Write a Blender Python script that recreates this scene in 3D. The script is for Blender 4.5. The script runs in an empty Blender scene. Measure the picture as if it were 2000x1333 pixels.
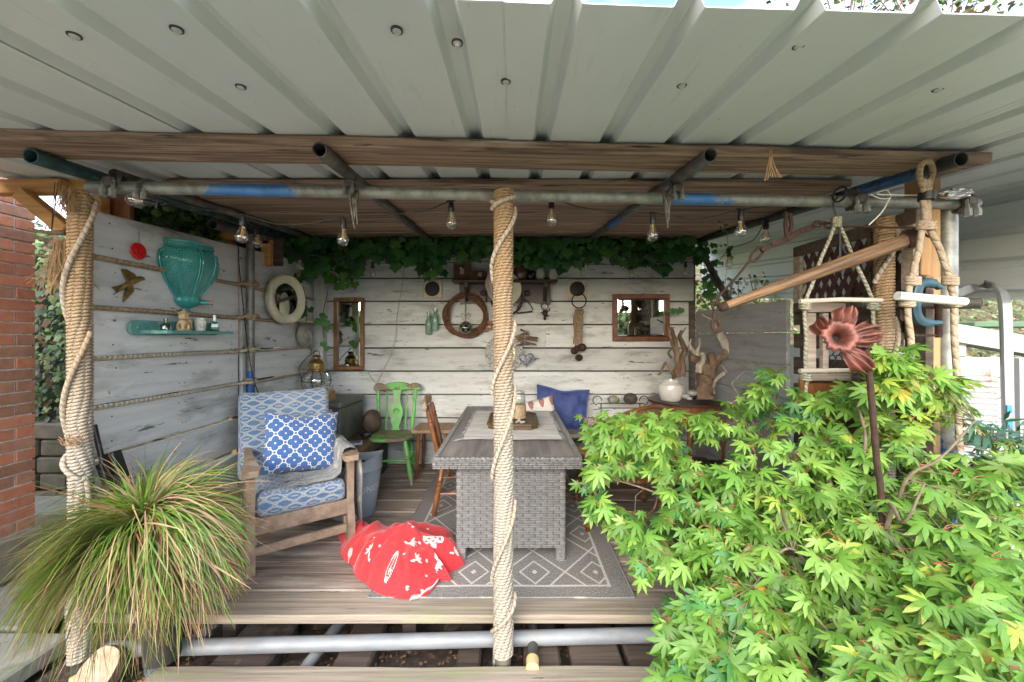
import bpy, math, random
from mathutils import Vector, Matrix, noise as mnoise
R = random.Random(7)
PI = math.pi
scene = bpy.context.scene
COL = scene.collection
V = Vector

# ---------------------------------------------------------------- camera, sky, sun, exposure
cam = bpy.data.objects.new('camera', bpy.data.cameras.new('camera'))
COL.objects.link(cam)
cam.location = (0, 0, 1.4)
cam.rotation_euler = (math.radians(90), 0, 0)
cam.data.sensor_width = 36
cam.data.lens = 14.0
cam.data.shift_x = -0.0015
cam.data.shift_y = -0.00475
cam.data.clip_start = 0.02
cam.data.clip_end = 500
scene.camera = cam

SUN_EL, SUN_AZ = math.radians(24), math.radians(-165)   # azimuth measured from +y towards +x
world = bpy.data.worlds.new('World')
scene.world = world
world.use_nodes = True
wt = world.node_tree
wt.nodes.clear()
wo = wt.nodes.new('ShaderNodeOutputWorld')
bg = wt.nodes.new('ShaderNodeBackground')
sky = wt.nodes.new('ShaderNodeTexSky')
sky.sky_type = 'NISHITA'
sky.sun_disc = False
sky.sun_elevation = SUN_EL
sky.sun_rotation = SUN_AZ
sky.dust_density = 2.0
sky.air_density = 1.0
tc = wt.nodes.new('ShaderNodeTexCoord')
mp = wt.nodes.new('ShaderNodeMapping')
mp.inputs['Scale'].default_value = (1, 1, 2.6)
cn = wt.nodes.new('ShaderNodeTexNoise')
cn.inputs['Scale'].default_value = 1.7
cn.inputs['Detail'].default_value = 7
cr = wt.nodes.new('ShaderNodeValToRGB')
cr.color_ramp.elements[0].position = 0.42
cr.color_ramp.elements[1].position = 0.66
mx = wt.nodes.new('ShaderNodeMix')
mx.data_type = 'RGBA'
mx.inputs['B'].default_value = (9.0, 9.6, 10.4, 1)
wt.links.new(tc.outputs['Generated'], mp.inputs[0])
wt.links.new(mp.outputs[0], cn.inputs['Vector'])
wt.links.new(cn.outputs['Fac'], cr.inputs[0])
wt.links.new(cr.outputs[0], mx.inputs['Factor'])
wt.links.new(sky.outputs[0], mx.inputs['A'])
wt.links.new(mx.outputs['Result'], bg.inputs['Color'])
bg.inputs['Strength'].default_value = 0.15
wt.links.new(bg.outputs[0], wo.inputs[0])

sl = bpy.data.lights.new('sun', 'SUN')
sl.energy = 1.0
sl.angle = math.radians(60)
sl.color = (1, .98, .95)
so = bpy.data.objects.new('sun', sl)
COL.objects.link(so)
sd = V((math.sin(SUN_AZ)*math.cos(SUN_EL), math.cos(SUN_AZ)*math.cos(SUN_EL), math.sin(SUN_EL)))
so.rotation_euler = sd.to_track_quat('Z', 'Y').to_euler()
so.location = sd*20
scene.view_settings.view_transform = 'Standard'
scene.view_settings.look = 'None'
scene.view_settings.exposure = 2.05
scene.view_settings.gamma = 1
scene.view_settings.use_curve_mapping = False
scene.render.engine = 'CYCLES'
scene.cycles.max_bounces = 8
scene.cycles.diffuse_bounces = 5
scene.cycles.transparent_max_bounces = 16
scene.cycles.caustics_reflective = False
scene.cycles.caustics_refractive = False

# ---------------------------------------------------------------- measuring helpers
# (read distances off the photograph: F = focal length in photo pixels, horizon at row 657)
F, CX, CY, H = 778.0, 1003.0, 657.0, 1.4
def Q(px, py, d):
    return V(((px-CX)/F*d, d, H-(py-CY)/F*d))
def G(px, py, z=0.0):
    d = (H-z)*F/(py-CY)
    return V(((px-CX)/F*d, d, z))
def LW(px, py, x=-2.13):
    d = x*F/(px-CX)
    return V((x, d, H-(py-CY)/F*d))

# ---------------------------------------------------------------- mesh builder
class B:
    def __init__(s):
        s.v, s.f, s.uv, s.mi, s.cur = [], [], [], [], 0
    def face(s, idx, uv=None):
        s.f.append(tuple(idx)); s.uv.append(uv); s.mi.append(s.cur)
    def add(s, vs, fs, uvs=None):
        o = len(s.v)
        s.v.extend([tuple(p) for p in vs])
        for i, f in enumerate(fs):
            s.face([o+k for k in f], uvs[i] if uvs else None)
        return s
    def box(s, c, sz, rot=None, jit=0):
        hx, hy, hz = sz[0]/2, sz[1]/2, sz[2]/2
        vs = []
        for x, y, z in ((-1,-1,-1),(1,-1,-1),(1,1,-1),(-1,1,-1),(-1,-1,1),(1,-1,1),(1,1,1),(-1,1,1)):
            p = V((x*hx, y*hy, z*hz))
            if jit: p += V((R.uniform(-jit, jit), R.uniform(-jit, jit), R.uniform(-jit, jit)))
            if rot is not None: p = rot @ p
            vs.append(p+V(c))
        return s.add(vs, [(0,3,2,1),(4,5,6,7),(0,1,5,4),(1,2,6,5),(2,3,7,6),(3,0,4,7)])
    def bbox(s, c, sz, b=.004, rot=None):
        """box with chamfered edges"""
        h = [q/2 for q in sz]
        b = min(b, min(h)*.8)
        vs, idx = [], {}
        for ax in range(3):
            for sx in (-1, 1):
                for sy in (-1, 1):
                    for sz_ in (-1, 1):
                        p = [sx*h[0], sy*h[1], sz_*h[2]]
                        for k in range(3):
                            if k != ax: p[k] -= math.copysign(b, p[k])
                        idx[(ax, sx, sy, sz_)] = len(vs)
                        p = V(p)
                        if rot is not None: p = rot @ p
                        vs.append(p+V(c))
        fs = []
        cyc = ((-1,-1),(1,-1),(1,1),(-1,1))
        def key(ax, a, u, w):
            t = [0,0,0]; t[ax] = a; t[(ax+1)%3] = u; t[(ax+2)%3] = w
            return (t[0], t[1], t[2])
        for ax in range(3):
            for a in (-1, 1):
                f = [idx[(ax,)+key(ax, a, u, w)] for u, w in cyc]
                fs.append(f if a > 0 else f[::-1])
        for ax in range(3):            # edges along ax
            a1, a2 = (ax+1)%3, (ax+2)%3
            for u in (-1, 1):
                for w in (-1, 1):
                    def kk(face_ax, along):
                        t = [0,0,0]; t[ax] = along; t[a1] = u; t[a2] = w
                        return idx[(face_ax, t[0], t[1], t[2])]
                    f = [kk(a1,-1), kk(a1,1), kk(a2,1), kk(a2,-1)]
                    fs.append(f if u*w < 0 else f[::-1])
        for sx in (-1, 1):
            for sy in (-1, 1):
                for sz_ in (-1, 1):
                    f = [idx[(0,sx,sy,sz_)], idx[(1,sx,sy,sz_)], idx[(2,sx,sy,sz_)]]
                    fs.append(f if sx*sy*sz_ > 0 else f[::-1])
        return s.add(vs, fs)
    def rbox(s, c, sz, r=.03, n=8, rot=None, fn=None):
        h = V((sz[0]/2, sz[1]/2, sz[2]/2))
        def coords(hh, m):
            a = [-hh, -hh+r*.3, -hh+r*.65]
            inner = max(2, m)
            a += [(-hh+r)+(2*(hh-r))*i/inner for i in range(inner+1)]
            a += [hh-r*.65, hh-r*.3, hh]
            return a
        for ax in range(3):
            a1, a2 = (ax+1)%3, (ax+2)%3
            U, W = coords(h[a1], n), coords(h[a2], n)
            for sg in (-1, 1):
                vs = []
                uvs0 = []
                for u in U:
                    for w in W:
                        p = V((0,0,0)); p[ax] = sg*h[ax]; p[a1] = u; p[a2] = w
                        q = V([max(-h[k]+r, min(h[k]-r, p[k])) for k in range(3)])
                        dd = p-q
                        p = q+dd.normalized()*r if dd.length > 1e-9 else p
                        uvs0.append((u, w))
                        if fn: p = fn(p)
                        if rot is not None: p = rot @ p
                        vs.append(p+V(c))
                nw = len(W)
                fs, uvs = [], []
                for i in range(len(U)-1):
                    for j in range(nw-1):
                        f = [i*nw+j, (i+1)*nw+j, (i+1)*nw+j+1, i*nw+j+1]
                        if sg < 0: f = f[::-1]
                        fs.append(f); uvs.append([uvs0[k] for k in f])
                s.add(vs, fs, uvs)
        return s
    def tube(s, path, r, n=8, caps=True, closed=False, prof=None):
        P = [V(p) for p in path]
        m = len(P)
        rad = r if isinstance(r, (list, tuple)) else [r]*m
        T = []
        for i in range(m):
            a = P[(i-1) % m] if (closed or i > 0) else P[i]
            b = P[(i+1) % m] if (closed or i < m-1) else P[i]
            t = (b-a)
            T.append(t.normalized() if t.length > 1e-9 else V((0,0,1)))
        up = V((0,0,1)) if abs(T[0].z) < .9 else V((1,0,0))
        nrm = (up - T[0]*up.dot(T[0])).normalized()
        rings, L, ls = [], 0, []
        for i in range(m):
            if i:
                nrm = nrm - T[i]*nrm.dot(T[i])
                nrm = nrm.normalized() if nrm.length > 1e-6 else V((1,0,0))
                L += (P[i]-P[i-1]).length
            ls.append(L)
            bi = T[i].cross(nrm)
            ring = []
            for j in range(n):
                a = 2*PI*j/n
                k = prof(ls[-1], a) if prof else 1
                ring.append(P[i]+(nrm*math.cos(a)+bi*math.sin(a))*rad[i]*k)
            rings.append(ring)
        vs = [p for ring in rings for p in ring]
        fs, uvs = [], []
        for i in range(m if closed else m-1):
            i2 = (i+1) % m
            l2 = ls[i2] if i2 else L+(P[0]-P[-1]).length
            for j in range(n):
                j2 = (j+1) % n
                fs.append((i*n+j, i*n+j2, i2*n+j2, i2*n+j))
                uvs.append([(ls[i], j/n), (ls[i], (j+1)/n), (l2, (j+1)/n), (l2, j/n)])
        if caps and not closed:
            fs.append(tuple(range(n-1, -1, -1))); uvs.append(None)
            fs.append(tuple((m-1)*n+j for j in range(n))); uvs.append(None)
        return s.add(vs, fs, uvs)
    def pipe(s, p0, p1, r, wall=.004, n=20):
        """hollow straight pipe with open ends"""
        p0, p1 = V(p0), V(p1)
        t = (p1-p0).normalized()
        up = V((0,0,1)) if abs(t.z) < .9 else V((1,0,0))
        a = (up-t*up.dot(t)).normalized(); b = t.cross(a)
        vs = []
        for p in (p0, p1):
            for rr in (r, r-wall):
                for j in range(n):
                    an = 2*PI*j/n
                    vs.append(p+(a*math.cos(an)+b*math.sin(an))*rr)
        L = (p1-p0).length
        fs, uvs = [], []
        for j in range(n):
            k = (j+1) % n
            fs += [(j, k, 2*n+k, 2*n+j), (n+k, n+j, 3*n+j, 3*n+k), (k, j, n+j, n+k), (2*n+j, 2*n+k, 3*n+k, 3*n+j)]
            uvs += [[(0,j/n),(0,(j+1)/n),(L,(j+1)/n),(L,j/n)], None, None, None]
        return s.add(vs, fs, uvs)
    def lathe(s, prof, n=24, c=(0,0,0), sc=(1,1,1), rot=None, a0=0, a1=2*PI, fn=None):
        full = abs(a1-a0-2*PI) < 1e-6
        m = n if full else n+1
        vs = []
        for i, (r, z) in enumerate(prof):
            for j in range(m):
                a = a0+(a1-a0)*j/n
                rr = fn(r, z, a) if fn else r
                p = V((rr*math.cos(a)*sc[0], rr*math.sin(a)*sc[1], z*sc[2]))
                if rot is not None: p = rot @ p
                vs.append(p+V(c))
        fs, uvs = [], []
        for i in range(len(prof)-1):
            for j in range(n):
                j2 = (j+1) % m
                fs.append((i*m+j, i*m+j2, (i+1)*m+j2, (i+1)*m+j))
                uvs.append([(j/n, prof[i][1]), ((j+1)/n, prof[i][1]), ((j+1)/n, prof[i+1][1]), (j/n, prof[i+1][1])])
        return s.add(vs, fs, uvs)
    def turned(s, p0, p1, prof, n=12):
        """lathe between two points; prof = [(t, r)]"""
        p0, p1 = V(p0), V(p1)
        q = (p1-p0).to_track_quat('Z', 'Y').to_matrix()
        L = (p1-p0).length
        pr = [(0.0001, prof[0][0]*L)]+[(r, t*L) for t, r in prof]+[(0.0001, prof[-1][0]*L)]
        return s.lathe(pr, n, p0, rot=q)
    def ball(s, c, r, n=14, sc=(1,1,1), rot=None, fn=None):
        pr = [(max(1e-4, r*math.sin(PI*i/n)), -r*math.cos(PI*i/n)) for i in range(n+1)]
        return s.lathe(pr, max(8, int(n*1.4)), c, sc, rot, fn=fn)
    def grid(s, nu, nv, fn, uvfn=None, flip=False):
        vs = [fn(i/nu, j/nv) for i in range(nu+1) for j in range(nv+1)]
        fs, uvs = [], []
        g = uvfn or (lambda a, b: (a, b))
        for i in range(nu):
            for j in range(nv):
                a = i*(nv+1)+j
                f = [a, a+nv+1, a+nv+2, a+1]
                u = [g(i/nu, j/nv), g((i+1)/nu, j/nv), g((i+1)/nu, (j+1)/nv), g(i/nu, (j+1)/nv)]
                if flip: f.reverse(); u.reverse()
                fs.append(f); uvs.append(u)
        return s.add(vs, fs, uvs)
    def poly(s, pts, off):
        """flat outline given thickness by the vector off"""
        n = len(pts); off = V(off)
        vs = [V(p) for p in pts]+[V(p)+off for p in pts]
        fs = [tuple(range(n-1, -1, -1)), tuple(range(n, 2*n))]
        fs += [(i, (i+1) % n, n+(i+1) % n, n+i) for i in range(n)]
        return s.add(vs, fs)
    def mesh(s, name, mats, smooth=True, origin=None, autos=35):
        me = bpy.data.meshes.new(name)
        o = V(origin) if origin is not None else V((0,0,0))
        me.from_pydata([(p[0]-o[0], p[1]-o[1], p[2]-o[2]) for p in s.v], [], s.f)
        if any(u is not None for u in s.uv):
            ul = me.uv_layers.new(name='UVMap')
            flat = []
            for f, u in zip(s.f, s.uv):
                if u is None: flat.extend([0.0]*(2*len(f)))
                else:
                    for q in u: flat.extend((q[0], q[1]))
            ul.data.foreach_set('uv', flat)
        if not isinstance(mats, (list, tuple)): mats = [mats]
        for m in mats: me.materials.append(m)
        if len(mats) > 1: me.polygons.foreach_set('material_index', s.mi)
        me.polygons.foreach_set('use_smooth', [smooth]*len(s.f))
        me.update()
        if smooth and autos:
            me.set_sharp_from_angle(angle=math.radians(autos))
        return me

WPOS = {}
def tagit(o, label=None, cat=None, group=None, kind=None):
    if label: o['label'] = label
    if cat: o['category'] = cat
    if group: o['group'] = group
    if kind: o['kind'] = kind
    return o
def thing(name, label, cat, loc=(0,0,0), rot=0, group=None, kind=None):
    """an Empty at the thing's base; if rot is given its parts are built in local coordinates"""
    o = bpy.data.objects.new(name, None)
    o.empty_display_size = .05
    COL.objects.link(o)
    o.location = loc
    if rot is None: WPOS[o.name] = V((0,0,0))
    else:
        o.rotation_euler = (0, 0, rot)
        WPOS[o.name] = V(loc) if rot == 0 else V((0,0,0))
    return tagit(o, label, cat, group, kind)
def part(name, b, mat, parent=None, smooth=True, label=None, kind=None, autos=35):
    n = len(b.v)
    lo = [min(p[k] for p in b.v) for k in range(3)]; hi = [max(p[k] for p in b.v) for k in range(3)]
    c = V([(lo[k]+hi[k])/2 for k in range(3)])
    o = bpy.data.objects.new(name, b.mesh(name, mat, smooth, c, autos))
    COL.objects.link(o)
    base = WPOS[parent.name] if parent else V((0,0,0))
    o.location = c-base
    if parent: o.parent = parent
    WPOS[o.name] = c
    return tagit(o, label, None, None, kind)
def single(name, b, mat, label, cat, group=None, smooth=True, kind=None, autos=35):
    return tagit(part(name, b, mat, None, smooth, autos=autos), label, cat, group, kind)
def inst(name, me, parent, loc, rot=None, sc=None, mtx=None):
    o = bpy.data.objects.new(name, me)
    COL.objects.link(o)
    if parent: o.parent = parent
    if mtx is not None: o.matrix_basis = mtx
    else:
        o.location = loc
        if rot: o.rotation_euler = rot
        if sc: o.scale = sc if isinstance(sc, (tuple, list)) else (sc, sc, sc)
    return o
def copy_tree(o, parent=None):
    c = o.copy(); COL.objects.link(c)
    if parent: c.parent = parent
    for ch in o.children: copy_tree(ch, c)
    return c
def RZ(a): return Matrix.Rotation(a, 3, 'Z')
def RX(a): return Matrix.Rotation(a, 3, 'X')
def RY(a): return Matrix.Rotation(a, 3, 'Y')
def bez(pts, n=8):
    """smooth curve through points (Catmull-Rom)"""
    P = [V(p) for p in pts]
    P = [P[0]*2-P[1]]+P+[P[-1]*2-P[-2]]
    out = []
    for i in range(1, len(P)-2):
        for k in range(n):
            t = k/n
            a, b, c, d = P[i-1:i+3]
            out.append(.5*((2*b)+(c-a)*t+(2*a-5*b+4*c-d)*t*t+(3*b-a-3*c+d)*t**3))
    out.append(P[-2])
    return out

# ---------------------------------------------------------------- materials
class N:
    """node arithmetic"""
    T = None
    def __init__(s, k): s.k = k
    @staticmethod
    def m(op, *a):
        nd = N.T.nodes.new('ShaderNodeMath'); nd.operation = op
        for i, x in enumerate(a):
            if isinstance(x, N): N.T.links.new(x.k, nd.inputs[i])
            else: nd.inputs[i].default_value = x
        return N(nd.outputs[0])
    def __add__(s, o): return N.m('ADD', s, o)
    __radd__ = __add__
    def __sub__(s, o): return N.m('SUBTRACT', s, o)
    def __rsub__(s, o): return N.m('SUBTRACT', o, s)
    def __mul__(s, o): return N.m('MULTIPLY', s, o)
    __rmul__ = __mul__
    def __truediv__(s, o): return N.m('DIVIDE', s, o)
def fr(x): return N.m('FRACT', x)
def ab(x): return N.m('ABSOLUTE', x)
def lt(a, b): return N.m('LESS_THAN', a, b)
def gt(a, b): return N.m('GREATER_THAN', a, b)
def mn(a, b): return N.m('MINIMUM', a, b)
def mxx(a, b): return N.m('MAXIMUM', a, b)
def sn(a): return N.m('SINE', a)
def sq(a): return N.m('SQRT', a)

def c4(c): return (c[0], c[1], c[2], 1)
def newmat(name):
    m = bpy.data.materials.new(name); m.use_nodes = True
    t = m.node_tree
    return m, t, t.nodes['Principled BSDF']
def mixc(t, f, a, b, mode='MIX'):
    nd = t.nodes.new('ShaderNodeMix'); nd.data_type = 'RGBA'; nd.blend_type = mode
    for k, x in (('Factor', f), ('A', a), ('B', b)):
        if isinstance(x, N): t.links.new(x.k, nd.inputs[k])
        elif isinstance(x, (int, float)): nd.inputs[k].default_value = x
        elif isinstance(x, tuple): nd.inputs[k].default_value = c4(x)
        else: t.links.new(x, nd.inputs[k])
    return nd.outputs['Result']
def ramp(t, x, a, b):
    nd = t.nodes.new('ShaderNodeMapRange'); nd.inputs[1].default_value = a; nd.inputs[2].default_value = b
    t.links.new(x.k if isinstance(x, N) else x, nd.inputs[0])
    return nd.outputs[0]
def vecs(t, coord, sc, rnd=True):
    tcn = t.nodes.new('ShaderNodeTexCoord')
    src = tcn.outputs[coord]
    mpn = t.nodes.new('ShaderNodeMapping')
    t.links.new(src, mpn.inputs[0])
    mpn.inputs['Scale'].default_value = sc if isinstance(sc, tuple) else (sc, sc, sc)
    if rnd:
        oi = t.nodes.new('ShaderNodeObjectInfo')
        mu = t.nodes.new('ShaderNodeMath'); mu.operation = 'MULTIPLY'; mu.inputs[1].default_value = 53.7
        t.links.new(oi.outputs['Random'], mu.inputs[0])
        cx = t.nodes.new('ShaderNodeCombineXYZ')
        for k in range(3): t.links.new(mu.outputs[0], cx.inputs[k])
        t.links.new(cx.outputs[0], mpn.inputs['Location'])
    return mpn.outputs[0]
def noise_(t, vec, scale=1, det=6, rough=.6, dist=0):
    nd = t.nodes.new('ShaderNodeTexNoise')
    nd.inputs['Scale'].default_value = scale; nd.inputs['Detail'].default_value = det
    nd.inputs['Roughness'].default_value = rough; nd.inputs['Distortion'].default_value = dist
    if vec is not None: t.links.new(vec, nd.inputs['Vector'])
    return nd.outputs['Fac']
def bumpn(t, p, h, st, dist=.01):
    nd = t.nodes.new('ShaderNodeBump'); nd.inputs['Strength'].default_value = st; nd.inputs['Distance'].default_value = dist
    t.links.new(h.k if isinstance(h, N) else h, nd.inputs['Height'])
    t.links.new(nd.outputs[0], p.inputs['Normal'])
def mk(name, c1, c2=None, sc=8.0, rough=.6, metal=0.0, bump=.25, bd=.003, c3=None, t3=(.55,.65), sc3=3.0,
       c4_=None, t4=(.6,.68), sc4=11.0, var=.12, coord='Object', lo=.35, hi=.65, dist=0.0, coat=0, spec=None, det=6):
    m, t, p = newmat(name)
    c2 = c2 or tuple(x*.8 for x in c1)
    v = vecs(t, coord, sc)
    n1 = noise_(t, v, 1, det, .6, dist)
    col = mixc(t, ramp(t, n1, lo, hi), c1, c2)
    if c3:
        n3 = noise_(t, vecs(t, coord, sc3), 1, 5, .65)
        col = mixc(t, ramp(t, n3, *t3), col, c3)
    if c4_:
        n4 = noise_(t, vecs(t, coord, sc4), 1, 4, .7)
        col = mixc(t, ramp(t, n4, *t4), col, c4_)
    if var:
        oi = t.nodes.new('ShaderNodeObjectInfo')
        g = t.nodes.new('ShaderNodeMapRange')
        g.inputs[3].default_value = 1-var; g.inputs[4].default_value = 1+var
        t.links.new(oi.outputs['Random'], g.inputs[0])
        hs = t.nodes.new('ShaderNodeHueSaturation')
        t.links.new(g.outputs[0], hs.inputs['Value']); t.links.new(col, hs.inputs['Color'])
        col = hs.outputs[0]
    t.links.new(col, p.inputs['Base Color'])
    p.inputs['Roughness'].default_value = rough
    p.inputs['Metallic'].default_value = metal
    if coat: p.inputs['Coat Weight'].default_value = coat
    if spec is not None: p.inputs['Specular IOR Level'].default_value = spec
    if bump: bumpn(t, p, n1, bump, bd)
    return m
def flat(name, c, rough=.5, metal=0, **k):
    return mk(name, c, tuple(x*.85 for x in c), 20., rough, metal, bump=.08, **k)
def leafmat(name, c1, c2, tr=.35, rough=.45, sc=6.0, c3=None):
    m, t, p = newmat(name)
    n1 = noise_(t, vecs(t, 'Object', sc), 1, 4)
    col = mixc(t, ramp(t, n1, .35, .65), c1, c2)
    oi = t.nodes.new('ShaderNodeObjectInfo')
    g = t.nodes.new('ShaderNodeMapRange'); g.inputs[3].default_value = .75; g.inputs[4].default_value = 1.25
    t.links.new(oi.outputs['Random'], g.inputs[0])
    geo = t.nodes.new('ShaderNodeNewGeometry')
    g2 = t.nodes.new('ShaderNodeMapRange'); g2.inputs[3].default_value = .7; g2.inputs[4].default_value = 1.3
    t.links.new(geo.outputs['Random Per Island'], g2.inputs[0])

    hs = t.nodes.new('ShaderNodeHueSaturation')

    N.T = t
    t.links.new(col, hs.inputs['Color'])
    t.links.new(g2.outputs[0], hs.inputs['Value'])
    col = hs.outputs[0]
    if c3:
        n3 = noise_(t, vecs(t, 'Object', sc*.6), 1, 3)
        col = mixc(t, ramp(t, n3, .6, .72), col, c3)
    t.links.new(col, p.inputs['Base Color'])
    p.inputs['Roughness'].default_value = rough
    tb = t.nodes.new('ShaderNodeBsdfTranslucent')
    t.links.new(col, tb.inputs['Color'])
    ms = t.nodes.new('ShaderNodeMixShader'); ms.inputs[0].default_value = tr
    out = t.nodes['Material Output']
    t.links.new(p.outputs[0], ms.inputs[1]); t.links.new(tb.outputs[0], ms.inputs[2])
    t.links.new(ms.outputs[0], out.inputs[0])
    return m
# wood colours run along x of each board; _z versions along z
W_WHITE = mk('painted_white_board', (.64,.65,.63), (.52,.53,.52), (2.2,22,22), .75, bump=.5, bd=.002,
             c3=(.30,.30,.27), t3=(.52,.72), sc3=(2.2,7,7), c4_=(.12,.11,.09), t4=(.62,.68), sc4=(4,22,22), var=.15)
W_GREY = mk('painted_grey_board', (.36,.36,.36), (.28,.28,.28), (2.2,22,22), .75, bump=.5, bd=.002,
            c3=(.2,.2,.19), t3=(.54,.7), sc3=(2.6,9,9), c4_=(.1,.09,.08), t4=(.66,.7), sc4=(5,34,34), var=.06)
W_DECK = mk('weathered_deck_board', (.38,.30,.245), (.145,.105,.08), (1.6,46,46), .8, bump=.9, bd=.004,
            c3=(.44,.385,.32), t3=(.5,.66), sc3=(1.5,9,9), c4_=(.06,.045,.035), t4=(.62,.68), sc4=(3,50,50), var=.25, lo=.36, hi=.66, dist=.6)
W_STEP = mk('mossy_edge_board', (.37,.31,.24), (.2,.16,.125), (1.6,46,46), .8, bump=.9, bd=.003,
            c3=(.25,.26,.14), t3=(.54,.72), sc3=(1.5,7,7), c4_=(.06,.05,.04), t4=(.66,.72), sc4=(4,60,60), var=.1)
W_CEIL = mk('brown_roof_board', (.42,.28,.20), (.13,.08,.055), (1.3,44,44), .75, bump=.9, bd=.003,
            c3=(.5,.40,.31), t3=(.60,.74), sc3=(1.0,16,16), c4_=(.02,.015,.012), t4=(.58,.66), sc4=(1.2,50,50), var=.28, lo=.40, hi=.62, dist=.7)
W_BEAM = mk('brown_beam_board', (.34,.225,.155), (.11,.07,.048), (1.3,40,40), .75, bump=.9, bd=.003,
            c3=(.46,.36,.28), t3=(.56,.72), sc3=(1.4,14,14), c4_=(.03,.02,.015), t4=(.60,.68), sc4=(3,40,40), var=.08, lo=.4, hi=.62, dist=.9)
W_PALLET = mk('dark_pallet_wood', (.12,.085,.065), (.055,.04,.03), (2,40,40), .85, bump=.8, bd=.003, c3=(.22,.19,.16), t3=(.6,.72), var=.25)
W_GREYW = mk('silvered_wood', (.42,.36,.3), (.24,.19,.15), (3,40,40), .8, bump=.8, bd=.002, var=.12)
W_GREYZ = mk('silvered_upright', (.42,.36,.3), (.24,.19,.15), (40,40,3), .8, bump=.8, bd=.002, var=.12)
W_PINEZ = mk('yellow_pine_post', (.58,.36,.16), (.4,.22,.09), (30,30,1.4), .7, bump=.4, bd=.002, c3=(.3,.22,.14), t3=(.6,.72), var=.05)
W_PINE = mk('orange_pine', (.62,.33,.11), (.42,.2,.06), (2,30,30), .65, bump=.4, bd=.002, var=.08)
W_CHAIR = mk('worn_chair_wood', (.36,.26,.18), (.19,.13,.09), (14,14,14), .65, bump=.5, bd=.002, c3=(.42,.36,.3), t3=(.58,.7), var=.05)
W_BROWN = mk('polished_brown_wood', (.26,.1,.035), (.12,.04,.015), (18,18,5), .35, bump=.2, bd=.001, c3=(.34,.2,.11), t3=(.6,.7), var=.05)
W_WORNTOP = mk('sun_bleached_wood', (.40,.26,.16), (.22,.13,.07), (14,14,14), .6, bump=.4, bd=.002, var=.05)
W_DARK = mk('dark_stained_wood', (.06,.03,.02), (.03,.015,.01), (4,30,30), .35, bump=.3, bd=.001, var=.1)
W_MAHOG = mk('mahogany_frame_wood', (.22,.075,.03), (.12,.035,.015), (20,20,20), .35, bump=.1, var=.05)
W_OAK = mk('oak_frame_wood', (.3,.14,.045), (.17,.07,.02), (20,20,6), .4, bump=.2, var=.05)
W_DRIFT = mk('pale_driftwood', (.48,.43,.36), (.3,.25,.2), (9,9,9), .85, bump=.9, bd=.006, c3=(.2,.15,.1), t3=(.6,.75), var=.1)
W_DRIFTB = mk('brown_driftwood', (.22,.145,.09), (.085,.052,.032), (14,14,7), .85, bump=1, bd=.008, c3=(.4,.29,.18), t3=(.56,.7), var=.15)
W_SWING = mk('grained_oak_beam', (.29,.165,.085), (.10,.055,.028), (3.,10.,1.), .6, bump=1, bd=.004, var=.05, coord='UV', lo=.4, hi=.6)
W_GREEN = mk('chipped_green_paint', (.16,.5,.11), (.12,.42,.08), (10,10,10), .5, bump=.5, bd=.002,
             c3=(.3,.27,.2), t3=(.56,.6), sc3=(16,16,5), c4_=(.5,.47,.36), t4=(.64,.66), sc4=(30,30,8), var=.03)
W_GREENTOP = mk('worn_green_and_wood', (.24,.19,.13), (.16,.12,.08), (14,14,14), .7, bump=.5, bd=.002,
             c3=(.15,.47,.1), t3=(.52,.56), sc3=(7,12,12), c4_=(.5,.47,.36), t4=(.66,.68), sc4=(30,30,30), var=.03)
W_TABLE = mk('grey_plank_tabletop', (.27,.245,.23), (.15,.135,.125), (26,1.2,26), .5, bump=.5, bd=.001, c3=(.34,.31,.29), t3=(.5,.7), sc3=(8,1.5,8), var=.02, coord='Object')
W_TRAY = mk('old_tray_wood', (.13,.08,.035), (.06,.035,.015), (8,20,20), .45, bump=.5, bd=.003, var=.02)
ENDGRAIN = mk('log_end_grain', (.52,.42,.3), (.3,.22,.14), (20,20,20), .8, bump=.6, var=.03)

GALV = mk('galvanised_pipe', (.34,.35,.34), (.22,.23,.22), (6,30,30), .42, .55, bump=.3, bd=.001, c3=(.24,.24,.19), t3=(.54,.68), c4_=(.08,.07,.06), t4=(.64,.69), sc4=(12,25,25), var=.08)
PIPE_LOW = mk('grey_scaffold_pipe', (.30,.315,.33), (.2,.21,.225), (4,16,16), .6, .25, bump=.2, bd=.001, c3=(.28,.27,.24), t3=(.56,.7), var=.05)
PIPE_DARK = mk('dark_scaffold_pipe', (.12,.115,.105), (.05,.045,.04), (16,7,16), .55, .35, bump=.6, bd=.002, c3=(.2,.17,.13), t3=(.55,.65), c4_=(.25,.25,.18), t4=(.64,.7), sc4=(20,20,20), var=.1)
def blue_pipe(name, base, ax, lo, hi, blue=(.02,.12,.45)):
    m, t, p = newmat(name); N.T = t
    n1 = noise_(t, vecs(t, 'Object', 14.), 1, 6)
    col = mixc(t, ramp(t, n1, .4, .6), base, tuple(x*.6 for x in base))
    tcn = t.nodes.new('ShaderNodeTexCoord'); sx = t.nodes.new('ShaderNodeSeparateXYZ')
    t.links.new(tcn.outputs['Object'], sx.inputs[0])
    x = N(sx.outputs[ax])
    n2 = N(noise_(t, vecs(t, 'Object', 9., False), 1, 6, .8))
    msk = None
    for a, b in zip(lo, hi):
        s = mn(mn(x-a, b-x)*5, .55) + (n2-.5)*4 - .12
        k = gt(s, 0.0)
        msk = k if msk is None else mxx(msk, k)
    blu = mixc(t, ramp(t, n1, .3, .7), blue, tuple(x*1.6+.01 for x in blue))
    t.links.new(mixc(t, msk, col, blu), p.inputs['Base Color'])
    p.inputs['Roughness'].default_value = .45; p.inputs['Metallic'].default_value = .3
    bumpn(t, p, N(n1), .4, .002)
    return m
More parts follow.
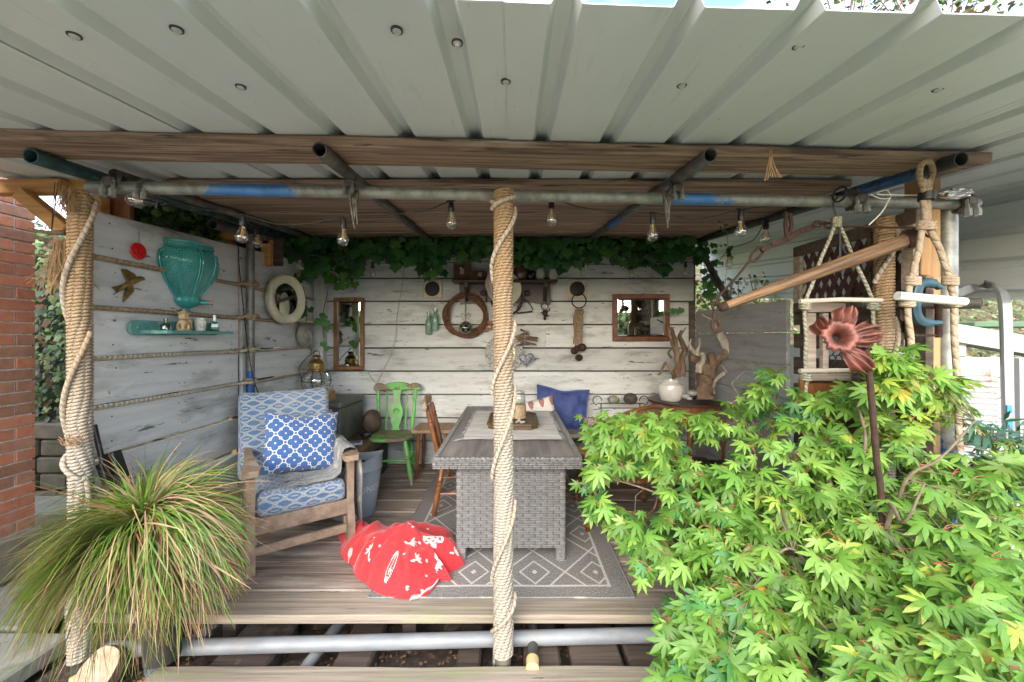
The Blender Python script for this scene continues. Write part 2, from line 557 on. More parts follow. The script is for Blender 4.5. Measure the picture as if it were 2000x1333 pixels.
RUST = mk('rusted_iron', (.075,.036,.022), (.035,.019,.014), (30,30,30), .8, .3, bump=.6, bd=.002, var=.1)
RUSTRED = mk('red_rust_metal', (.20,.062,.04), (.08,.025,.018), (22,22,22), .5, .3, bump=.5, bd=.002, c3=(.27,.13,.10), t3=(.58,.70), var=.03)
IRON = mk('dark_iron', (.05,.04,.035), (.025,.02,.018), (30,30,30), .5, .6, bump=.3, var=.1)
BRASS = mk('dull_brass', (.38,.27,.1), (.14,.09,.03), (18,18,18), .45, .8, bump=.4, bd=.002, var=.03)
SILVER = mk('tarnished_silver', (.4,.4,.4), (.2,.2,.2), (60,60,60), .4, .7, bump=.8, bd=.002, var=.03)
BLACK = flat('black_plastic', (.012,.012,.014), .4)
CABLE = flat('black_cable', (.015,.015,.015), .5)
CLEARC = flat('clear_cable', (.35,.33,.26), .35)
ALU = mk('brushed_aluminium', (.62,.63,.64), (.5,.51,.52), (30,30,2), .35, .8, bump=.2, var=.02, c3=(.4,.38,.36), t3=(.62,.7))
COUPL = mk('greasy_coupler', (.2,.19,.16), (.07,.06,.05), (30,30,30), .55, .6, bump=.7, bd=.002, var=.15)

def rope_mat(name, a, b, pitch=.035, strands=1.0):
    m, t, p = newmat(name); N.T = t
    tcn = t.nodes.new('ShaderNodeUVMap'); sx = t.nodes.new('ShaderNodeSeparateXYZ')
    t.links.new(tcn.outputs[0], sx.inputs[0])
    u, v = N(sx.outputs[0]), N(sx.outputs[1])
    ph = (u/pitch + v)*(2*PI*strands)
    w = ab(sn(ph*.5))
    hgt = sq(w)
    n1 = noise_(t, vecs(t, 'Object', 9.), 1, 5)
    fib = noise_(t, vecs(t, 'Object', (160.,160.,160.)), 1, 2)
    col = mixc(t, ramp(t, n1, .35, .65), a, b)
    col = mixc(t, ramp(t, fib, .3, .75), col, tuple(x*.62 for x in b))
    t.links.new(col, p.inputs['Base Color'])
    p.inputs['Roughness'].default_value = .85; p.inputs['Specular IOR Level'].default_value = .2
    bumpn(t, p, hgt+N(fib)*.35, 1.0, .006)
    return m
def rope_mat_z(name, lowc, highc, z0, z1, pitch=.03):
    """rope whose colour bleaches from honey at the top to white below (sun-bleached by height)"""
    m, t, p = newmat(name); N.T = t
    tcn = t.nodes.new('ShaderNodeUVMap'); sx = t.nodes.new('ShaderNodeSeparateXYZ')
    t.links.new(tcn.outputs[0], sx.inputs[0])
    u, v = N(sx.outputs[0]), N(sx.outputs[1])
    w = sq(ab(sn((u/pitch + v)*PI)))
    tc2 = t.nodes.new('ShaderNodeTexCoord'); s2 = t.nodes.new('ShaderNodeSeparateXYZ')
    t.links.new(tc2.outputs['Object'], s2.inputs[0])
    n1 = N(noise_(t, vecs(t, 'Object', 5.), 1, 4))
    z = N(s2.outputs[2]) + (n1-.5)*.5
    f = ramp(t, z, z0, z1)
    fib = noise_(t, vecs(t, 'Object', (150.,150.,150.)), 1, 2)
    col = mixc(t, f, lowc, highc)
    col = mixc(t, ramp(t, fib, .35, .8), col, mixc(t, .5, col, (.12,.08,.05)))
    t.links.new(col, p.inputs['Base Color'])
    p.inputs['Roughness'].default_value = .9; p.inputs['Specular IOR Level'].default_value = .15
    bumpn(t, p, w+N(fib)*.35, 1.0, .006)
    return m
ROPE_W = rope_mat_z('light_graded_sisal_rope', (.44,.39,.32), (.40,.27,.15), -.15, .7)  # roof shade on the upper rope and light on the foot put into the colour
ROPE_B = rope_mat('tan_sisal_rope', (.44,.34,.22), (.34,.25,.15))
ROPE_C = rope_mat('pale_cotton_rope', (.55,.50,.41), (.44,.38,.29), .028)
ROPE_G = rope_mat('greenish_polyrope', (.42,.40,.30), (.3,.28,.2), .024)
FRAY = mk('frayed_rope_fibre', (.36,.22,.11), (.22,.13,.06), (60,60,60), .9, bump=.3)

def glass_mat(name, tint=(1,1,1), refl=.12, dens=0.1, rough=.02):
    m, t, p = newmat(name)
    tr = t.nodes.new('ShaderNodeBsdfTransparent'); tr.inputs[0].default_value = c4(tint)
    gl = t.nodes.new('ShaderNodeBsdfGlossy'); gl.inputs['Roughness'].default_value = rough
    lw = t.nodes.new('ShaderNodeLayerWeight'); lw.inputs[0].default_value = .35
    mr = t.nodes.new('ShaderNodeMapRange'); mr.inputs[3].default_value = refl; mr.inputs[4].default_value = .75
    t.links.new(lw.outputs['Facing'], mr.inputs[0])
    ms = t.nodes.new('ShaderNodeMixShader')
    t.links.new(mr.outputs[0], ms.inputs[0]); t.links.new(tr.outputs[0], ms.inputs[1]); t.links.new(gl.outputs[0], ms.inputs[2])
    t.links.new(ms.outputs[0], t.nodes['Material Output'].inputs[0])
    return m
GLASS = glass_mat('clear_glass', (.93,.95,.93), .12)
GLASSG = glass_mat('green_bottle_glass', (.35,.6,.48), .12)
GLASSD = glass_mat('dark_green_glass', (.1,.2,.12), .15)
MIRROR, _t, _p = newmat('mirror_glass')
_p.inputs['Metallic'].default_value = 1; _p.inputs['Roughness'].default_value = .02; _p.inputs['Base Color'].default_value = (.82,.84,.82,1)
FIL, _t, _p = newmat('amber_filament'); _p.inputs['Base Color'].default_value = (.8,.45,.08,1); _p.inputs['Roughness'].default_value = .4
CERAM_W = mk('cream_glazed_ceramic', (.62,.6,.55), (.55,.53,.48), (6,6,6), .15, bump=.05, c3=(.4,.34,.26), t3=(.66,.72), coat=.5)
STONE_F = mk('carved_stone', (.32,.3,.25), (.2,.185,.15), (16,16,16), .9, bump=.8, bd=.004)
TEAL_P = mk('chalky_teal_paint', (.10,.27,.245), (.07,.205,.19), (12,12,12), .6, bump=.2, c3=(.25,.42,.37), t3=(.54,.66), sc3=(9,9,9), c4_=(.05,.12,.11), t4=(.62,.68), sc4=(25,12,25))
RED_E = flat('red_enamel', (.5,.01,.012), .25)
PINKW = mk('lilac_carved_resin', (.5,.42,.42), (.38,.3,.31), (9,9,9), .7, bump=.3)
SPK_B = mk('cream_speaker_surround', (.7,.62,.42), (.58,.5,.33), (20,20,20), .7, bump=.3)
SPK_M = flat('black_speaker_mesh', (.012,.014,.018), .6)
WICK = mk('brown_wicker', (.3,.17,.08), (.14,.07,.03), (30,30,30), .6, bump=.6, bd=.003, var=.15)
VINE = mk('twisted_vine_wreath', (.2,.09,.045), (.09,.04,.02), (25,25,25), .7, bump=.8, bd=.003)
TERRA = mk('terracotta_red', (.42,.14,.06), (.3,.09,.04), (20,20,20), .7, bump=.3)
ZINC = mk('grey_blue_painted_zinc', (.34,.40,.45), (.29,.345,.39), (6,6,6), .45, .2, bump=.1, c3=(.25,.28,.3), t3=(.58,.7))
PRINTW = flat('white_print', (.72,.74,.74), .6)
TRUNKG = mk('grey_painted_tin', (.17,.18,.155), (.1,.11,.09), (10,10,10), .5, .3, bump=.3, c3=(.2,.1,.05), t3=(.62,.7))
TRUNKB = mk('brown_leather_case', (.2,.115,.07), (.1,.055,.03), (14,14,14), .5, bump=.5, bd=.002, c3=(.3,.2,.13), t3=(.6,.7))
PAPER = flat('white_paper', (.7,.72,.74), .7)
NAVY = flat('navy_cloth', (.02,.035,.09), .9)
DENIM = mk('dark_cloth', (.02,.03,.05), (.04,.05,.07), (60,60,60), .95, bump=.3)
GRASSC = [leafmat('green_blade', (.19,.34,.05), (.12,.25,.04), .3), leafmat('yellow_green_blade', (.34,.4,.08), (.22,.3,.06), .3),
          leafmat('dry_tan_blade', (.52,.37,.22), (.36,.23,.13), .25, .7), leafmat('rust_tip_blade', (.33,.14,.05), (.24,.13,.06), .25, .7)]
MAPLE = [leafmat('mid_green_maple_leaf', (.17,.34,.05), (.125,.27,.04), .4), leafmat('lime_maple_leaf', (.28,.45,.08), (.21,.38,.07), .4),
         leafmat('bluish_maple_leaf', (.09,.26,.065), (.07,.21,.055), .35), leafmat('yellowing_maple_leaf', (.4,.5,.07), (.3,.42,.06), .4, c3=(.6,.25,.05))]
IVYM = [leafmat('dark_ivy_leaf', (.045,.16,.05), (.03,.12,.04), .3, .4), leafmat('mid_ivy_leaf', (.09,.25,.06), (.055,.18,.045), .35, .4),
        leafmat('young_ivy_leaf', (.11,.28,.04), (.08,.22,.04), .35, .4)]
HEDGE = [leafmat('hedge_leaf_dark', (.035,.085,.02), (.02,.055,.015), .25, .4), leafmat('hedge_leaf_light', (.2,.3,.08), (.13,.22,.06), .3, .4),
         leafmat('brown_fallen_leaf', (.19,.1,.05), (.12,.06,.03), .2, .8)]
TWIG = mk('grey_twig_bark', (.2,.15,.10), (.11,.08,.05), (30,30,30), .8, bump=.4)
PETI = flat('red_leaf_stalk', (.45,.09,.06), .5)
SOIL = mk('dark_soil', (.09,.065,.045), (.04,.03,.02), (14,14,14), .95, bump=1, bd=.02, c3=(.18,.12,.08), t3=(.55,.65), sc3=(20,20,20))
SLAB = mk('mossy_stone_slab', (.36,.34,.29), (.27,.255,.21), (5,5,5), .85, bump=.8, bd=.006, c3=(.13,.17,.06), t3=(.52,.66), sc3=(3,3,3), c4_=(.1,.09,.07), t4=(.62,.7), sc4=(9,9,9), var=.12)
STONEW = mk('mossy_wall_stone', (.24,.2,.15), (.15,.12,.09), (8,8,8), .9, bump=1, bd=.01, c3=(.12,.15,.05), t3=(.55,.66), var=.2)
BRICKM = [mk('red_brick', (.52,.20,.11), (.42,.145,.08), (26,26,26), .85, bump=.8, bd=.003, c3=(.46,.22,.15), t3=(.52,.7), sc3=(30,8,8), var=.14),
          mk('brown_brick', (.42,.21,.13), (.32,.145,.09), (26,26,26), .85, bump=.8, bd=.003, c3=(.24,.13,.09), t3=(.55,.7), var=.14)]
MORTAR = mk('pale_mortar', (.66,.61,.55), (.38,.34,.29), (40,40,40), .95, bump=.6, bd=.002)
WSHED = mk('white_shed_paint', (.5,.5,.47), (.43,.43,.4), (3,20,20), .6, bump=.2, c3=(.5,.5,.44), t3=(.6,.72))
def roof_material():
    m, t, p = newmat('grey_coated_steel_sheet'); N.T = t
    v = vecs(t, 'Object', (1.6,1.1,1.6)); n1 = noise_(t, v, 1, 5)
    col = mixc(t, ramp(t, n1, .35, .65), (.62,.655,.645), (.555,.595,.595))
    n2 = noise_(t, vecs(t, 'Object', (34.,1.6,34.)), 1, 5, .7)
    col = mixc(t, ramp(t, n2, .58, .84), col, (.42,.47,.40))
    n3 = noise_(t, vecs(t, 'Object', (30.,12.,30.)), 1, 4, .75)
    col = mixc(t, ramp(t, n3, .69, .74), col, (.24,.26,.21))
    t.links.new(col, p.inputs['Base Color'])
    p.inputs['Roughness'].default_value = .42; p.inputs['Specular IOR Level'].default_value = .5
    bumpn(t, p, N(n1), .05, .01)
    return m
ROOFM = roof_material()
# ================================================================ GROUND
def sheet(name, x0, x1, y0, y1, z, m, nu=1, nv=1, amp=0):
    b = B()
    b.grid(nu, nv, lambda a, c: V((x0+(x1-x0)*a, y0+(y1-y0)*c, z+(amp*mnoise.noise(V((a*40, c*40, 3.1))) if amp else 0))))
    return single(name, b, m, None, None, kind='structure')
sheet('ground', -60, 60, -60, 60, -.31, SOIL, 60, 60, .0)
sheet('soil_under_deck', -2.3, 2.6, 1.7, 2.4, -.262, SOIL, 90, 16, .03)
# stone paving to the left and behind the camera
pav = thing('patio', None, None, kind='structure')
slab_me = []
for k in range(3):
    b = B(); b.bbox((0,0,0), (.575,.575,.09), .012); slab_me.append(b.mesh('slab', SLAB))
for i in range(-8, 9):
    for j in range(-8, 6):
        x = i*.6-.5+(.28 if j % 2 else 0); y = j*.6+.02
        if x > -2.35 and y > 1.25: continue
        o = inst('slab', slab_me[(i*7+j) % 3], pav, (x, y, -.205+R.uniform(-.006, .006)), (R.uniform(-.008,.008), R.uniform(-.008,.008), R.uniform(-.01,.01)))
# ================================================================ DECK
deck = thing('deck', None, None, kind='structure')
def board_mesh(L, w, t, m, name='board', nx=24, warp=.003, seed=0, chamfer=.007, cut=None):
    """a plank along x, slightly wavy edges; cut(x) lowers its top edge (w along z version when t is y)"""
    b = B()
    h, q = w/2, t/2
    prof = [(-h+chamfer,-q),(h-chamfer,-q),(h,-q+chamfer),(h,q-chamfer),(h-chamfer,q),(-h+chamfer,q),(-h,q-chamfer),(-h,-q+chamfer)]
    for i in range(nx+1):
        x = -L/2+L*i/nx
        dy = warp*mnoise.noise(V((x*1.3, seed*3.7, 0))); dz = warp*mnoise.noise(V((x*1.1, seed*5.1, 9)))
        e1 = warp*1.2*mnoise.noise(V((x*5, seed*1.7, 4))); e2 = warp*1.2*mnoise.noise(V((x*5, seed*2.7, 8)))
        for (u, v) in prof:
            b.v.append((x, u+dy+(e1 if u > 0 else e2), v+dz))
    for i in range(nx):
        for j in range(8):
            k = (j+1) % 8
            b.face((i*8+j, i*8+k, (i+1)*8+k, (i+1)*8+j))
    b.face(tuple(range(7,-1,-1))); b.face(tuple(nx*8+j for j in range(8)))
    return b.mesh(name, m, True, autos=30)
y = 1.99
for k in range(11):
    w = [.2,.28,.235,.225,.24,.225,.22,.235,.225,.23,.23][k]
    if y > 4.36: break
    L1 = [4.7, 4.7, 4.7, 2.9, 4.7, 2.1, 4.7, 3.3, 4.7, 4.7, 4.7][k]
    m = W_STEP if k == 0 else W_DECK
    x = -2.12
    while x < 2.5:
        L = min(L1, 2.58-x)
        o = inst('board', board_mesh(L-.004, w-.010, .045, m, seed=k+x), deck, (x+L/2, y+w/2, -.0225+R.uniform(-.0015,.0015)))
        if k == 0: o['label'] = 'mossy front edge board'
        x += L; L1 = 4.7
    y += w
# joists under the deck
for x in (-1.5, -.55, .9, 1.8):
    b = B(); b.box((x, 3.2, -.16), (.07, 2.2, .2)); part('joist', b, W_PALLET, deck)
# lower step board and sleepers below it
b = single('step_board', B().box((0,0,0),(1,1,1)), W_STEP, 'pale weathered step plank across the very front, below the grey pipe', 'plank')
b.data = board_mesh(3.1, .235, .05, W_STEP, 'step_board', 30, .004, 3.3); b.location = (-.1, 1.745, -.165)
slp = thing('timber_sleepers', 'row of dark rotting timber offcuts lying in the gap under the deck', 'timber', (0,2.0,-.25))
for (x, w, dz) in ((-1.32,.3,0),(-.78,.2,0),(-.22,.14,-.01),(.14,.2,.0),(.405,.27,.005),(.70,.31,.01),(1.02,.24,0),(1.3,.2,-.01),(1.56,.22,0)):
    b = B(); b.bbox((x, 2.03, -.215+dz), (w-.02, .33, .09), .012); part('sleeper', b, W_PALLET, slp)

# ================================================================ ROOF
def roof_z(y): return 2.24+.1*(y-1.69)
PITCH, RIB0 = .287, -.165
def roof_sheet(k0, k1, y1):
    """one box-profile sheet covering ribs k0..k1"""
    x0 = RIB0+(k0-.5)*PITCH; pts = []
    for k in range(k0, k1+1):
        c = RIB0+k*PITCH
        a = c-PITCH/2
        if k == k0: pts.append((a, 0))
        for q in (.045, .075):
            pts += [(a+q-.008, 0), (a+q, .0035), (a+q+.008, 0)] if k > 6 else []
        pts += [(c-.040, 0), (c-.036, .002), (c-.020, .034), (c-.016, .036), (c+.016, .036), (c+.020, .034), (c+.036, .002), (c+.040, 0)]
        pts.append((c+PITCH/2, 0))
    if k1 < 11:      # lap over the next rib
        pts = pts[:-1]+[(c+PITCH-.044, 0), (c+PITCH-.040, .0)]
    b = B(); ny = 26
    seed = k0
    for i in range(ny+1):
        for (x, z) in pts:
            yf = .91+.035*x+.004*mnoise.noise(V((x*9, 0, 0)))
            yy = yf+(y1-yf)*i/ny
            zz = roof_z(yy)+z+.0025*mnoise.noise(V((x*1.5, yy*2.2, seed)))
            b.v.append((x, yy, zz))
    n = len(pts)
    for i in range(ny):
        for j in range(n-1):
            a = i*n+j
            b.face((a, a+1, a+n+1, a+n))
    o = len(b.v)                      # thickness
    b.v += [(p[0], p[1], p[2]+.003) for p in b.v[:o]]
    for i in range(ny):
        for j in range(n-1):
            a = o+i*n+j
            b.face((a+n, a+n+1, a+1, a))
    for j in range(n-1): b.face((j, o+j, o+j+1, j+1))
    return b
roof = thing('corrugated_roof', 'grey green box-profile steel roof sheets over the whole shelter', 'roof', (0, 2.5, 2.3))
for i, (a, c) in enumerate(((-9,-5),(-4,0),(1,5),(6,11))):
    b = roof_sheet(a, c, 4.62 if c < 6 else 6.3)
    b.v = [(p[0], p[1], p[2]+(.004 if i % 2 else 0)) for p in b.v]
    part('roof_sheet', b, ROOFM, roof, autos=20)
# lower edge trim strip on the overlap, screws
scr = []
sb = B(); sb.lathe([(.0001,-.012),(.006,-.012),(.006,-.004),(.011,-.003),(.011,0),(.0001,0)], 10)
sb.cur = 1; sb.lathe([(.0001,-.0015),(.0155,-.0015),(.0155,.002)], 14)
SCR = sb.mesh('screw', [flat('zinc_screw', (.62,.62,.6), .35), flat('rubber_washer', (.06,.06,.06), .8)], True)
for (px, py) in ((145,70),(345,58),(775,60),(893,84),(988,160),(1332,167),(1832,175),(470,170),(1560,90)):
    # ray to the roof plane
    d = .671/((CY-py)/F-.1)
    p = Q(px, py, d)
    o = inst('screw', SCR, roof, p-V(roof.location)+V((0,0,-.0)))
# side cladding panel hanging on the right edge
b = B()
pts = []
z = 2.62
while z > 1.86:
    pts += [(0, z), (.0, z-.09), (.035, z-.11), (.035, z-.14), (0, z-.16)]; z -= .205
n = len(pts)
for i in range(2):
    yy = (2.15, 6.6)[i]
    for (dx, zz) in pts:
        b.v.append((3.12+dx, yy, zz+(.1*(yy-2.5) if i == 0 else .1*(yy-2.5))-.32+.1))
for j in range(n-1): b.face((j, j+1, n+j+1, n+j))
single('side_cladding_panel', b, ROOFM, 'ribbed grey steel panel hanging down along the right edge of the roof', 'panel', autos=20)

# roof boards
def yawboard(name, L, w, t, m, c, yaw=0, pitch=math.atan(.1), parent=None, seed=0, nx=60, warp=.007):
    me = board_mesh(L, w, t, m, name, nx, warp, seed)
    mt = Matrix.Translation(V(c)) @ Matrix.Rotation(yaw, 4, 'Z') @ Matrix.Rotation(pitch, 4, 'X')
    o = inst(name, me, parent, None, mtx=mt)
    return o
def beamc(d0, w, x): return d0
bm = yawboard('roof_beam', 4.95, .245, .046, W_BEAM, (-.3, 1.70+.12-.3*.05, roof_z(1.81)-.026), math.atan(.05), seed=1, warp=.006)
tagit(bm, 'long weathered brown plank nearest the camera, spanning the full width below the roof', 'beam')
ceil_ = thing('plank_ceiling', 'dark brown scaffold boards laid side by side under the rear of the roof', 'ceiling', (0,0,0))
for k in range(9):
    yc = 2.25+.118+k*.2335
    yawboard('board', 3.98-.1*(k == 0), .225, .04, W_CEIL, (-.03+R.uniform(-.02,.02), yc, roof_z(yc)-.024-(.009 if k % 2 else 0)-R.uniform(0,.003)), parent=ceil_, seed=20+k)

# ================================================================ SCAFFOLD PIPES
def scaffold(name, p0, p1, r, m, label, cat='pipe', group=None, wall=.005):
    b = B(); b.pipe(p0, p1, r, wall, 24)
    return single(name, b, m, label, cat, group)
GRP = 'scaffold pipes of the shelter frame'
BLUE_TOP = blue_pipe('front_pipe_paint', (.33,.34,.30), 0, (-1.68,.62), (-1.31,.88), (.05,.16,.38))
scaffold('scaffold_pipe', (-2.06, 1.935, 2.125), (2.42, 2.085, 2.09), .0295, BLUE_TOP, 'horizontal front pipe with flaking blue paint bands, carrying the light bulbs', group=GRP)
scaffold('scaffold_pipe', (-1.98, 1.94, -.125), (2.4, 2.06, -.10), .0345, PIPE_LOW, 'horizontal smooth grey pipe at the foot of the deck', group=GRP)
def dpipe(x0, x1, y0, y1, dz=0): return (x0, y0, roof_z(y0)-.075+dz), (x1, y1, roof_z(y1)-.075+dz)
TEALP = mk('verdigris_pipe', (.07,.16,.17), (.03,.06,.06), (20,9,20), .5, .3, bump=.6, bd=.002, c3=(.16,.17,.15), t3=(.55,.65))
scaffold('scaffold_pipe', *dpipe(-2.05,-2.3,1.69,4.5), .0315, TEALP, 'teal stained roof pipe sticking out at the far left', group=GRP)
scaffold('scaffold_pipe', *dpipe(-1.955,-2.08,1.95,4.5,-.0), .028, PIPE_DARK, 'brown grey roof pipe beside the teal one above the left wall', group=GRP)
scaffold('scaffold_pipe', *dpipe(-.79,-.90,1.62,4.4), .030, PIPE_DARK, 'mossy dark roof pipe running back left of the centre post', group=GRP)
scaffold('scaffold_pipe', *dpipe(.83,.80,1.68,4.4), .030, blue_pipe('right_centre_pipe_paint', (.15,.145,.14), 1, (-.05,), (.3,), (.03,.1,.3)), 'grey roof pipe with a blue band running back right of the centre post', group=GRP)
scaffold('scaffold_pipe', *dpipe(1.945,1.98,1.73,4.4), .032, blue_pipe('right_pipe_paint', (.07,.07,.07), 1, (-1.2,), (-.75,), (.03,.09,.2)), 'dark blue-black roof pipe above the right rope-bound post', group=GRP)
scaffold('scaffold_pipe', Q(415,438,2.75), Q(560,474,3.75), .033, PIPE_DARK, 'short dark pipe joined by a clamp above the left wall', group=GRP)
BLUE_V = blue_pipe('wall_pipe_paint', (.2,.19,.17), 2, (-1.3,), (.03,), (.01,.06,.2))
scaffold('scaffold_pipe', (-2.075,3.14,0), (-2.075,3.14,2.2), .03, BLUE_V, 'upright pipe against the left wall, blue in its lower half', group=GRP)
scaffold('scaffold_pipe', (2.32,2.13,-.2), (2.32,2.13,2.09), .041, blue_pipe('outer_pipe_paint', (.36,.37,.35), 2, (-1.3,), (-.15,), (.02,.13,.5)), 'thick galvanised upright at the right end with a bright blue foot', group=GRP)
scaffold('scaffold_pipe', (1.95,2.22,1.58), Q(1918,593,1.86), .026, PIPE_DARK, 'short dark pipe stub pointing at the camera beside the blue clamp', group=GRP)
scaffold('scaffold_pipe', Q(1368,488,4.15), Q(1424,590,3.75), .03, PIPE_DARK, 'diagonal dark brace pipe at the back right corner', group=GRP)
# stubs at the foot
YEL = mk('yellow_plastic_cap', (.72,.47,.1), (.62,.5,.3), (12,12,12), .5, bump=.1)
def capped(p0, p1, r, label, capped_=True):
    t = thing('capped_pipe', label, 'pipe', p1, group='pipe stubs under the deck')
    b = B(); b.pipe(p0, p1, r, .005); part('pipe', b, PIPE_DARK if capped_ else PIPE_LOW, t)
    if capped_:
        d = (V(p1)-V(p0)).normalized()
        b = B(); b.tube([V(p1)-d*.045, V(p1)+d*.006, V(p1)+d*.010], [r+.004, r+.004, r*.7], 20); part('cap', b, YEL, t)
capped((.11,2.25,-.115),(.088,1.845,-.135),.026,'stub pipe with a yellow cap right of the centre post foot')
capped((-1.78,2.25,-.15),(-1.99,1.80,-.17),.026,'stub pipe with a yellow cap at the bottom left corner')
capped((-.93,2.25,-.155),(-1.0,1.885,-.19),.028,'open grey stub pipe slanting under the deck left of centre',False)
capped((-1.62,2.2,-.18),(-1.75,1.9,-.21),.028,'open grey stub pipe half hidden beside the grass clump',False)
# couplers
def coupler(c, s=1.0, label='', rot=0):
    t = thing('scaffold_coupler', label, 'clamp', c, group='scaffold couplers')
    b = B()
    for q in range(3):
        a = q*1.3
        rr = .041*s
        pts = [V(c)+RZ(rot) @ RX(.4*q) @ V(((q-1)*.017, rr*math.cos(k*.5), rr*math.sin(k*.5))) for k in range(13)]
        b.tube(pts, .009*s, 6, closed=True)
    b.bbox(V(c)+V((0,-.045,-.01))*s, (.05*s,.03*s,.04*s), .008)
    part('clamp_body', b, COUPL, t)
    for dx in (-.02, .02):
        b = B(); p = V(c)+V((dx*s, -.05*s, -.055*s))
        b.turned(p+V((0,0,.05*s)), p+V((0,-.004,-.02*s)), [(0,.008*s),(.55,.008*s),(.55,.014*s),(1,.014*s)], 6)
        part('bolt', b, GALV, t)
coupler((-1.93,1.955,2.15), 1.15, 'greasy scaffold coupler on the front pipe beside the left post', .3)
coupler((-1.8,1.965,2.13), .9, 'smaller scaffold coupler on the front pipe, second from the left post', -.2)
coupler((-.805,1.99,2.16), .95, 'rag-bound coupler under the mossy roof pipe', .3)
coupler((.82,2.03,2.15), .95, 'rag-bound coupler where the blue-banded roof pipe crosses the front pipe', -.3)
coupler((1.76,2.07,2.11), 1.15, 'rusty coupler on the front pipe left of the right rope post', -.6)
coupler((2.33,2.085,2.10), 1.2, 'rusty band clamp at the right end of the front pipe', .2)
coupler((-.075,1.93,-.175), 1.1, 'galvanised coupler at the foot of the centre post')
for (px, lab) in ((693,'grey rag strip dangling from the coupler left of centre'),(1300,'grey rag strip dangling from the coupler right of centre')):
    b = B(); c = Q(px, 372, 1.94)
    for k in range(5):
        b.tube([c+V((R.uniform(-.02,.02),R.uniform(-.01,.01),0)), c+V((R.uniform(-.02,.02),-.02,-.05)), c+V((.01+R.uniform(-.01,.01),-.015,-.11-.02*k))], [.006,.008,.003], 6)
    single('rag', b, COUPL, lab, 'rag')

# ================================================================ WALLS
def wallboard(parent, L, h, t, m, c, rotz=0, seed=0, topcut=None, label=None):
    """vertical plank face, length along local x, height along z; topcut = (z at left end, z at right end) heights of a sloping top"""
    b = B(); nx = 20; q = t/2; ch = .004
    for i in range(nx+1):
        s = i/nx; x = -L/2+L*s
        top = h/2; bot = -h/2
        if topcut: top = min(top, topcut[0]+(topcut[1]-topcut[0])*s)
        if top < bot+.01: top = bot+.01
        e = .0025*mnoise.noise(V((x*5, seed*1.7, 1))); e2 = .0025*mnoise.noise(V((x*5, seed*2.3, 5)))
        w = .003*mnoise.noise(V((x*1.2, seed, 2)))
        for (u, v) in ((-q, bot+ch+e),(-q+ch, bot+e),(q, bot+e),(q, top+e2),(-q+ch, top+e2),(-q, top-ch+e2)):
            b.v.append((x, u+w, v))
    for i in range(nx):
        for j in range(6):
            k = (j+1) % 6
            b.face((i*6+j, i*6+k, (i+1)*6+k, (i+1)*6+j)[::-1])
    b.face(tuple(range(6))); b.face(tuple(nx*6+j for j in range(5,-1,-1)))
    o = inst('board', b.mesh('board', m, True, autos=30), parent, c, (0,0,rotz))
    if label: o['label'] = label
    return o
bw = thing('back_wall', 'whitewashed horizontal plank wall across the back of the shelter', 'wall', (0,4.32,0))
PP = .2527
for k in range(9):
    zt = 2.03+PP-PP*k; zb = max(zt-PP, .005)
    x1 = 1.955 if k < 2 else 1.90
    gap = [.010,.016,.013,.014,.017,.013,.012,.013,.008][k]
    if k == 3:
        for (a, c) in ((-2.1, .35), (.352, 1.9)):
            wallboard(bw, c-a, zt-zb-gap, .035, W_WHITE, ((a+c)/2, .02, (zt+zb)/2), seed=k+a)
    else:
        wallboard(bw, x1+2.1, zt-zb-gap, .035, W_WHITE, ((x1-2.1)/2, .02+R.uniform(-.002,.002), (zt+zb)/2), seed=k)
nb = B()
for k in range(9):
    for x in (-2.02,-1.2,-1.17,-.35,.33,.37,1.2,1.23,1.84):
        for dz in (.05, .19):
            nb.ball((x+R.uniform(-.02,.02), 4.3215, 2.03-PP*k+dz+R.uniform(-.02,.02)), .0045, 4, (1,.3,1))
part('nail_heads', nb, IRON, bw, kind='stuff')
b = B(); b.box((-.05,4.385,1.15),(4.1,.012,2.25)); part('backing', b, W_PALLET, bw)
lw = thing('left_wall', 'whitewashed horizontal plank wall along the left side with a sloping top', 'wall', (-2.13,3.1,0))
def topz(y): return 2.04+(y-2.026)*.054
for k in range(8):
    zt = [2.3,1.80,1.545,1.29,1.037,.775,.515,.255][k]; zb = [1.80,1.545,1.29,1.037,.775,.515,.255,.005][k]
    for (y0, y1) in ((2.0, 3.085), (3.13, 4.28)):
        zc = (zt+zb)/2; L = y1-y0; yc = (y0+y1)/2
        tcut = (topz(y1)-zc, topz(y0)-zc) if k == 0 else None
        g = .028 if k in (5,6) else .016
        wallboard(lw, L, zt-zb-g, .032, W_WHITE, (-.018+R.uniform(-.003,.003), yc-3.1, zc), PI/2, k+y0, (tcut[1], tcut[0]) if tcut else None)
nb = B()
for k in range(8):
    for y in (2.12,2.55,2.58,3.0,3.2,3.7,4.15):
        for dz in (.06, .19):
            z = 2.055-PP*1.01*k-dz
            if z > .03: nb.ball((-2.1315, y+R.uniform(-.02,.02), z), .0045, 4, (.3,1,1))
part('nail_heads', nb, IRON, lw, kind='stuff')
b = B(); b.box((-2.172,3.15,.64),(.03,.1,1.2)); b.box((-2.172,3.1,1.4),(.03,.09,1.3)); part('batten', b, W_PINE, lw)
b = B(); b.bbox((-2.06,4.245,1.03),(.1,.1,2.04),.006); single('corner_post', b, mk('white_post_paint', (.56,.56,.53), (.45,.45,.42), (20,20,2), .7, bump=.3, c3=(.36,.35,.3), t3=(.56,.7)), 'white square post in the back left corner', 'post')
# low grey fence on the right
rw = thing('right_fence', 'low grey painted board fence on the right behind the driftwood', 'fence', (1.96,3.5,0))
for k in range(7):
    zt = 1.668-k*.24; zb = max(zt-.24, .005)
    if zt < .1: break
    wallboard(rw, 1.42, zt-zb-.006, .03, W_GREY, (.02, .08, (zt+zb)/2), -PI/2, 40+k)
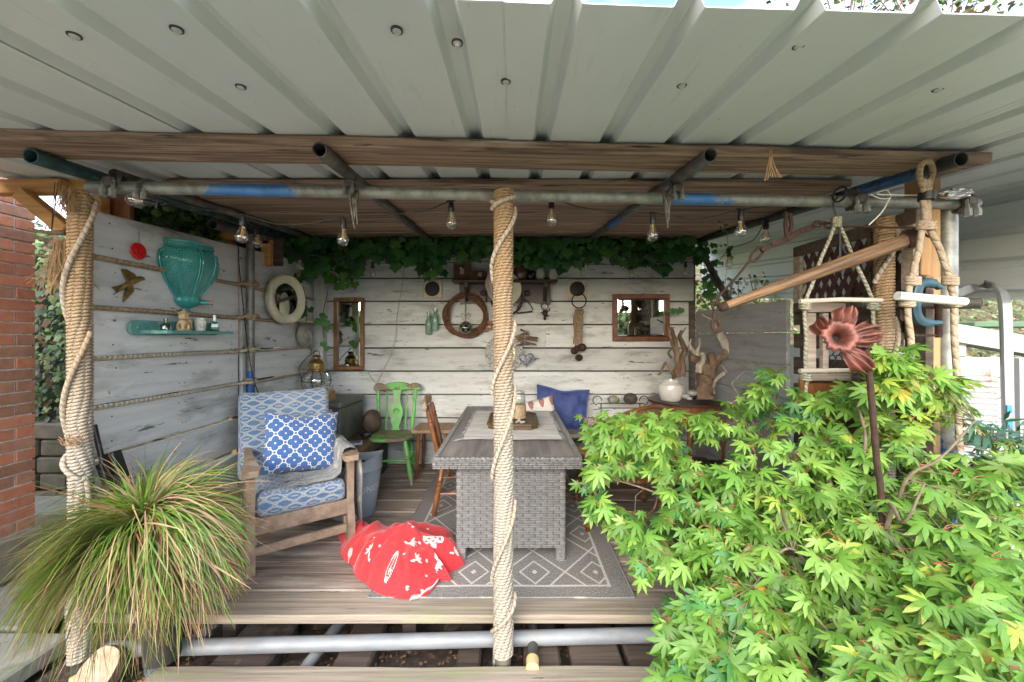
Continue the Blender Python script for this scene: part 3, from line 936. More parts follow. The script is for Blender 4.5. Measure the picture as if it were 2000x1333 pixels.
# pallet wall with lattice above
pw = thing('pallet_wall', 'dark brown pallet slats on the right with a lattice panel set in the top', 'fence', (2.06,2.6,0))
for k in range(9):
    z = .12+k*.178
    wallboard(pw, .80, .1 if k % 2 else .125, .022, W_PALLET, (-.01, -.10, z), -PI/2, 60+k)
for y in (2.05, 2.42, 2.84):
    b = B(); b.box((2.095,y,.85),(.04,.09,1.7)); part('upright', b, W_PALLET, pw)
lat = thing('lattice_panel', 'framed dark diamond lattice panel above the pallet slats', 'trellis', (2.02,2.45,1.6))
for (c, s) in (((2.02,2.42,2.0),(.03,.88,.07)),((2.02,2.42,1.6),(.03,.88,.07)),((2.02,2.825,1.8),(.028,.07,.33)),((2.02,2.03,1.8),(.028,.07,.33))):
    b = B(); b.bbox(c, s, .004); part('frame_rail', b, W_GREYW if s[2] > .2 else W_PALLET, lat)
LATM = mk('maroon_lattice', (.085,.035,.03), (.05,.02,.018), 20., .7)
for sg in (-1, 1):
    for k in range(11):
        yc = 2.07+k*.072
        hh = .165
        p0, p1 = V((2.045+.006*sg, yc-hh*.5*sg, 1.8-hh)), V((2.045+.006*sg, yc+hh*.5*sg, 1.8+hh))
        d = (p1-p0); q = Matrix.Rotation(-math.atan2(d.y, d.z), 3, 'X')
        b = B(); b.box((p0+p1)/2, (.008,.03,d.length), q); part('lattice_slat', b, LATM, lat)
# ================================================================ ROPE-BOUND POSTS
def rope_post(x, y, z0, z1, rc, rr, label, wob=.006, seed=1, over=(), mat=None):
    t = thing('rope_post', label, 'post', (x, y, z0), group='rope-bound posts')
    b = B(); b.tube([(x,y,z0-.12),(x,y,z1+.01)], rc, 16); part('core_pole', b, PIPE_DARK, t)
    b = B(); pts = []
    turns = int((z1-z0)/(rr*1.92)); n = 30
    for i in range(turns*n+1):
        a = 2*PI*i/n; s = i/(turns*n); z = z0+(z1-z0)*s
        k = 1+.05*mnoise.noise(V((z*3, seed, 0)))+.02*mnoise.noise(V((z*60, seed, 3)))
        ox = wob*mnoise.noise(V((z*2.2, seed, 7)))
        R0 = (rc+rr*.8)*k
        pts.append((x+ox+R0*math.cos(a), y+R0*math.sin(a), z+.35*rr*math.sin(a+seed)))
    b.tube(pts, rr, 6)
    o = part('rope_wrap', b, mat or ROPE_W, t, autos=80)
    for (ps, r2) in over:      # loose over-wraps: (angle, z) way-points
        P = bez([(x+(rc+rr*1.9+r2*.6)*math.cos(a), y+(rc+rr*1.9+r2*.6)*math.sin(a), z) for a, z in ps], 10)
        b = B(); b.tube(P, r2, 8); part('loose_rope', b, ROPE_B if z1 < 1 else ROPE_W, t, autos=80)
    return t
def sweep(a0, a1, z0, z1, n=8): return [(a0+(a1-a0)*i/n, z0+(z1-z0)*i/n) for i in range(n+1)]
pi = PI
rope_post(-2.035, 1.87, -.12, 2.07, .031, .0085, 'thick rope-bound post at the left, beside the brick house', .012, 1,
          over=[(sweep(-pi*1.05, .1*pi, 1.45, 2.0)+[(.25*pi,2.05)], .011), (sweep(-.02*pi,-.95*pi,1.42,.95)+sweep(-1.05*pi,-.1*pi,.86,.72)+[(.0,.5)], .011)])
rope_post(-.048, 1.90, -.12, 2.09, .036, .0073, 'slim rope-bound post standing in the middle of the picture', .006, 2,
          over=[(sweep(.1*pi,-1.0*pi,2.02,1.72)+[(-1.15*pi,1.66)], .0105), (sweep(0,-.99*pi,1.47,1.12,10), .0095), (sweep(.05*pi,-.96*pi,1.16,.72,10), .0095), (sweep(0,-1.02*pi,.62,.22,10), .0095),
                (sweep(.1*pi,-1.05*pi,.17,-.02), .0095), (sweep(-.9*pi,.2*pi,2.0,2.08)+sweep(.4*pi,1.3*pi,2.09,2.02), .011)])
rope_post(1.955, 2.1, -.12, 2.02, .031, .0082, 'thick rope-bound post at the right, behind the rusty flower', .01, 3,
          over=[(sweep(-1.0*pi,.0,1.68,2.0), .011), (sweep(.0,-1.0*pi,1.5,1.1), .011)])
# frayed ends
def fray(c, n, L, sp, r=.0014, down=V((0,0,-1)), lab='', seed=0):
    b = B()
    for i in range(n):
        p = V(c)+V((R.gauss(0,sp*.35),R.gauss(0,sp*.2),R.gauss(0,sp*.2)))
        d = (down+V((R.gauss(0,.25),R.gauss(0,.15),R.gauss(0,.1)))).normalized()
        pts = [p]; 
        for k in range(5):
            pts.append(pts[-1]+d*L/5*R.uniform(.7,1.15)); d = (d+V((R.gauss(0,.2),R.gauss(0,.15),-.12))).normalized()
        b.tube(pts, r*R.uniform(.7,1.4), 4)
    return single('frayed_rope', b, FRAY, lab, 'rope')
fray((-2.11,1.85,1.84), 70, .26, .05, lab='long frayed rope tassel hanging left of the left post')
fray((-2.03,1.82,2.06), 90, .10, .06, lab='matted frayed rope at the top of the left post')
fray((-2.02,1.81,.93), 40, .04, .06, down=V((1,-.3,-.1)), lab='small frayed knot on the lower part of the left post')
b = B()
P0 = Q(1507,288,1.62)
for k in range(7):
    b.tube(bez([P0+V((R.uniform(-.01,.01),0,0)), P0+V((-.004+R.uniform(-.012,.012),-.01,-.05)), P0+V((-.03+.018*k*.6,-.005,-.12-R.uniform(0,.02)))],4), .0022, 5)
single('string_tuft', b, FRAY, 'frayed string tuft hanging over the long brown beam', 'string')

# ================================================================ STRING LIGHTS
def lampcap(): pass
def bulb_meshes():
    cap = B(); cap.turned((0,0,.012),(0,0,-.052), [(0,.20*.064/.064*.011/.064),(.12,.011/.064*1.0)], 10)
    cap = B(); cap.lathe([(.0001,.026),(.007,.026),(.009,.018),(.0135,.014),(.0135,-.002),(.016,-.004),(.0165,-.022),(.0145,-.034),(.0001,-.034)], 14)
    cap.bbox((0,0,.024),(.05,.012,.010),.003)
    gl = B(); gl.lathe([(.0125,-.034),(.0135,-.044),(.019,-.060),(.027,-.076),(.030,-.092),(.028,-.106),(.020,-.118),(.010,-.123),(.0001,-.1245)], 20)
    fi = B()
    for a in range(4):
        q = a*PI/2
        fi.tube([(.003*math.cos(q),.003*math.sin(q),-.05),(.008*math.cos(q),.008*math.sin(q),-.092)], .0012, 5)
    fi.tube([(0,0,-.034),(0,0,-.055)], .004, 8)
    return cap.mesh('cap', BLACK), gl.mesh('glass', GLASS, True, autos=0), fi.mesh('filament', FIL)
CAPM, GLM, FIM = bulb_meshes()
bulbs = [((285,405),1.95,.9,'bulb leaning sideways next to the coupler at the left post'),
 ((475,461),2.1,.06,'bulb hanging in front of the teal pot, nearest the left wall pipe'),
 ((503,474),2.75,0,'smaller bulb hanging just right of the one by the left wall pipe'),
 ((671,466),2.1,.04,'bulb hanging under the mossy roof pipe left of the centre post'),
 ((881,433),2.1,.0,'bulb hanging just left of the centre rope post'),
 ((1077,428),2.1,.0,'bulb hanging just right of the centre rope post'),
 ((1275,457),2.1,.0,'bulb hanging left of the pipe with the blue band'),
 ((1447,450),2.1,.0,'bulb hanging over the chain of the wooden swing bar'),
 ((1497,465),2.45,.1,'bulb just right of the one over the swing bar chain'),
 ((1424,515),3.1,.0,'bulb in front of the diagonal brace at the back right corner'),
 ((586,521),3.3,.0,'bulb against the ivy in the back left corner'),
 ((728,535),4.0,.0,'tiny bulb under the ivy above the tall mirror'),
 ((831,535),4.05,.0,'tiny bulb under the ivy above the left speaker'),
 ((1139,533),4.05,.0,'tiny bulb under the ivy above the right speaker'),
 ((1234,537),4.05,.0,'tiny bulb under the ivy above the square mirror'),
 ((1339,533),4.05,.0,'tiny bulb under the ivy at its right end')]
bpos = []
for (p, d, tilt, lab) in bulbs:
    c = Q(p[0], p[1], d)+V((0,0,.085 if tilt < .5 else .03))
    t = thing('string_bulb', lab, 'light bulb', c, group='festoon light bulbs')
    t.rotation_euler = (R.uniform(-.05,.05), tilt, R.uniform(-.5,.5))
    if tilt > .5: t.rotation_euler = (0, 1.75, 0); t.location = c+V((.03,0,-.01))
    inst('cap', CAPM, t, (0,0,0)); inst('glass', GLM, t, (0,0,0)); inst('filament', FIM, t, (0,0,0))
    bpos.append(t.location.copy()+V((0,0,.024)))
def cable(pts, lab, r=.0028, m=None, n=8):
    b = B(); b.tube(bez(pts, n), r, 6); return single('cable', b, m or CABLE, lab, 'cable')
t_ = bpos
cable([t_[0], Q(300,385,2.1), Q(370,405,2.1), t_[1], Q(560,440,2.1), t_[3], Q(770,420,2.1), Q(830,412,2.1), t_[4], Q(925,388,2.03), Q(1000,384,2.05), Q(1060,388,2.05), t_[5], Q(1150,408,2.1), t_[6], Q(1360,428,2.1), t_[7], Q(1530,400,2.05)], 'black festoon cable looping along the front pipe')
cable([Q(1540,402,2.05), Q(1518,430,2.2), t_[8], Q(1470,470,2.6), t_[9], Q(1390,520,3.6), t_[15], t_[14], Q(1190,517,4.1), t_[13], Q(1000,510,4.15), t_[12], t_[11], t_[10], Q(540,485,3.0), t_[2], Q(490,440,2.3), t_[1]], 'black festoon cable looping along the back under the ivy')
cable([Q(465,470,3.05), Q(467,520,3.06), Q(475,600,3.06), Q(484,680,3.06), Q(495,740,3.06), Q(508,778,3.06)], 'thin black cable running down the left wall pipe', .004)
cable([Q(790,520,4.28), Q(785,560,4.29), Q(775,620,4.29), Q(772,660,4.29), Q(760,700,4.29), Q(742,735,4.29), Q(735,748,4.29), Q(725,738,4.29), Q(715,722,4.29)], 'thin clear wire looping down the back wall above the green chair', .0035, CLEARC)
cable([Q(625,595,4.27), Q(623,640,4.26), Q(626,690,4.25), Q(628,705,4.22)], 'pale wire hanging in the back left corner down to the lantern', .004, CLEARC)

# ================================================================ ROPES ON THE LEFT WALL
def wrope(pts, lab, r=.013, m=None):
    b = B(); b.tube(bez(pts, 10), r, 8); return single('wall_rope', b, m or ROPE_B, lab, 'rope', 'ropes strung along the left wall', autos=80)
X0 = -2.105; X1 = -2.035
def wr(z, y0=1.98, y1=4.2, sag=0): return [(X0, y0, z), (X0, 2.5, z-sag), (X0, 2.98, z-.004), (X1, 3.10, z+.01), (X1, 3.18, z+.012), (X0, 3.28, z-.008), (X0, y1, z-.012)]
wrope(wr(1.80), 'top rope laid along the highest seam of the left wall', m=ROPE_B)
wrope(wr(1.545), 'second rope from the top, passing just above the teal shelf')
wrope(wr(1.287)[:-1]+[(X0,4.1,1.29),(X0,4.16,1.27),(X0,4.17,1.16),(X0,4.16,1.05),(X0,4.1,1.035),(X0,3.28,1.025),(X1,3.18,1.04),(X1,3.10,1.04),(X0,2.98,1.037),(X0,2.5,1.035),(X0,1.98,1.037)], 'third rope, turning down near the corner and coming back as the lowest one', m=ROPE_C)
for z in (1.80,1.545,1.287,1.037):
    b = B()
    for q in (-1,0,1):
        b.tube([V((-2.075+.043*math.cos(a*.6), 3.14+.043*math.sin(a*.6), z+.006+q*.016+.004*math.sin(a))) for a in range(11)], .0085, 6, closed=True)
    single('rope_lashing', b, ROPE_B, {1.80:'rope lashing round the wall pipe, highest of four',1.545:'rope lashing round the wall pipe, second from the top',1.287:'rope lashing round the wall pipe, third from the top',1.037:'rope lashing round the wall pipe, lowest of four, above the blue foot'}[z], 'rope', 'rope lashings on the wall pipe', autos=80)

# ================================================================ THINGS ON THE LEFT WALL
# red disc
c = LW(270,491,-2.115)
t = thing('red_disc', 'glossy red enamel disc hanging on a string on the left wall', 'ornament', c)
b = B(); rot = RY(PI/2); b.lathe([(.0001,.006),(.020,.0075),(.022,.006),(.040,.007),(.046,.004),(.047,0),(.0001,0)], 32, c, rot=rot); part('disc', b, RED_E, t)
b = B(); b.tube([c+V((.004,-.005,.045)), c+V((.004,0,.135)), c+V((.004,.006,.045))], .0014, 5); part('string', b, ROPE_C, t)
# swallow
c = LW(255,553,-2.11)
t = thing('brass_swallow', 'old brass swallow in flight on the left wall', 'ornament', c)
def wl(pts): return [V((-2.12, c.y+u/100, c.z+w/100)) for u, w in pts]
for nm, pts in (('wing', [(-1.5,1),(-4.5,7.0),(-2,7.2),(2.5,5.2),(3.8,2.4),(2.0,-.5)]), ('wing', [(1,0),(2.0,-4.2),(-1,-7.8),(-3.8,-10.8),(-3.0,-7),(-1.8,-2)])):
    b = B(); b.poly(wl(pts), (.012,0,0)); part(nm, b, BRASS, t, False)
b = B(); b.tube([c+V((.004,-.08,-.055)), c+V((.006,-.03,-.012)), c+V((.010,.01,.012)), c+V((.011,.042,.030)), c+V((.009,.06,.033)), c+V((.006,.078,.028))], [.004,.012,.016,.014,.011,.002], 10); part('body', b, BRASS, t)
b = B(); b.poly(wl([(-3,-1),(-9.5,-3.5),(-7,-5.8),(-9,-7.5),(-3.6,-4)]), (.008,0,0)); part('tail', b, BRASS, t, False)
# teal ceramic wall pot
c = V((-2.118, 2.575, LW(350,535).z))
t = thing('wall_pot', 'large glossy teal ceramic half pot with basket-weave panels on the left wall', 'pot', c)
def teal_mat(weave):
    m, tt, p = newmat('teal_glaze_weave' if weave else 'teal_glaze'); N.T = tt
    tcn = tt.nodes.new('ShaderNodeUVMap'); sx = tt.nodes.new('ShaderNodeSeparateXYZ'); tt.links.new(tcn.outputs[0], sx.inputs[0])
    u, v = N(sx.outputs[0]), N(sx.outputs[1])
    n1 = noise_(tt, vecs(tt, 'Object', 9.), 1, 4)
    col = mixc(tt, ramp(tt, n1, .3, .7), (.012,.19,.18), (.03,.27,.25))
    h = sq(ab(sn((u*30+v*64)*PI)*sn((u*30-v*64)*PI)))
    if weave:
        col = mixc(tt, h, (.08,.40,.36), col)
        bumpn(tt, p, h, 1.0, .006)
    else: col = mixc(tt, .25, col, (.08,.40,.36)); bumpn(tt, p, N(n1), .2, .003)
    tt.links.new(col, p.inputs['Base Color']); p.inputs['Roughness'].default_value = .18; p.inputs['Coat Weight'].default_value = .6
    return m
TEALW, TEALG = teal_mat(True), teal_mat(False)
def potr(z):    # radius by height
    pr = [(-.145,.085),(-.10,.115),(-.05,.15),(0,.180),(.05,.196),(.09,.198),(.13,.185),(.155,.165)]
    for i in range(len(pr)-1):
        if z <= pr[i+1][0]: f = (z-pr[i][0])/(pr[i+1][0]-pr[i][0]); return pr[i][1]+(pr[i+1][1]-pr[i][1])*f
    return pr[-1][1]
zs = [-.145+.30*i/22 for i in range(23)]
def lob(r, z, a):
    k = abs(math.sin(2.5*(a+PI/2))); return r*(1-.05*(1-min(1, k*4)))
b = B(); b.lathe([(potr(z), z) for z in zs], 80, c, (.8,1,1), a0=-PI/2, a1=PI/2, fn=lob); part('body', b, TEALW, t, autos=60)
b = B()
for k in range(6):
    a = -PI/2+k*PI/5
    for da in (-.045, .045):
        b.tube([c+V((.8*(potr(z)+.001)*math.cos(a+da*(1-abs(z)/.3)), (potr(z)+.001)*math.sin(a+da), z)) for z in zs[1:-2]], .0045, 6)
for k in range(5):    # arched tops of the panels
    a0 = -PI/2+k*PI/5+.05; a1 = a0+PI/5-.1
    b.tube([c+V((.8*(potr(.12+.018*math.sin(PI*i/8))+.001)*math.cos(a0+(a1-a0)*i/8), (potr(.12+.018*math.sin(PI*i/8))+.001)*math.sin(a0+(a1-a0)*i/8), .115+.022*math.sin(PI*i/8))) for i in range(9)], .0045, 6)
part('panel_ribs', b, TEALG, t)
b = B(); b.lathe([(.155,.15),(.160,.158),(.158,.170),(.163,.190),(.168,.196),(.160,.200),(.150,.197),(.146,.15),(.01,.13)], 60, c, (.8,1,1), a0=-PI/2, a1=PI/2)
for k in range(34):
    a = -PI/2+.04+k*(PI-.08)/33
    b.ball(c+V((.8*.164*math.cos(a), .164*math.sin(a), .175)), .008, 6, (.6,.5,1.2))
part('rim', b, TEALG, t)
b = B(); b.lathe([(.086,-.143),(.090,-.152),(.085,-.160),(.088,-.175),(.070,-.200),(.035,-.215),(.020,-.222),(.024,-.232),(.018,-.245),(.0001,-.25)], 50, c, (.8,1,1), a0=-PI/2, a1=PI/2, fn=lambda r,z,a: r*(1+.03*math.sin(18*a)) if -.20 < z < -.15 else r); part('foot', b, TEALG, t)
b = B(); b.tube([c+V((.05,.05,-.175)), c+V((.085,.085,-.176))], [.018,.015], 12); part('spout', b, TEALG, t)
b = B(); b.tube([c+V((.085,.085,-.176)), c+V((.10,.10,-.176))], [.014,.016], 12); part('cork', b, mk('cork',(.4,.2,.12),(.3,.13,.08)), t)
# teal shelf
t = thing('teal_shelf', 'chalky teal wooden shelf on the left wall', 'shelf', (-2.11,2.53,1.44))
b = B(); pts = []
for i in range(9): a = PI/2+PI*i/8; pts.append(V((-2.118, 2.225+.042*math.cos(a), 1.448+.042*math.sin(a))))
for i in range(9): a = -PI/2+PI*i/8; pts.append(V((-2.118, 2.80+.042*math.cos(a), 1.448+.042*math.sin(a))))
b.poly(pts, (.018,0,0)); part('back_board', b, TEAL_P, t, False)
b = B(); b.poly([V((-2.10,2.24,1.415)),V((-1.985,2.28,1.415)),V((-1.975,2.30,1.415)),V((-1.975,2.80,1.415)),V((-1.99,2.83,1.415)),V((-2.10,2.86,1.415))], (0,0,.018)); part('shelf_board', b, TEAL_P, t, False)
b = B(); b.ball((-2.095,2.225,1.448), .012, 8, (.4,1,1)); part('screw_cover', b, TEAL_P, t)
def bottle(name, c, prof, m, lab, cat='bottle', group=None, n=20, rot=None):
    b = B(); b.lathe(prof, n, c, rot=rot); return single(name, b, m, lab, cat, group)
ZS = 1.4345
bottle('glass_bottle', (-2.04,2.335,ZS), [(.0001,0),(.022,0),(.025,.004),(.025,.032),(.020,.040),(.009,.044),(.009,.058),(.013,.06),(.013,.068),(.008,.068)], GLASSG, 'small round teal glass bottle at the left end of the teal shelf')
bottle('glass_bottle', (-2.04,2.715,ZS), [(.0001,0),(.024,0),(.026,.004),(.026,.055),(.022,.064),(.009,.068),(.009,.100),(.012,.101),(.012,.108),(.008,.108)], GLASSG, 'tall square-shouldered green bottle at the right end of the teal shelf', n=4)
t = thing('cream_jar', 'cream stoneware jar with a round printed mark on the teal shelf', 'jar', (-2.03,2.58,ZS))
b = B(); b.lathe([(.0001,0),(.026,0),(.029,.006),(.033,.045),(.034,.062),(.028,.068),(.030,.072),(.034,.076),(.034,.082),(.030,.082),(.027,.07)], 28, (-2.03,2.58,ZS)); part('jar_body', b, CERAM_W, t)
b = B()
for rr in (.016, .010):
    pts = []
    for i in range(20):
        a = 2*PI*i/20; u = rr*math.cos(a); zz = .035+rr*math.sin(a); R0 = .0325
        th = -.55+u/R0; pts.append(V((-2.03+R0*math.cos(th), 2.58+R0*math.sin(th), ZS+zz)))
    b.tube(pts, .0008, 4, closed=True)
part('printed_mark', b, BLACK, t)
# carved elephant with howdah
t = thing('elephant_figure', 'small carved cream elephant carrying a tower, on the teal shelf', 'figurine', (-2.03,2.45,ZS))
EL = mk('carved_cream_resin', (.62,.47,.27), (.42,.28,.14), (30,30,30), .55, bump=.6, bd=.002)
e = V((-2.03,2.45,ZS))
b = B(); b.lathe([(.0001,0),(.042,0),(.044,.006),(.036,.010),(.0001,.011)], 20, e)
b.ball(e+V((0,-.002,.045)), .03, 12, (.8,1.1,.85))
for dx in (-.014,.014):
    for dy in (-.022,.018): b.tube([e+V((dx,dy,.008)), e+V((dx,dy,.04))], [.011,.010], 10)
b.ball(e+V((0,.036,.056)), .018, 10); b.tube([e+V((0,.05,.055)), e+V((0,.058,.04)), e+V((0,.058,.022)), e+V((0,.066,.016))], [.008,.006,.005,.004], 8)
for sg in (-1,1): b.ball(e+V((sg*.017,.03,.056)), .013, 8, (.25,.8,1))
part('elephant_body', b, EL, t)
b = B(); b.bbox(e+V((0,0,.088)), (.036,.036,.034), .003); b.bbox(e+V((0,0,.108)), (.044,.044,.006), .002); b.lathe([(.022,.111),(.014,.120),(.004,.124),(.004,.132),(.0001,.134)], 12, e); part('tower', b, EL, t)
# oval mirror
c = LW(556,585,-2.03)
t = thing('round_mirror', 'round mirror in a deep cream frame on the left wall', 'mirror', c)
tilt = RZ(-.36) @ RY(PI/2-.03)
FRM = mk('cream_mirror_frame', (.55,.51,.38), (.42,.39,.27), (12,12,12), .55, bump=.2, c3=(.3,.26,.16), t3=(.62,.7))
b = B(); b.lathe([(.215,-.02),(.222,.0),(.222,.04),(.205,.055),(.185,.05),(.165,.045),(.150,.030),(.146,.022),(.140,.022),(.140,.0)], 56, c, (1,.82,1), rot=tilt); part('frame', b, FRM, t, autos=50)
b = B(); b.lathe([(.143,.020),(.0001,.020)], 56, c, (1,.82,1), rot=tilt); part('mirror_glass', b, MIRROR, t, False)
# carved stone head at the far end of the wall
c = LW(592,655,-2.08)
def bumpy(r, z, a): return r*(1+.12*mnoise.noise(V((math.cos(a)*2, math.sin(a)*2, z*30))))
b = B(); b.ball(c, .10, 24, (.55,.8,1.18), fn=bumpy)
b.ball(c+V((.045,-.01,.03)), .03, 10, (.6,1.4,.8)); b.tube([c+V((.04,.0,.06)), c+V((.072,.0,.0)), c+V((.06,.0,-.02))], [.012,.02,.012], 8)
for k in range(5): b.tube(bez([c+V((.05,-.05+k*.02,-.03)), c+V((.065,-.03+k*.015,-.07)), c+V((.03,-.02+k*.01,-.115))],5), [.010]*11, 6)
single('stone_carving', b, STONE_F, 'carved grey stone face hung beside the corner post', 'carving')

# ================================================================ THINGS ON THE BACK WALL
DW = 4.305
def rect_frame(name, x0, y0, x1, y1, d, fw, m, lab, bev=True):
    a, c = Q(x0,y0,d), Q(x1,y1,d)
    t = thing(name, lab, 'mirror', ((a.x+c.x)/2, d, (a.z+c.z)/2))
    w, h = c.x-a.x, a.z-c.z; xm, zm = (a.x+c.x)/2, (a.z+c.z)/2
    for (cc, s) in (((xm, d-.012, a.z-fw/2),(w,.03,fw)),((xm, d-.012, c.z+fw/2),(w,.03,fw)),((a.x+fw/2, d-.012, zm),(fw,.028,h-2*fw)),((c.x-fw/2, d-.012, zm),(fw,.028,h-2*fw))):
        b = B(); b.bbox(cc, s, .006); part('frame_rail', b, m, t)
    b = B(); iw, ih = w/2-fw+.002, h/2-fw+.002; g = .018
    o = [V((xm+sx*iw, d-.006, zm+sz*ih)) for sx, sz in ((-1,-1),(1,-1),(1,1),(-1,1))]
    i_ = [V((xm+sx*(iw-g), d-.010, zm+sz*(ih-g))) for sx, sz in ((-1,-1),(1,-1),(1,1),(-1,1))]
    b.add(o+i_, [(4,5,6,7)]+[(k,(k+1)%4,4+(k+1)%4,4+k) for k in range(4)]); part('mirror_glass', b, MIRROR, t, False)
    return t
tm = rect_frame('tall_mirror', 653,582,712,723,DW,.042,W_OAK,'tall narrow mirror in a thin oak frame on the back wall')
rect_frame('square_mirror', 1196,575,1307,667,DW,.052,W_MAHOG,'wide mirror in a reddish mahogany frame on the right of the back wall')
for (px, py, lab) in ((845,565,'square cream speaker with a black round mesh, left of the coat rack'),(1127,565,'square cream speaker with a black round mesh, above the rope of bells')):
    c = Q(px,py,DW); t = thing('wall_speaker', lab, 'speaker', c, group='speakers in the back wall')
    b = B(); b.bbox(c+V((0,-.006,0)), (.20,.02,.20), .004); part('surround', b, SPK_B, t)
    b = B(); b.lathe([(.087,0),(.090,.006),(.084,.010),(.080,.006)], 40, c+V((0,-.016,0)), rot=RX(PI/2)); part('ring', b, SPK_B, t)
    b = B(); b.lathe([(.082,.004),(.05,.014),(.0001,.018)], 40, c+V((0,-.016,0)), rot=RX(PI/2)); b.bbox(c+V((0,-.034,0)),(.004,.004,.13),.001); part('mesh_cover', b, SPK_M, t)
BOT = [(.0001,0),(.024,.002),(.030,.012),(.031,.10),(.029,.13),(.014,.168),(.012,.185),(.012,.205),(.015,.208),(.015,.222),(.010,.222)]
for (px, py, lab) in ((837,654,'green glass bottle hung on the back wall, lower left of two'),(850,646,'green glass bottle hung on the back wall, upper right of two')):
    c = Q(px,py,DW-.035)
    t = thing('hanging_bottle', lab, 'bottle', c, group='pair of hanging green bottles')
    b = B(); b.lathe([(r*1.15, z*1.08) for r, z in BOT], 20, c); part('glass_body', b, mk('sea_green_bottle_glass', (.22,.36,.26), (.15,.28,.2), (12,12,4), .12, bump=.1, coat=.8), t)
    b = B(); b.tube([c+V((0,0,.235)), Q(845,590,DW-.02)], .002, 5); part('string', b, ROPE_C, t)
# wreath
c = Q(910,617,DW-.02)
b = B()
for k in range(16):
    R0 = .205+R.uniform(-.022,.03); ph = R.uniform(0,6)
    pts = [c+V(((R0+.012*math.sin(3*a+ph))*math.cos(a), -.02-.018*math.sin(4*a+ph*2)+R.uniform(-.004,.004), (R0+.012*math.sin(3*a+ph))*math.sin(a)*1.0)) for a in [2*PI*i/40 for i in range(40)]]
    b.tube(pts, R.uniform(.006,.009), 5, closed=True)
single('vine_wreath', b, VINE, 'round wreath of twisted brown vines below the coat rack', 'wreath')
c = Q(909,641,DW-.07)
t = thing('glass_float', 'dark green glass float in a knotted string net inside the wreath', 'float', c)
b = B(); b.ball(c, .068, 18); part('glass_ball', b, GLASSD, t)
b = B()
for sg in (-1,1):
    for k in range(7):
        pts = []
        for i in range(15):
            th = PI*.06+PI*.88*i/14; a = 2*PI*k/7+sg*i*.16
            pts.append(c+V((.070*math.sin(th)*math.cos(a), .070*math.sin(th)*math.sin(a), .070*math.cos(th))))
        b.tube(pts, .0028, 5)
b.tube(bez([c+V((0,0,.066)), c+V((.004,0,.12)), c+V((-.003,.02,.17)), c+V((0,.03,.24)), c+V((0,.045,.29))],5), .007, 6)
for dx in (-.02,.02): b.tube(bez([c+V((dx*.2,.0,.13)), c+V((dx*2,.02,.16)), c+V((dx*2.4,.03,.13)), c+V((dx,.02,.08))],5), .003, 5)
part('string_net', b, ROPE_G, t)
# star
c = Q(952,636,DW-.015)
b = B(); pts = []
for i in range(10): a = PI/2+.35+2*PI*i/10; rr = .085 if i % 2 == 0 else .042; pts.append((rr*math.cos(a), rr*math.sin(a)))
for i in range(10):
    p, q = pts[i], pts[(i+1)%10]; pi_, qi = (p[0]*.55,p[1]*.55), (q[0]*.55,q[1]*.55)
    b.poly([c+V((p[0],0,p[1])),c+V((q[0],0,q[1])),c+V((qi[0],0,qi[1])),c+V((pi_[0],0,pi_[1]))], (0,-.018,0))
single('star_ornament', b, TERRA, 'open terracotta star tucked behind the wreath', 'ornament', smooth=False)
# coat rack
x0, x1 = Q(887,0,DW).x, Q(1086,0,DW).x
zt = Q(0,553,DW).z
t = thing('coat_rack', 'dark carved wooden coat rack with a narrow top shelf', 'coat rack', ((x0+x1)/2, DW, zt))
b = B(); b.bbox(((x0+x1)/2, DW-.085, zt), (x1-x0,.17,.03), .006); part('top_shelf', b, W_DARK, t)
b = B(); pts = []
xa, xb = Q(898,0,DW).x, Q(1075,0,DW).x
zb_ = Q(0,596,DW).z
pts += [V((xa,DW,zt-.015)), V((xa,DW,zb_))]
for i in range(1,24): s = i/24; pts.append(V((xa+(xb-xa)*s, DW, zb_+.012+.020*math.sin(PI*s)+.010*math.cos(s*PI*8))))
pts += [V((xb,DW,zb_)), V((xb,DW,zt-.015))]
b.poly(pts, (0,-.022,0)); part('back_board', b, W_DARK, t, False)
for px in (913, 1064):
    cx = Q(px,0,DW).x
    b = B(); b.poly([V((cx-.02,DW-.02,zt-.015)),V((cx-.02,DW-.15,zt-.015)),V((cx-.02,DW-.14,zt-.06)),V((cx-.02,DW-.07,zt-.12)),V((cx-.02,DW-.03,zt-.2)),V((cx-.02,DW-.02,zt-.2))], (.04,0,0)); part('bracket', b, W_DARK, t, False)
for px in (912,950,1025,1064):
    cx = Q(px,0,DW).x; z = zt-.12
    b = B(); b.tube(bez([(cx,DW-.02,z),(cx,DW-.06,z-.02),(cx,DW-.065,z-.07),(cx,DW-.09,z-.09),(cx,DW-.11,z-.07)],5), .006, 6); part('hook', b, IRON, t)
for px in (945,1030):
    b = B(); b.lathe([(.035,.0),(.038,.004),(.03,.008),(.022,.005),(.012,.009),(.0001,.01)], 20, (Q(px,0,DW).x, DW-.022, zt-.11), rot=RX(PI/2)); part('carved_roundel', b, W_DARK, t)
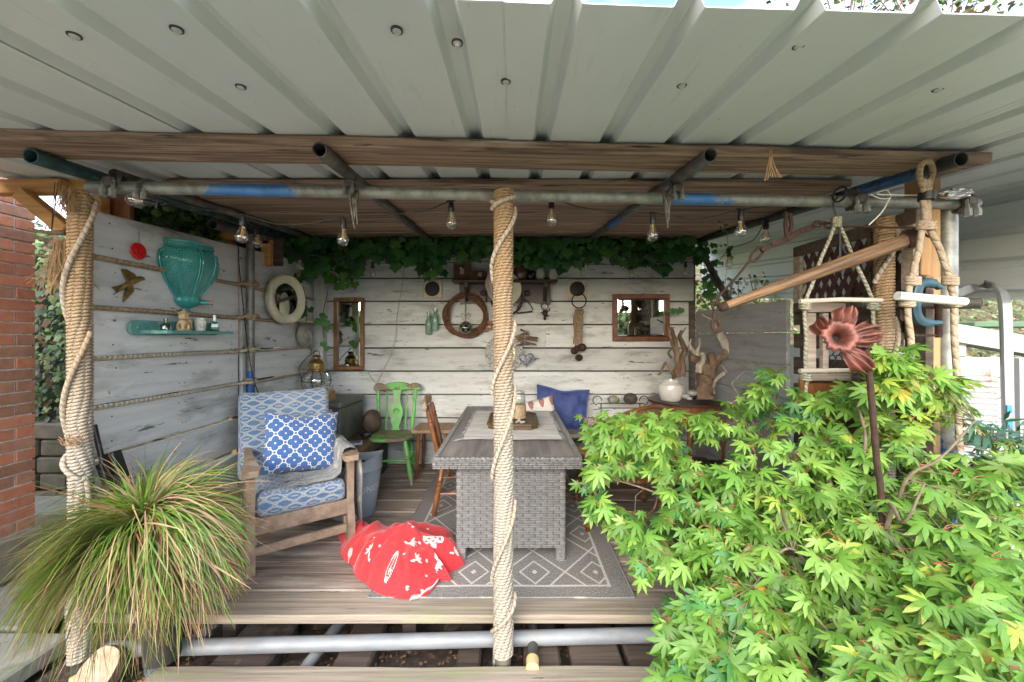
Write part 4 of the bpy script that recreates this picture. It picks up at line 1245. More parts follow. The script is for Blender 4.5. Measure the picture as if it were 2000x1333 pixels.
# on the rack
def fretbox(x0,y0,x1,y1,lab,win):
    a, c_ = Q(x0,y0,DW-.08), Q(x1,y1,DW-.08)
    t = thing('fretwork_frame', lab, 'ornament', (a.x, DW-.08, c_.z))
    w, h = c_.x-a.x, a.z-c_.z
    b = B()
    for k in range(int(w/.028)+1):
        for j in range(int(h/.028)+1):
            x = a.x+k*.028+.004; z = c_.z+j*.028+.012
            if win[0] < (x-a.x)/w < win[2] and win[1] < (z-c_.z)/h < win[3]: continue
            b.tube([V((x+.011*math.cos(q), DW-.085+R.uniform(-.004,.004), z+.011*math.sin(q))) for q in [2*PI*i/8 for i in range(8)]], .0035, 5, closed=True)
    part('fretwork', b, WICK, t)
    b = B(); b.box(((a.x+c_.x)/2, DW-.074, (a.z+c_.z)/2), (w,.008,h)); part('back_panel', b, W_DARK, t, False)
    b = B(); b.box((a.x+w*(win[0]+win[2])/2, DW-.080, c_.z+h*(win[1]+win[3])/2), (w*(win[2]-win[0])*.8,.004,h*(win[3]-win[1])*.8)); part('window_mirror', b, MIRROR, t, False)
fretbox(887,516,920,549,'brown fretwork frame with a little arched window at the left end of the rack',(.3,.3,.62,.9))
fretbox(921,530,951,549,'low brown fretwork frame, second on the rack',(.4,.4,.7,.9))
# pot, elephant shape and pine cones
c = Q(1017,549,DW-.08); bottle('brown_pot', c, [(.0001,0),(.05,0),(.065,.02),(.075,.06),(.078,.10),(.07,.12),(.072,.135),(.065,.13),(.055,.09)], mk('amber_glazed_pot',(.12,.05,.02),(.06,.03,.015),9.,.2,coat=.5), 'round brown pot on the rack right of the centre post', 'pot')
c = Q(1036,549,DW-.08); b = B(); b.ball(c+V((0,0,.055)), .055, 14, (.8,.7,1)); b.ball(c+V((.035,-.01,.075)), .028, 10); b.tube([c+V((.055,-.01,.07)),c+V((.066,-.01,.04)),c+V((.06,-.01,.01))],[.012,.009,.007],8)
single('dark_ornament', b, flat('navy_glaze', (.012,.02,.03), .25), 'dark navy rounded figurine between the pot and the white pine cones', 'figurine')
PCONE = mk('white_glazed_cone', (.62,.62,.56), (.5,.5,.44), 20., .4)
for (px, lab) in ((1055,'white ceramic pine cone on the rack, left of two'),(1080,'white ceramic pine cone on the rack, right of two')):
    c = Q(px,549,DW-.08); b = B(); b.lathe([(.0001,0),(.05,0),(.05,.012),(.0001,.012)], 4, c)
    for j in range(8):
        z = .02+j*.014; rr = .038*math.sin(PI*(.2+.72*(j+.6)/8.6))
        for k in range(10):
            a = 2*PI*(k+.5*(j%2))/10; b.ball(c+V((rr*math.cos(a), rr*math.sin(a), z)), .011, 5, (1,1,1.2))
    b.ball(c+V((0,0,.07)), .034, 10, (1,1,1.7))
    single('pine_cone_ornament', b, PCONE, lab, 'ornament', 'white ceramic pine cones')
# white plate and dark hoop behind the post
c = Q(985,565,DW-.13); b = B(); b.lathe([(.0001,.0),(.10,.002),(.17,.012),(.18,.018),(.17,.010),(.0001,-.006)], 48, Q(985,565,DW-.12), rot=RX(PI/2))
single('white_disc', b, mk('milky_lamp_disc',(.62,.64,.5),(.52,.55,.42),6.,.5), 'milky white round disc hung behind the centre post', 'plate')
c = Q(990,585,DW-.03); b = B(); b.tube([c+V((.165*math.cos(a),-.02,.165*math.sin(a))) for a in [2*PI*i/48 for i in range(48)]], .012, 8, closed=True)
single('iron_hoop', b, mk('dark_red_hoop',(.06,.02,.018),(.03,.012,.01),20.,.6), 'dark iron hoop hung behind the centre post', 'hoop')
# lilac carved figure
c = Q(966,550,4.05)
b = B()
for (off, r0) in (((0,0),1.0),((.02,-.01),.8),((-.02,-.012),.75),((.005,-.03),.7)):
    b.tube(bez([Q(964,490,4.0)+V((off[0]*.3,off[1]*.3,0)), Q(969,510,4.0)+V((off[0]*.5,off[1],0)), Q(963,535,4.0)+V((off[0],off[1],0)), Q(958,558,4.0)+V((off[0]*1.4,off[1],0)), Q(966,580,4.0)+V((off[0],off[1],0)), Q(971,602,4.0)],7), [r0*x for x in [.006]+[.012+.026*math.sin(PI*min(1,i/30)) for i in range(34)]+[.01]], 8)
b.v = b.v; single('carved_figure', b, PINKW, 'pale lilac carved wing-shaped ornament just left of the centre post', 'carving')
b = B(); b.tube(bez([Q(962,618,4.1),Q(968,622,4.1),Q(966,632,4.1),Q(972,638,4.1)],5),[.008]*16,6); single('coral_piece', b, TERRA, 'small orange coral twig left of the centre post', 'ornament')
# stirrup
c = Q(1025,602,DW-.04)
t = thing('stirrup', 'old iron stirrup hanging from the coat rack', 'stirrup', c)
b = B(); b.tube(bez([c+V((-.085,0,-.05)),c+V((-.075,0,.01)),c+V((-.03,0,.075)),c+V((0,0,.085)),c+V((.03,0,.075)),c+V((.075,0,.01)),c+V((.085,0,-.02))],6), .006, 6); b.bbox(c+V((0,0,-.045)),(.17,.03,.014),.003,RY(-.12)); part('stirrup_iron', b, IRON, t)
b = B(); b.tube([c+V((.01,-.005,.08)),c+V((0,-.008,.13)),c+V((-.01,-.005,.08))], .0025, 5); part('wire', b, CLEARC, t)
c = Q(1064,612,DW-.03)
b = B(); b.tube([c+V((.036*math.cos(a),0,.07+.036*math.sin(a))) for a in [2*PI*i/18 for i in range(18)]], .005, 6, closed=True)
b.ball(c+V((0,0,-.0)), .03, 10, (.9,.6,1)); b.ball(c+V((.0,0,-.05)), .018, 8, (.8,.6,1.6)); b.tube([c+V((0,0,.01)),c+V((.05,0,.03)),c+V((.055,0,.055))],.006,6); b.tube([c+V((0,0,-.02)),c+V((.045,0,-.03))],.005,6); b.tube([c+V((-.01,0,.02)),c+V((-.04,0,.0))],.006,6)
single('rusty_hook', b, RUST, 'rusty iron ring with a forged hook at the right end of the rack', 'hook')
# lace-edged round mirror behind the post
c = Q(985,690,DW-.03)
t = thing('lace_mirror', 'round silver filigree mirror with a gold mosaic centre behind the post', 'mirror', c)
b = B(); b.lathe([(.115,.006),(.12,.012),(.20,.012),(.205,.004),(.20,0),(.11,0)], 56, c, rot=RX(PI/2)); part('filigree_rim', b, mk('silver_filigree', (.5,.49,.46), (.22,.21,.19), (70,70,70), .5, .3, bump=1, bd=.004, lo=.45, hi=.55), t)
b = B()
for k in range(28):
    a = 2*PI*k/28
    b.tube([c+V(((.16+.03*math.cos(q))*math.cos(a)-.012*math.sin(q)*math.sin(a), -.014, (.16+.03*math.cos(q))*math.sin(a)+.012*math.sin(q)*math.cos(a))) for q in [2*PI*i/8 for i in range(8)]], .003, 4, closed=True)
part('filigree_loops', b, SILVER, t)
GOLDM = mk('gold_mosaic', (.75,.6,.2), (.5,.35,.1), (40,40,40), .2, .6, bump=.8, bd=.003, c3=(.85,.8,.6), t3=(.5,.55), sc3=30.)
b = B(); b.lathe([(.115,.008),(.0001,.010)], 40, c, rot=RX(PI/2)); part('mosaic_centre', b, GOLDM, t)
# driftwood fan on a beaded string with heart
c = Q(1025,665,DW-.05)
t = thing('driftwood_mobile', 'fan of thin driftwood sticks on a beaded string', 'mobile', c)
for (dz, L, a, x) in ((.06,.16,.35,-.03),(.03,.26,-.05,.02),(.005,.22,-.1,.03),(-.03,.22,-.18,.02),(-.045,.16,.15,-.01),(.085,.12,-.6,.0)):
    b = B(); p = c+V((x,0,dz)); q = V((math.cos(a),0,math.sin(a)))
    b.tube(bez([p-q*L/2, p+V((0,.006,.006)), p+q*L/2],6), [.004]+[.011]*11+[.003], 7); part('stick', b, W_DRIFTB, t)
b = B()
for k in range(14): b.ball(c+V((.0,-.014,.11-k*.02)), .006, 6)
part('beads', b, CERAM_W, t)
c = Q(1028,702,DW-.03)
t = thing('heart_ornament', 'embossed silver heart hanging below the driftwood fan', 'ornament', c)
def heart(s):
    out = []
    for i in range(40):
        a = 2*PI*i/40
        out.append((s*16*math.sin(a)**3/16, s*(13*math.cos(a)-5*math.cos(2*a)-2*math.cos(3*a)-math.cos(4*a))/15))
    return out
b = B()
hp = heart(.08); rings = []
for sc_, dy in ((1,0),(1,-.012),(.9,-.02),(.6,-.026),(.3,-.03),(.02,-.031)):
    rings.append([c+V((x*sc_, dy, z*sc_)) for x, z in hp])
o = len(b.v)
for r_ in rings: b.v += [tuple(p) for p in r_]
for i in range(len(rings)-1):
    for j in range(40): b.face((i*40+j,(i+1)*40+j,(i+1)*40+(j+1)%40,i*40+(j+1)%40))
part('heart_body', b, mk('embossed_pewter',(.34,.36,.38),(.14,.15,.17),(45,45,45),.5,.4,bump=1,bd=.005,lo=.42,hi=.58), t, autos=0)
b = B(); b.tube([c+V((.083*x/.08*1.0,-.016,.083*z/.08)) for x, z in hp], .004, 6, closed=True); b.tube([c+V((0,-.01,.06)), c+V((0,-.01,.12))], .002, 5); part('heart_rim', b, SILVER, t)
# ring, rope hank and bells
c = Q(1131,588,DW-.05)
t = thing('bell_rope', 'iron ring with a hank of rope and rusty bells hung on the back wall', 'rope', c)
b = B(); b.tube([c+V((.076*math.cos(a),0,.076*math.sin(a))) for a in [2*PI*i/30 for i in range(30)]], .006, 7, closed=True); part('ring', b, RUST, t)
b = B()
for k in range(9):
    dx = (k-4)*.009
    b.tube(bez([Q(1131,604,DW-.05)+V((dx*.6,R.uniform(-.012,.012),.0)), Q(1129,625,DW-.05)+V((dx*1.3,R.uniform(-.02,.0),0)), Q(1129,650,DW-.05)+V((dx,R.uniform(-.02,.0),0)), Q(1128,672,DW-.05)+V((dx*1.2,0,R.uniform(-.03,.03)))],6), .0085, 6)
for sx in (-1,1): b.tube([Q(1131+sx*5,610,DW-.07)+V((.016*math.cos(a),-.01,.03*math.sin(a))) for a in [2*PI*i/14 for i in range(14)]], .007, 6, closed=True)
part('rope_hank', b, ROPE_B, t, autos=80)
for (px, py, r) in ((1122,686,.040),(1137,679,.047),(1131,699,.040),(1127,681,.036)):
    b = B(); p = Q(px,py,DW-.07-R.uniform(0,.02)); b.ball(p, r, 14, (1,1,.88)); b.tube([p+V((r*1.01*math.cos(a),r*1.01*math.sin(a),0)) for a in [2*PI*i/20 for i in range(20)]], .003, 5, closed=True)
    part('bell', b, RUST, t)
# ================================================================ FABRICS
def uvxy(t):
    tcn = t.nodes.new('ShaderNodeUVMap'); sx = t.nodes.new('ShaderNodeSeparateXYZ'); t.links.new(tcn.outputs[0], sx.inputs[0])
    return N(sx.outputs[0]), N(sx.outputs[1])
def weave_bump(t, p, u, v, s=260., st=.4):
    bumpn(t, p, sn(u*s)*sn(v*s), st, .001)
def quatrefoil(name, blue, white, cell, w):
    m, t, p = newmat(name); N.T = t
    u, v = uvxy(t)
    def ringd(ox, oy, k):
        # distance to the outline of a four-lobed shape in a square cell
        x = ab(fr(u/cell+ox)-.5); y = ab(fr(v/cell+oy)-.5)
        dx = sq((x-.22)*(x-.22)+y*y); dy = sq(x*x+(y-.22)*(y-.22))
        return mn(dx, dy)-.20
    d1 = ab(ringd(0, 0, 0)); d2 = ab(ringd(.5, .5, 0))
    msk = lt(mn(d1, d2), w)
    n1 = noise_(t, vecs(t, 'Object', (120., 120., 120.)), 1, 2)
    bl = mixc(t, ramp(t, n1, .3, .7), blue, tuple(x*.8 for x in blue))
    t.links.new(mixc(t, msk, bl, white), p.inputs['Base Color'])
    p.inputs['Roughness'].default_value = .9; p.inputs['Sheen Weight'].default_value = .3
    weave_bump(t, p, u, v, 1500., .5)
    return m
CUSH = quatrefoil('blue_quatrefoil_cotton', (.055,.14,.36), (.68,.68,.66), .125, .022)
def hexfabric(name):
    """upholstery woven with elongated hexagons and cubes"""
    m, t, p = newmat(name); N.T = t
    u, v = uvxy(t)
    cu, cv = .075, .105
    def cell(ox, oy):
        x = ab(fr(u/cu+ox)-.5); y = ab(fr(v/cv+oy)-.5)
        return mxx(x*1.0, y*.62+x*.5)
    a, b_ = cell(0, 0), cell(.5, .5)
    e = ab(a-.30); e2 = ab(b_-.30)
    msk = lt(mn(e, e2), .05)
    v2 = lt(ab(fr(u/cu)-.5), .05)
    msk = mxx(msk, v2*lt(ab(fr(v/cv)-.5), .2))
    n1 = noise_(t, vecs(t, 'Object', (70., 14., 260.)), 1, 3)
    n2 = noise_(t, vecs(t, 'Object', 7.), 1, 4)
    bl = mixc(t, ramp(t, n1, .35, .65), (.065,.145,.28), (.13,.22,.36))
    wh = mixc(t, ramp(t, n1, .3, .7), (.46,.47,.46), (.28,.31,.34))
    worn = N(ramp(t, n2, .52, .7))
    col = mixc(t, msk, bl, wh)
    col = mixc(t, worn*.35, col, (.4,.43,.45))
    t.links.new(col, p.inputs['Base Color']); p.inputs['Roughness'].default_value = .95; p.inputs['Sheen Weight'].default_value = .3
    weave_bump(t, p, u, v, 1200., .6)
    return m
UPH = hexfabric('faded_blue_upholstery')
VELV, _t, _p = newmat('navy_velvet'); N.T = _t
_n = noise_(_t, vecs(_t, 'Object', (5.,5.,5.)), 1, 4, .6, 2.)
_t.links.new(mixc(_t, ramp(_t, _n, .35, .7), (.012,.025,.13), (.05,.08,.24)), _p.inputs['Base Color'])
_p.inputs['Roughness'].default_value = .7; _p.inputs['Sheen Weight'].default_value = 1; _p.inputs['Sheen Tint'].default_value = (.4,.5,.9,1)
THROW = mk('grey_woven_throw', (.30,.30,.29), (.2,.21,.215), (80,80,80), .95, bump=.8, bd=.002, c3=(.5,.46,.38), t3=(.55,.65), sc3=(8,8,8))
LEAFP, _t, _p = newmat('white_cotton_leaf_print'); N.T = _t
_u, _v = uvxy(_t)
_x = ab(fr(_u/.11)-.5)*2; _y = ab(fr(_v/.2)-.5)*2
_m = lt(_x*_x*2.2+_y, .62)
_s = gt(fr(_v*60+_x*1.2), .35)
_t.links.new(mixc(_t, _m, (.66,.64,.58), mixc(_t, _s, (.5,.42,.34), (.3,.045,.04))), _p.inputs['Base Color']); _p.inputs['Roughness'].default_value = .9

def pillow(name, w, h, t_, m, mtx, lab, dent=0.0, seed=0, parent=None, ear=.06):
    b = B(); n = 30
    for sg in (1, -1):
        def fn(a, c, sg=sg):
            u, v = a*2-1, c*2-1
            pin = 1-ear*(abs(u)**2*abs(v)**.0*(1-abs(v)**3)+0*abs(u))*0
            ex = 1-ear*(1-v*v)*abs(u); ey = 1-ear*(1-u*u)*abs(v)
            th = ((1-u**4)*(1-v**4))**.5
            th *= t_/2
            dn = dent*math.exp(-((u)**2*6+(v-1)**2*3))
            wr = .010*mnoise.noise(V((u*3, v*3, seed+sg)))*(1-abs(u*v)) + .005*mnoise.noise(V((u*9, v*9, seed+sg*2)))
            return mtx @ V((u*w/2*ex, sg*(th+wr*min(1, th*25)), v*h/2*ey-dn*h*.5))
        b.grid(n, n, fn, lambda a, c: (a*w, c*h), flip=(sg < 0))
    bb = [mtx @ V((u*w/2, 0, v*h/2)) for u, v in ((-1,-1),(1,-1),(1,1),(-1,1))]
    return single(name, b, m, lab, 'cushion', autos=0)

# ================================================================ ARMCHAIR (local frame: +x across, -y is the way it faces)
ac = V((-1.335, 2.525, 0)); ang = math.atan2(.58, .82)
arm = thing('armchair', 'low wooden armchair with faded blue patterned upholstery, in front of the left wall', 'armchair', ac, ang)
hw = .278
for sx in (-1, 1):
    b = B(); x = sx*hw
    b.poly([V((x-.022,-.06,.0)),V((x-.022,-.005,.0)),V((x-.022,.0,.2)),V((x-.022,.03,.30)),V((x-.022,.02,.585)),V((x-.022,-.045,.585)),V((x-.022,-.035,.3)),V((x-.022,-.075,.16))], (.044,0,0)); part('leg', b, W_CHAIR, arm)
    b = B(); b.poly([V((x-.022,.56,.0)),V((x-.022,.62,.0)),V((x-.022,.60,.3)),V((x-.022,.72,.8)),V((x-.022,.68,.8)),V((x-.022,.55,.3))], (.044,0,0)); part('leg', b, W_CHAIR, arm)
    b = B(); pr = [(-.10,.036),(-.085,.046),(-.03,.05),(.08,.036),(.3,.024),(.5,.022)]
    pts = [V((x-w, y, .585+(.0 if y < .1 else -.0))) for y, w in pr]+[V((x+w, y, .585)) for y, w in pr[::-1]]
    b.poly(pts, (0,0,.036)); part('armrest', b, W_CHAIR, arm)
    b = B(); b.bbox((x*.93, .28, .17), (.028,.56,.05), .004); part('side_rail', b, W_CHAIR, arm)
b = B(); b.bbox((0,-.012,.265),(2*hw-.03,.03,.10),.006); part('front_rail', b, W_CHAIR, arm)
b = B(); b.bbox((0,.0,.115),(2*hw-.03,.035,.055),.006); part('stretcher', b, W_CHAIR, arm)
b = B(); b.bbox((0,.57,.27),(2*hw-.03,.03,.10),.006); part('back_rail', b, W_CHAIR, arm)
def lump(s):
    return lambda p: V((p.x+.006*mnoise.noise(p*6+V((s,0,0))), p.y+.010*mnoise.noise(p*5+V((0,s,0))), p.z+.014*mnoise.noise(p*5+V((0,0,s)))*(1 if p.z > 0 else .3)-(.02*math.exp(-(p.x**2*12+p.y**2*12)) if p.z > 0 else 0)))
b = B(); b.rbox((0,.25,.385),(2*hw-.055,.60,.145),.045,14,fn=lump(2)); part('seat_cushion', b, UPH, arm, autos=0)
b = B(); b.rbox((-.03,.62,.69),(2*hw+.05,.135,.64),.05,14,rot=RX(-.36),fn=lump(5)); part('backrest_cushion', b, UPH, arm, autos=0)
# blue fringe cloth below the left of the back cushion
AR = Matrix.Translation(ac) @ Matrix.Rotation(ang, 4, 'Z')
pillow('patterned_cushion', .48, .42, .17, CUSH, AR @ Matrix.Translation((.035,.32,.66)) @ Matrix.Rotation(.10,4,'Y') @ Matrix.Rotation(-.46,4,'X'), 'blue cushion with a white quatrefoil lattice, propped on the armchair', seed=3, dent=.10)
# throw over the right arm
b = B()
def thr(a, c):
    x = hw+.0; y = -.02+.44*c
    path = [(-.30,.452),(-.20,.455),(-.11,.462),(-.062,.50),(-.05,.60),(-.035,.640),(0,.650),(.04,.640),(.058,.60),(.066,.45),(.07,.25),(.072,.12)]
    s = a*(len(path)-1); i = min(int(s), len(path)-2); f = s-i
    px = path[i][0]+(path[i+1][0]-path[i][0])*f; pz = path[i][1]+(path[i+1][1]-path[i][1])*f
    w = .012*mnoise.noise(V((px*6, y*9, pz*3)))+.008*math.sin(y*38+pz*5)
    yy = y+.03*math.sin(pz*5)+(.05-.12*a if px > .05 else .0)
    if a < .35: yy = -.02+.44*c*.8+.02*math.sin(a*20)-.02
    return V((x+px+(w if pz < .6 and px > .03 else 0), yy, pz+(abs(w) if px < .05 else 0)))
b.grid(60, 30, thr)
o_ = len(b.f)
b2 = [(v[0], v[1], v[2]) for v in b.v]
th = thing('grey_throw', 'grey woven throw with a fringe draped over the right arm of the armchair', 'blanket', ac, ang)
part('cloth', b, THROW, th, autos=0)
b = B()
for k in range(70):
    p = V((hw-.28+R.uniform(-.02,.03), -.02+.37*k/70, .462))
    d = V((-1, R.gauss(-.1,.5), 0)).normalized()
    b.tube([p, p+d*.05+V((0,0,R.uniform(.0,.012))), p+d*.10+V((R.gauss(0,.01),R.gauss(0,.015),-.001))], [.003,.0035,.0015], 5)
part('fringe', b, THROW, th, kind='stuff')

# ================================================================ LAUNDRY BUCKET
bc = V((-1.275, 3.15, 0))
t = thing('laundry_bucket', 'oval grey-blue metal laundry bucket holding dark clothes', 'bucket', bc)
BR = lambda z: .155+.055*(z/.42)
def dip(r, z, a): return r
b = B(); prof = [(BR(0)-.002,.0),(BR(0),.004)]+[(BR(z),z) for z in (.1,.2,.3,.36)]+[(BR(.365)+.003,.366),(BR(.37),.372),(BR(.40),.41),(BR(.42)+.004,.422),(BR(.42),.426),(BR(.42)-.004,.420),(BR(.3)-.005,.3),(BR(0)-.005,.01),(.0001,.01)]
b.lathe([(r, z) for r, z in prof], 48, bc, (1.12,.9,1)); b.v = [(x,y,z+(.045*abs((x-bc.x)/.2)**2 if z > .38 else 0)) for x,y,z in b.v]; bucket_part = part('bucket_body', b, ZINC, t)
# lettering wrapped round the body
fc = bpy.data.curves.new('txt', 'FONT'); fc.body = 'LAUNDRY'; fc.size = .066; fc.align_x = 'CENTER'; fc.extrude = .0; fc.resolution_u = 3; fc.space_character = 1.12
fo = bpy.data.objects.new('txt', fc); COL.objects.link(fo)
dg = bpy.context.evaluated_depsgraph_get(); fm = fo.evaluated_get(dg).to_mesh()
b = B(); a0 = -.60
vs = []
for v in fm.vertices:
    z = .235+v.co.y-.03; R0 = BR(z)
    an = a0+v.co.x/.19
    vs.append(V((bc.x+1.12*(R0+.0015)*math.cos(an), bc.y+.9*(R0+.0015)*math.sin(an), z)))
b.add(vs, [tuple(p.vertices) for p in fm.polygons])
fo.to_mesh_clear(); COL.objects.unlink(fo); bpy.data.objects.remove(fo); bpy.data.curves.remove(fc)
part('lettering', b, PRINTW, bucket_part, False)
b = B(); b.ball(bc+V((0,0,.33)), .16, 18, (1.1,.85,.55), fn=lambda r,z,a: r*(1+.2*mnoise.noise(V((math.cos(a)*2,math.sin(a)*2,z*20))))); single('dark_clothes', b, DENIM, 'bundle of dark clothes inside the laundry bucket', 'clothes', autos=0)
b = B(); b.ball(bc+V((.08,-.09,.36)), .07, 12, (1.2,.7,.5), fn=lambda r,z,a: r*(1+.25*mnoise.noise(V((math.cos(a)*2,math.sin(a)*2,z*30))))); single('pale_cloth', b, PAPER, 'piece of pale cloth at the front of the laundry bucket', 'clothes', autos=0)

# ================================================================ TRUNK, CHEST, LANTERN
t = thing('leather_case', 'long brown leather case on the floor behind the armchair', 'trunk', (-1.72,3.85,0))
b = B(); b.rbox((-1.72,3.86,.36),(.80,.72,.12),.03,4); part('lid', b, TRUNKB, t)
b = B(); b.bbox((-1.72,3.86,.15),(.78,.70,.30),.01); part('trunk_body', b, flat('black_trunk_body',(.02,.019,.018),.6), t)
b = B(); b.bbox((-1.72,3.498,.305),(.80,.012,.03),.003); part('trim_strip', b, W_WORNTOP, t)
t = thing('tin_chest', 'grey green painted tool chest standing on the brown trunk', 'chest', (-1.80,3.86,.42))
b = B(); b.bbox((-1.82,3.86,.585),(.52,.56,.32),.012); part('chest_body', b, TRUNKG, t)
b = B(); b.rbox((-1.82,3.86,.775),(.54,.58,.06),.02,4); lid_ = part('lid', b, TRUNKG, t)
b = B(); b.tube(bez([(-1.70,3.575,.69),(-1.69,3.55,.70),(-1.60,3.55,.70),(-1.59,3.575,.69)],4),.006,6); part('handle', b, IRON, lid_)
c = V((-1.92,3.88,.805))
t = thing('ship_lantern', 'round-globed ship lantern standing on the tin chest', 'lantern', c)
b = B(); b.lathe([(.0001,0),(.075,0),(.078,.02),(.06,.03),(.05,.05)], 28, c); part('base', b, BRASS, t)
b = B(); b.lathe([(.05,.05),(.095,.08),(.118,.13),(.122,.165),(.11,.21),(.085,.245),(.06,.262)], 36, c); part('glass_globe', b, GLASS, t, autos=0)
b = B(); b.lathe([(.062,.255),(.075,.26),(.075,.275),(.068,.28),(.064,.33),(.068,.335),(.05,.36),(.030,.375),(.030,.39),(.045,.393),(.030,.41),(.008,.415),(.0001,.416)], 28, c)
for k in range(12):
    a = 2*PI*k/12; b.ball(c+V((.067*math.cos(a),.067*math.sin(a),.305)), .008, 5)
part('vented_top', b, BRASS, t)
b = B()
for k in range(4):
    a = PI/4+k*PI/2; b.tube(bez([c+V((.06*math.cos(a),.06*math.sin(a),.02)), c+V((.13*math.cos(a),.13*math.sin(a),.12)), c+V((.13*math.cos(a),.13*math.sin(a),.2)), c+V((.075*math.cos(a),.075*math.sin(a),.27))],5), .0035, 5)
b.tube([c+V((.133*math.cos(a),.133*math.sin(a),.163)) for a in [2*PI*i/36 for i in range(36)]], .0035, 5, closed=True)
part('wire_cage', b, IRON, t)
b = B(); b.tube([c+V((.03*math.cos(a),0,.42+.035*math.sin(a))) for a in [2*PI*i/18 for i in range(18)]], .003, 5, closed=True)
b.tube(bez([c+V((-.14,.0,.16)),c+V((-.16,-.02,.28)),c+V((-.07,-.02,.4)),c+V((0,0,.45))],6),.0035,5)
part('handle', b, IRON, t)
b = B(); b.lathe([(.0001,.05),(.03,.05),(.03,.085),(.012,.09),(.012,.12),(.0001,.12)], 16, c); part('burner', b, BRASS, t)
# basket in front of the lantern
c = V((-1.74,3.66,.805))
t = thing('wicker_basket', 'small square wicker basket on the tin chest in front of the lantern', 'basket', c)
b = B()
for j in range(7):
    z = .01+j*.013
    pts = []
    for k in range(32):
        s = k/32*4; i = int(s); f = s-i; cs = [(-1,-1),(1,-1),(1,1),(-1,1)]
        p, q = cs[i], cs[(i+1)%4]; wob = .003*(1 if (k+j) % 2 else -1)
        x, y = p[0]+(q[0]-p[0])*f, p[1]+(q[1]-p[1])*f
        pts.append(c+V((x*(.072+wob), y*(.055+wob), z)))
    b.tube(pts, .0065, 5, closed=True)
b.box(c+V((0,0,.04)), (.13,.095,.07)); part('woven_sides', b, mk('honey_wicker',(.42,.24,.09),(.25,.13,.04),30.,.6,bump=.5), t)
b = B(); b.bbox(c+V((0,0,.112)), (.125,.09,.035), .003); part('glass_box', b, GLASS, t)
b = B(); 
for z in (.095,.13): 
    for (dx,dy,sx,sy) in ((0,-.045,.13,.006),(0,.045,.13,.006),(-.062,0,.006,.09),(.062,0,.006,.09)): b.box(c+V((dx,dy,z)),(sx,sy,.006))
part('box_trim', b, SILVER, t, False)
# brown bag and tablet on the trunk
def bmp(s): return lambda r,z,a: r*(1+.22*mnoise.noise(V((math.cos(a)*2+s,math.sin(a)*2,z*9))))
b = B(); b.ball((-1.44,4.05,.53),.125,20,(.75,.8,1.0),fn=bmp(2)); single('leather_bag', b, mk('soft_brown_leather',(.13,.08,.055),(.07,.04,.028),12.,.6,bump=.5,bd=.006), 'crumpled brown leather bag beside the tin chest', 'bag', autos=0)
b = B(); b.ball((-1.42,3.83,.455),.045,12,(1.2,.8,.8),fn=bmp(5)); b.tube(bez([(-1.46,3.85,.43),(-1.42,3.78,.44),(-1.37,3.82,.45)],5),.006,6); single('small_camera', b, BLACK, 'small black object with a strap on the brown trunk', 'gadget')
t = thing('booklet', 'white and blue booklet lying on the brown trunk', 'booklet', (-1.46,3.62,.42), .35)
b = B(); b.bbox((0,0,.006),(.16,.11,.010),.002); part('pages', b, PAPER, t)
b = B(); b.box((0,.008,.0122),(.13,.06,.0006)); part('cover_picture', b, flat('booklet_picture', (.1,.2,.35)), t)

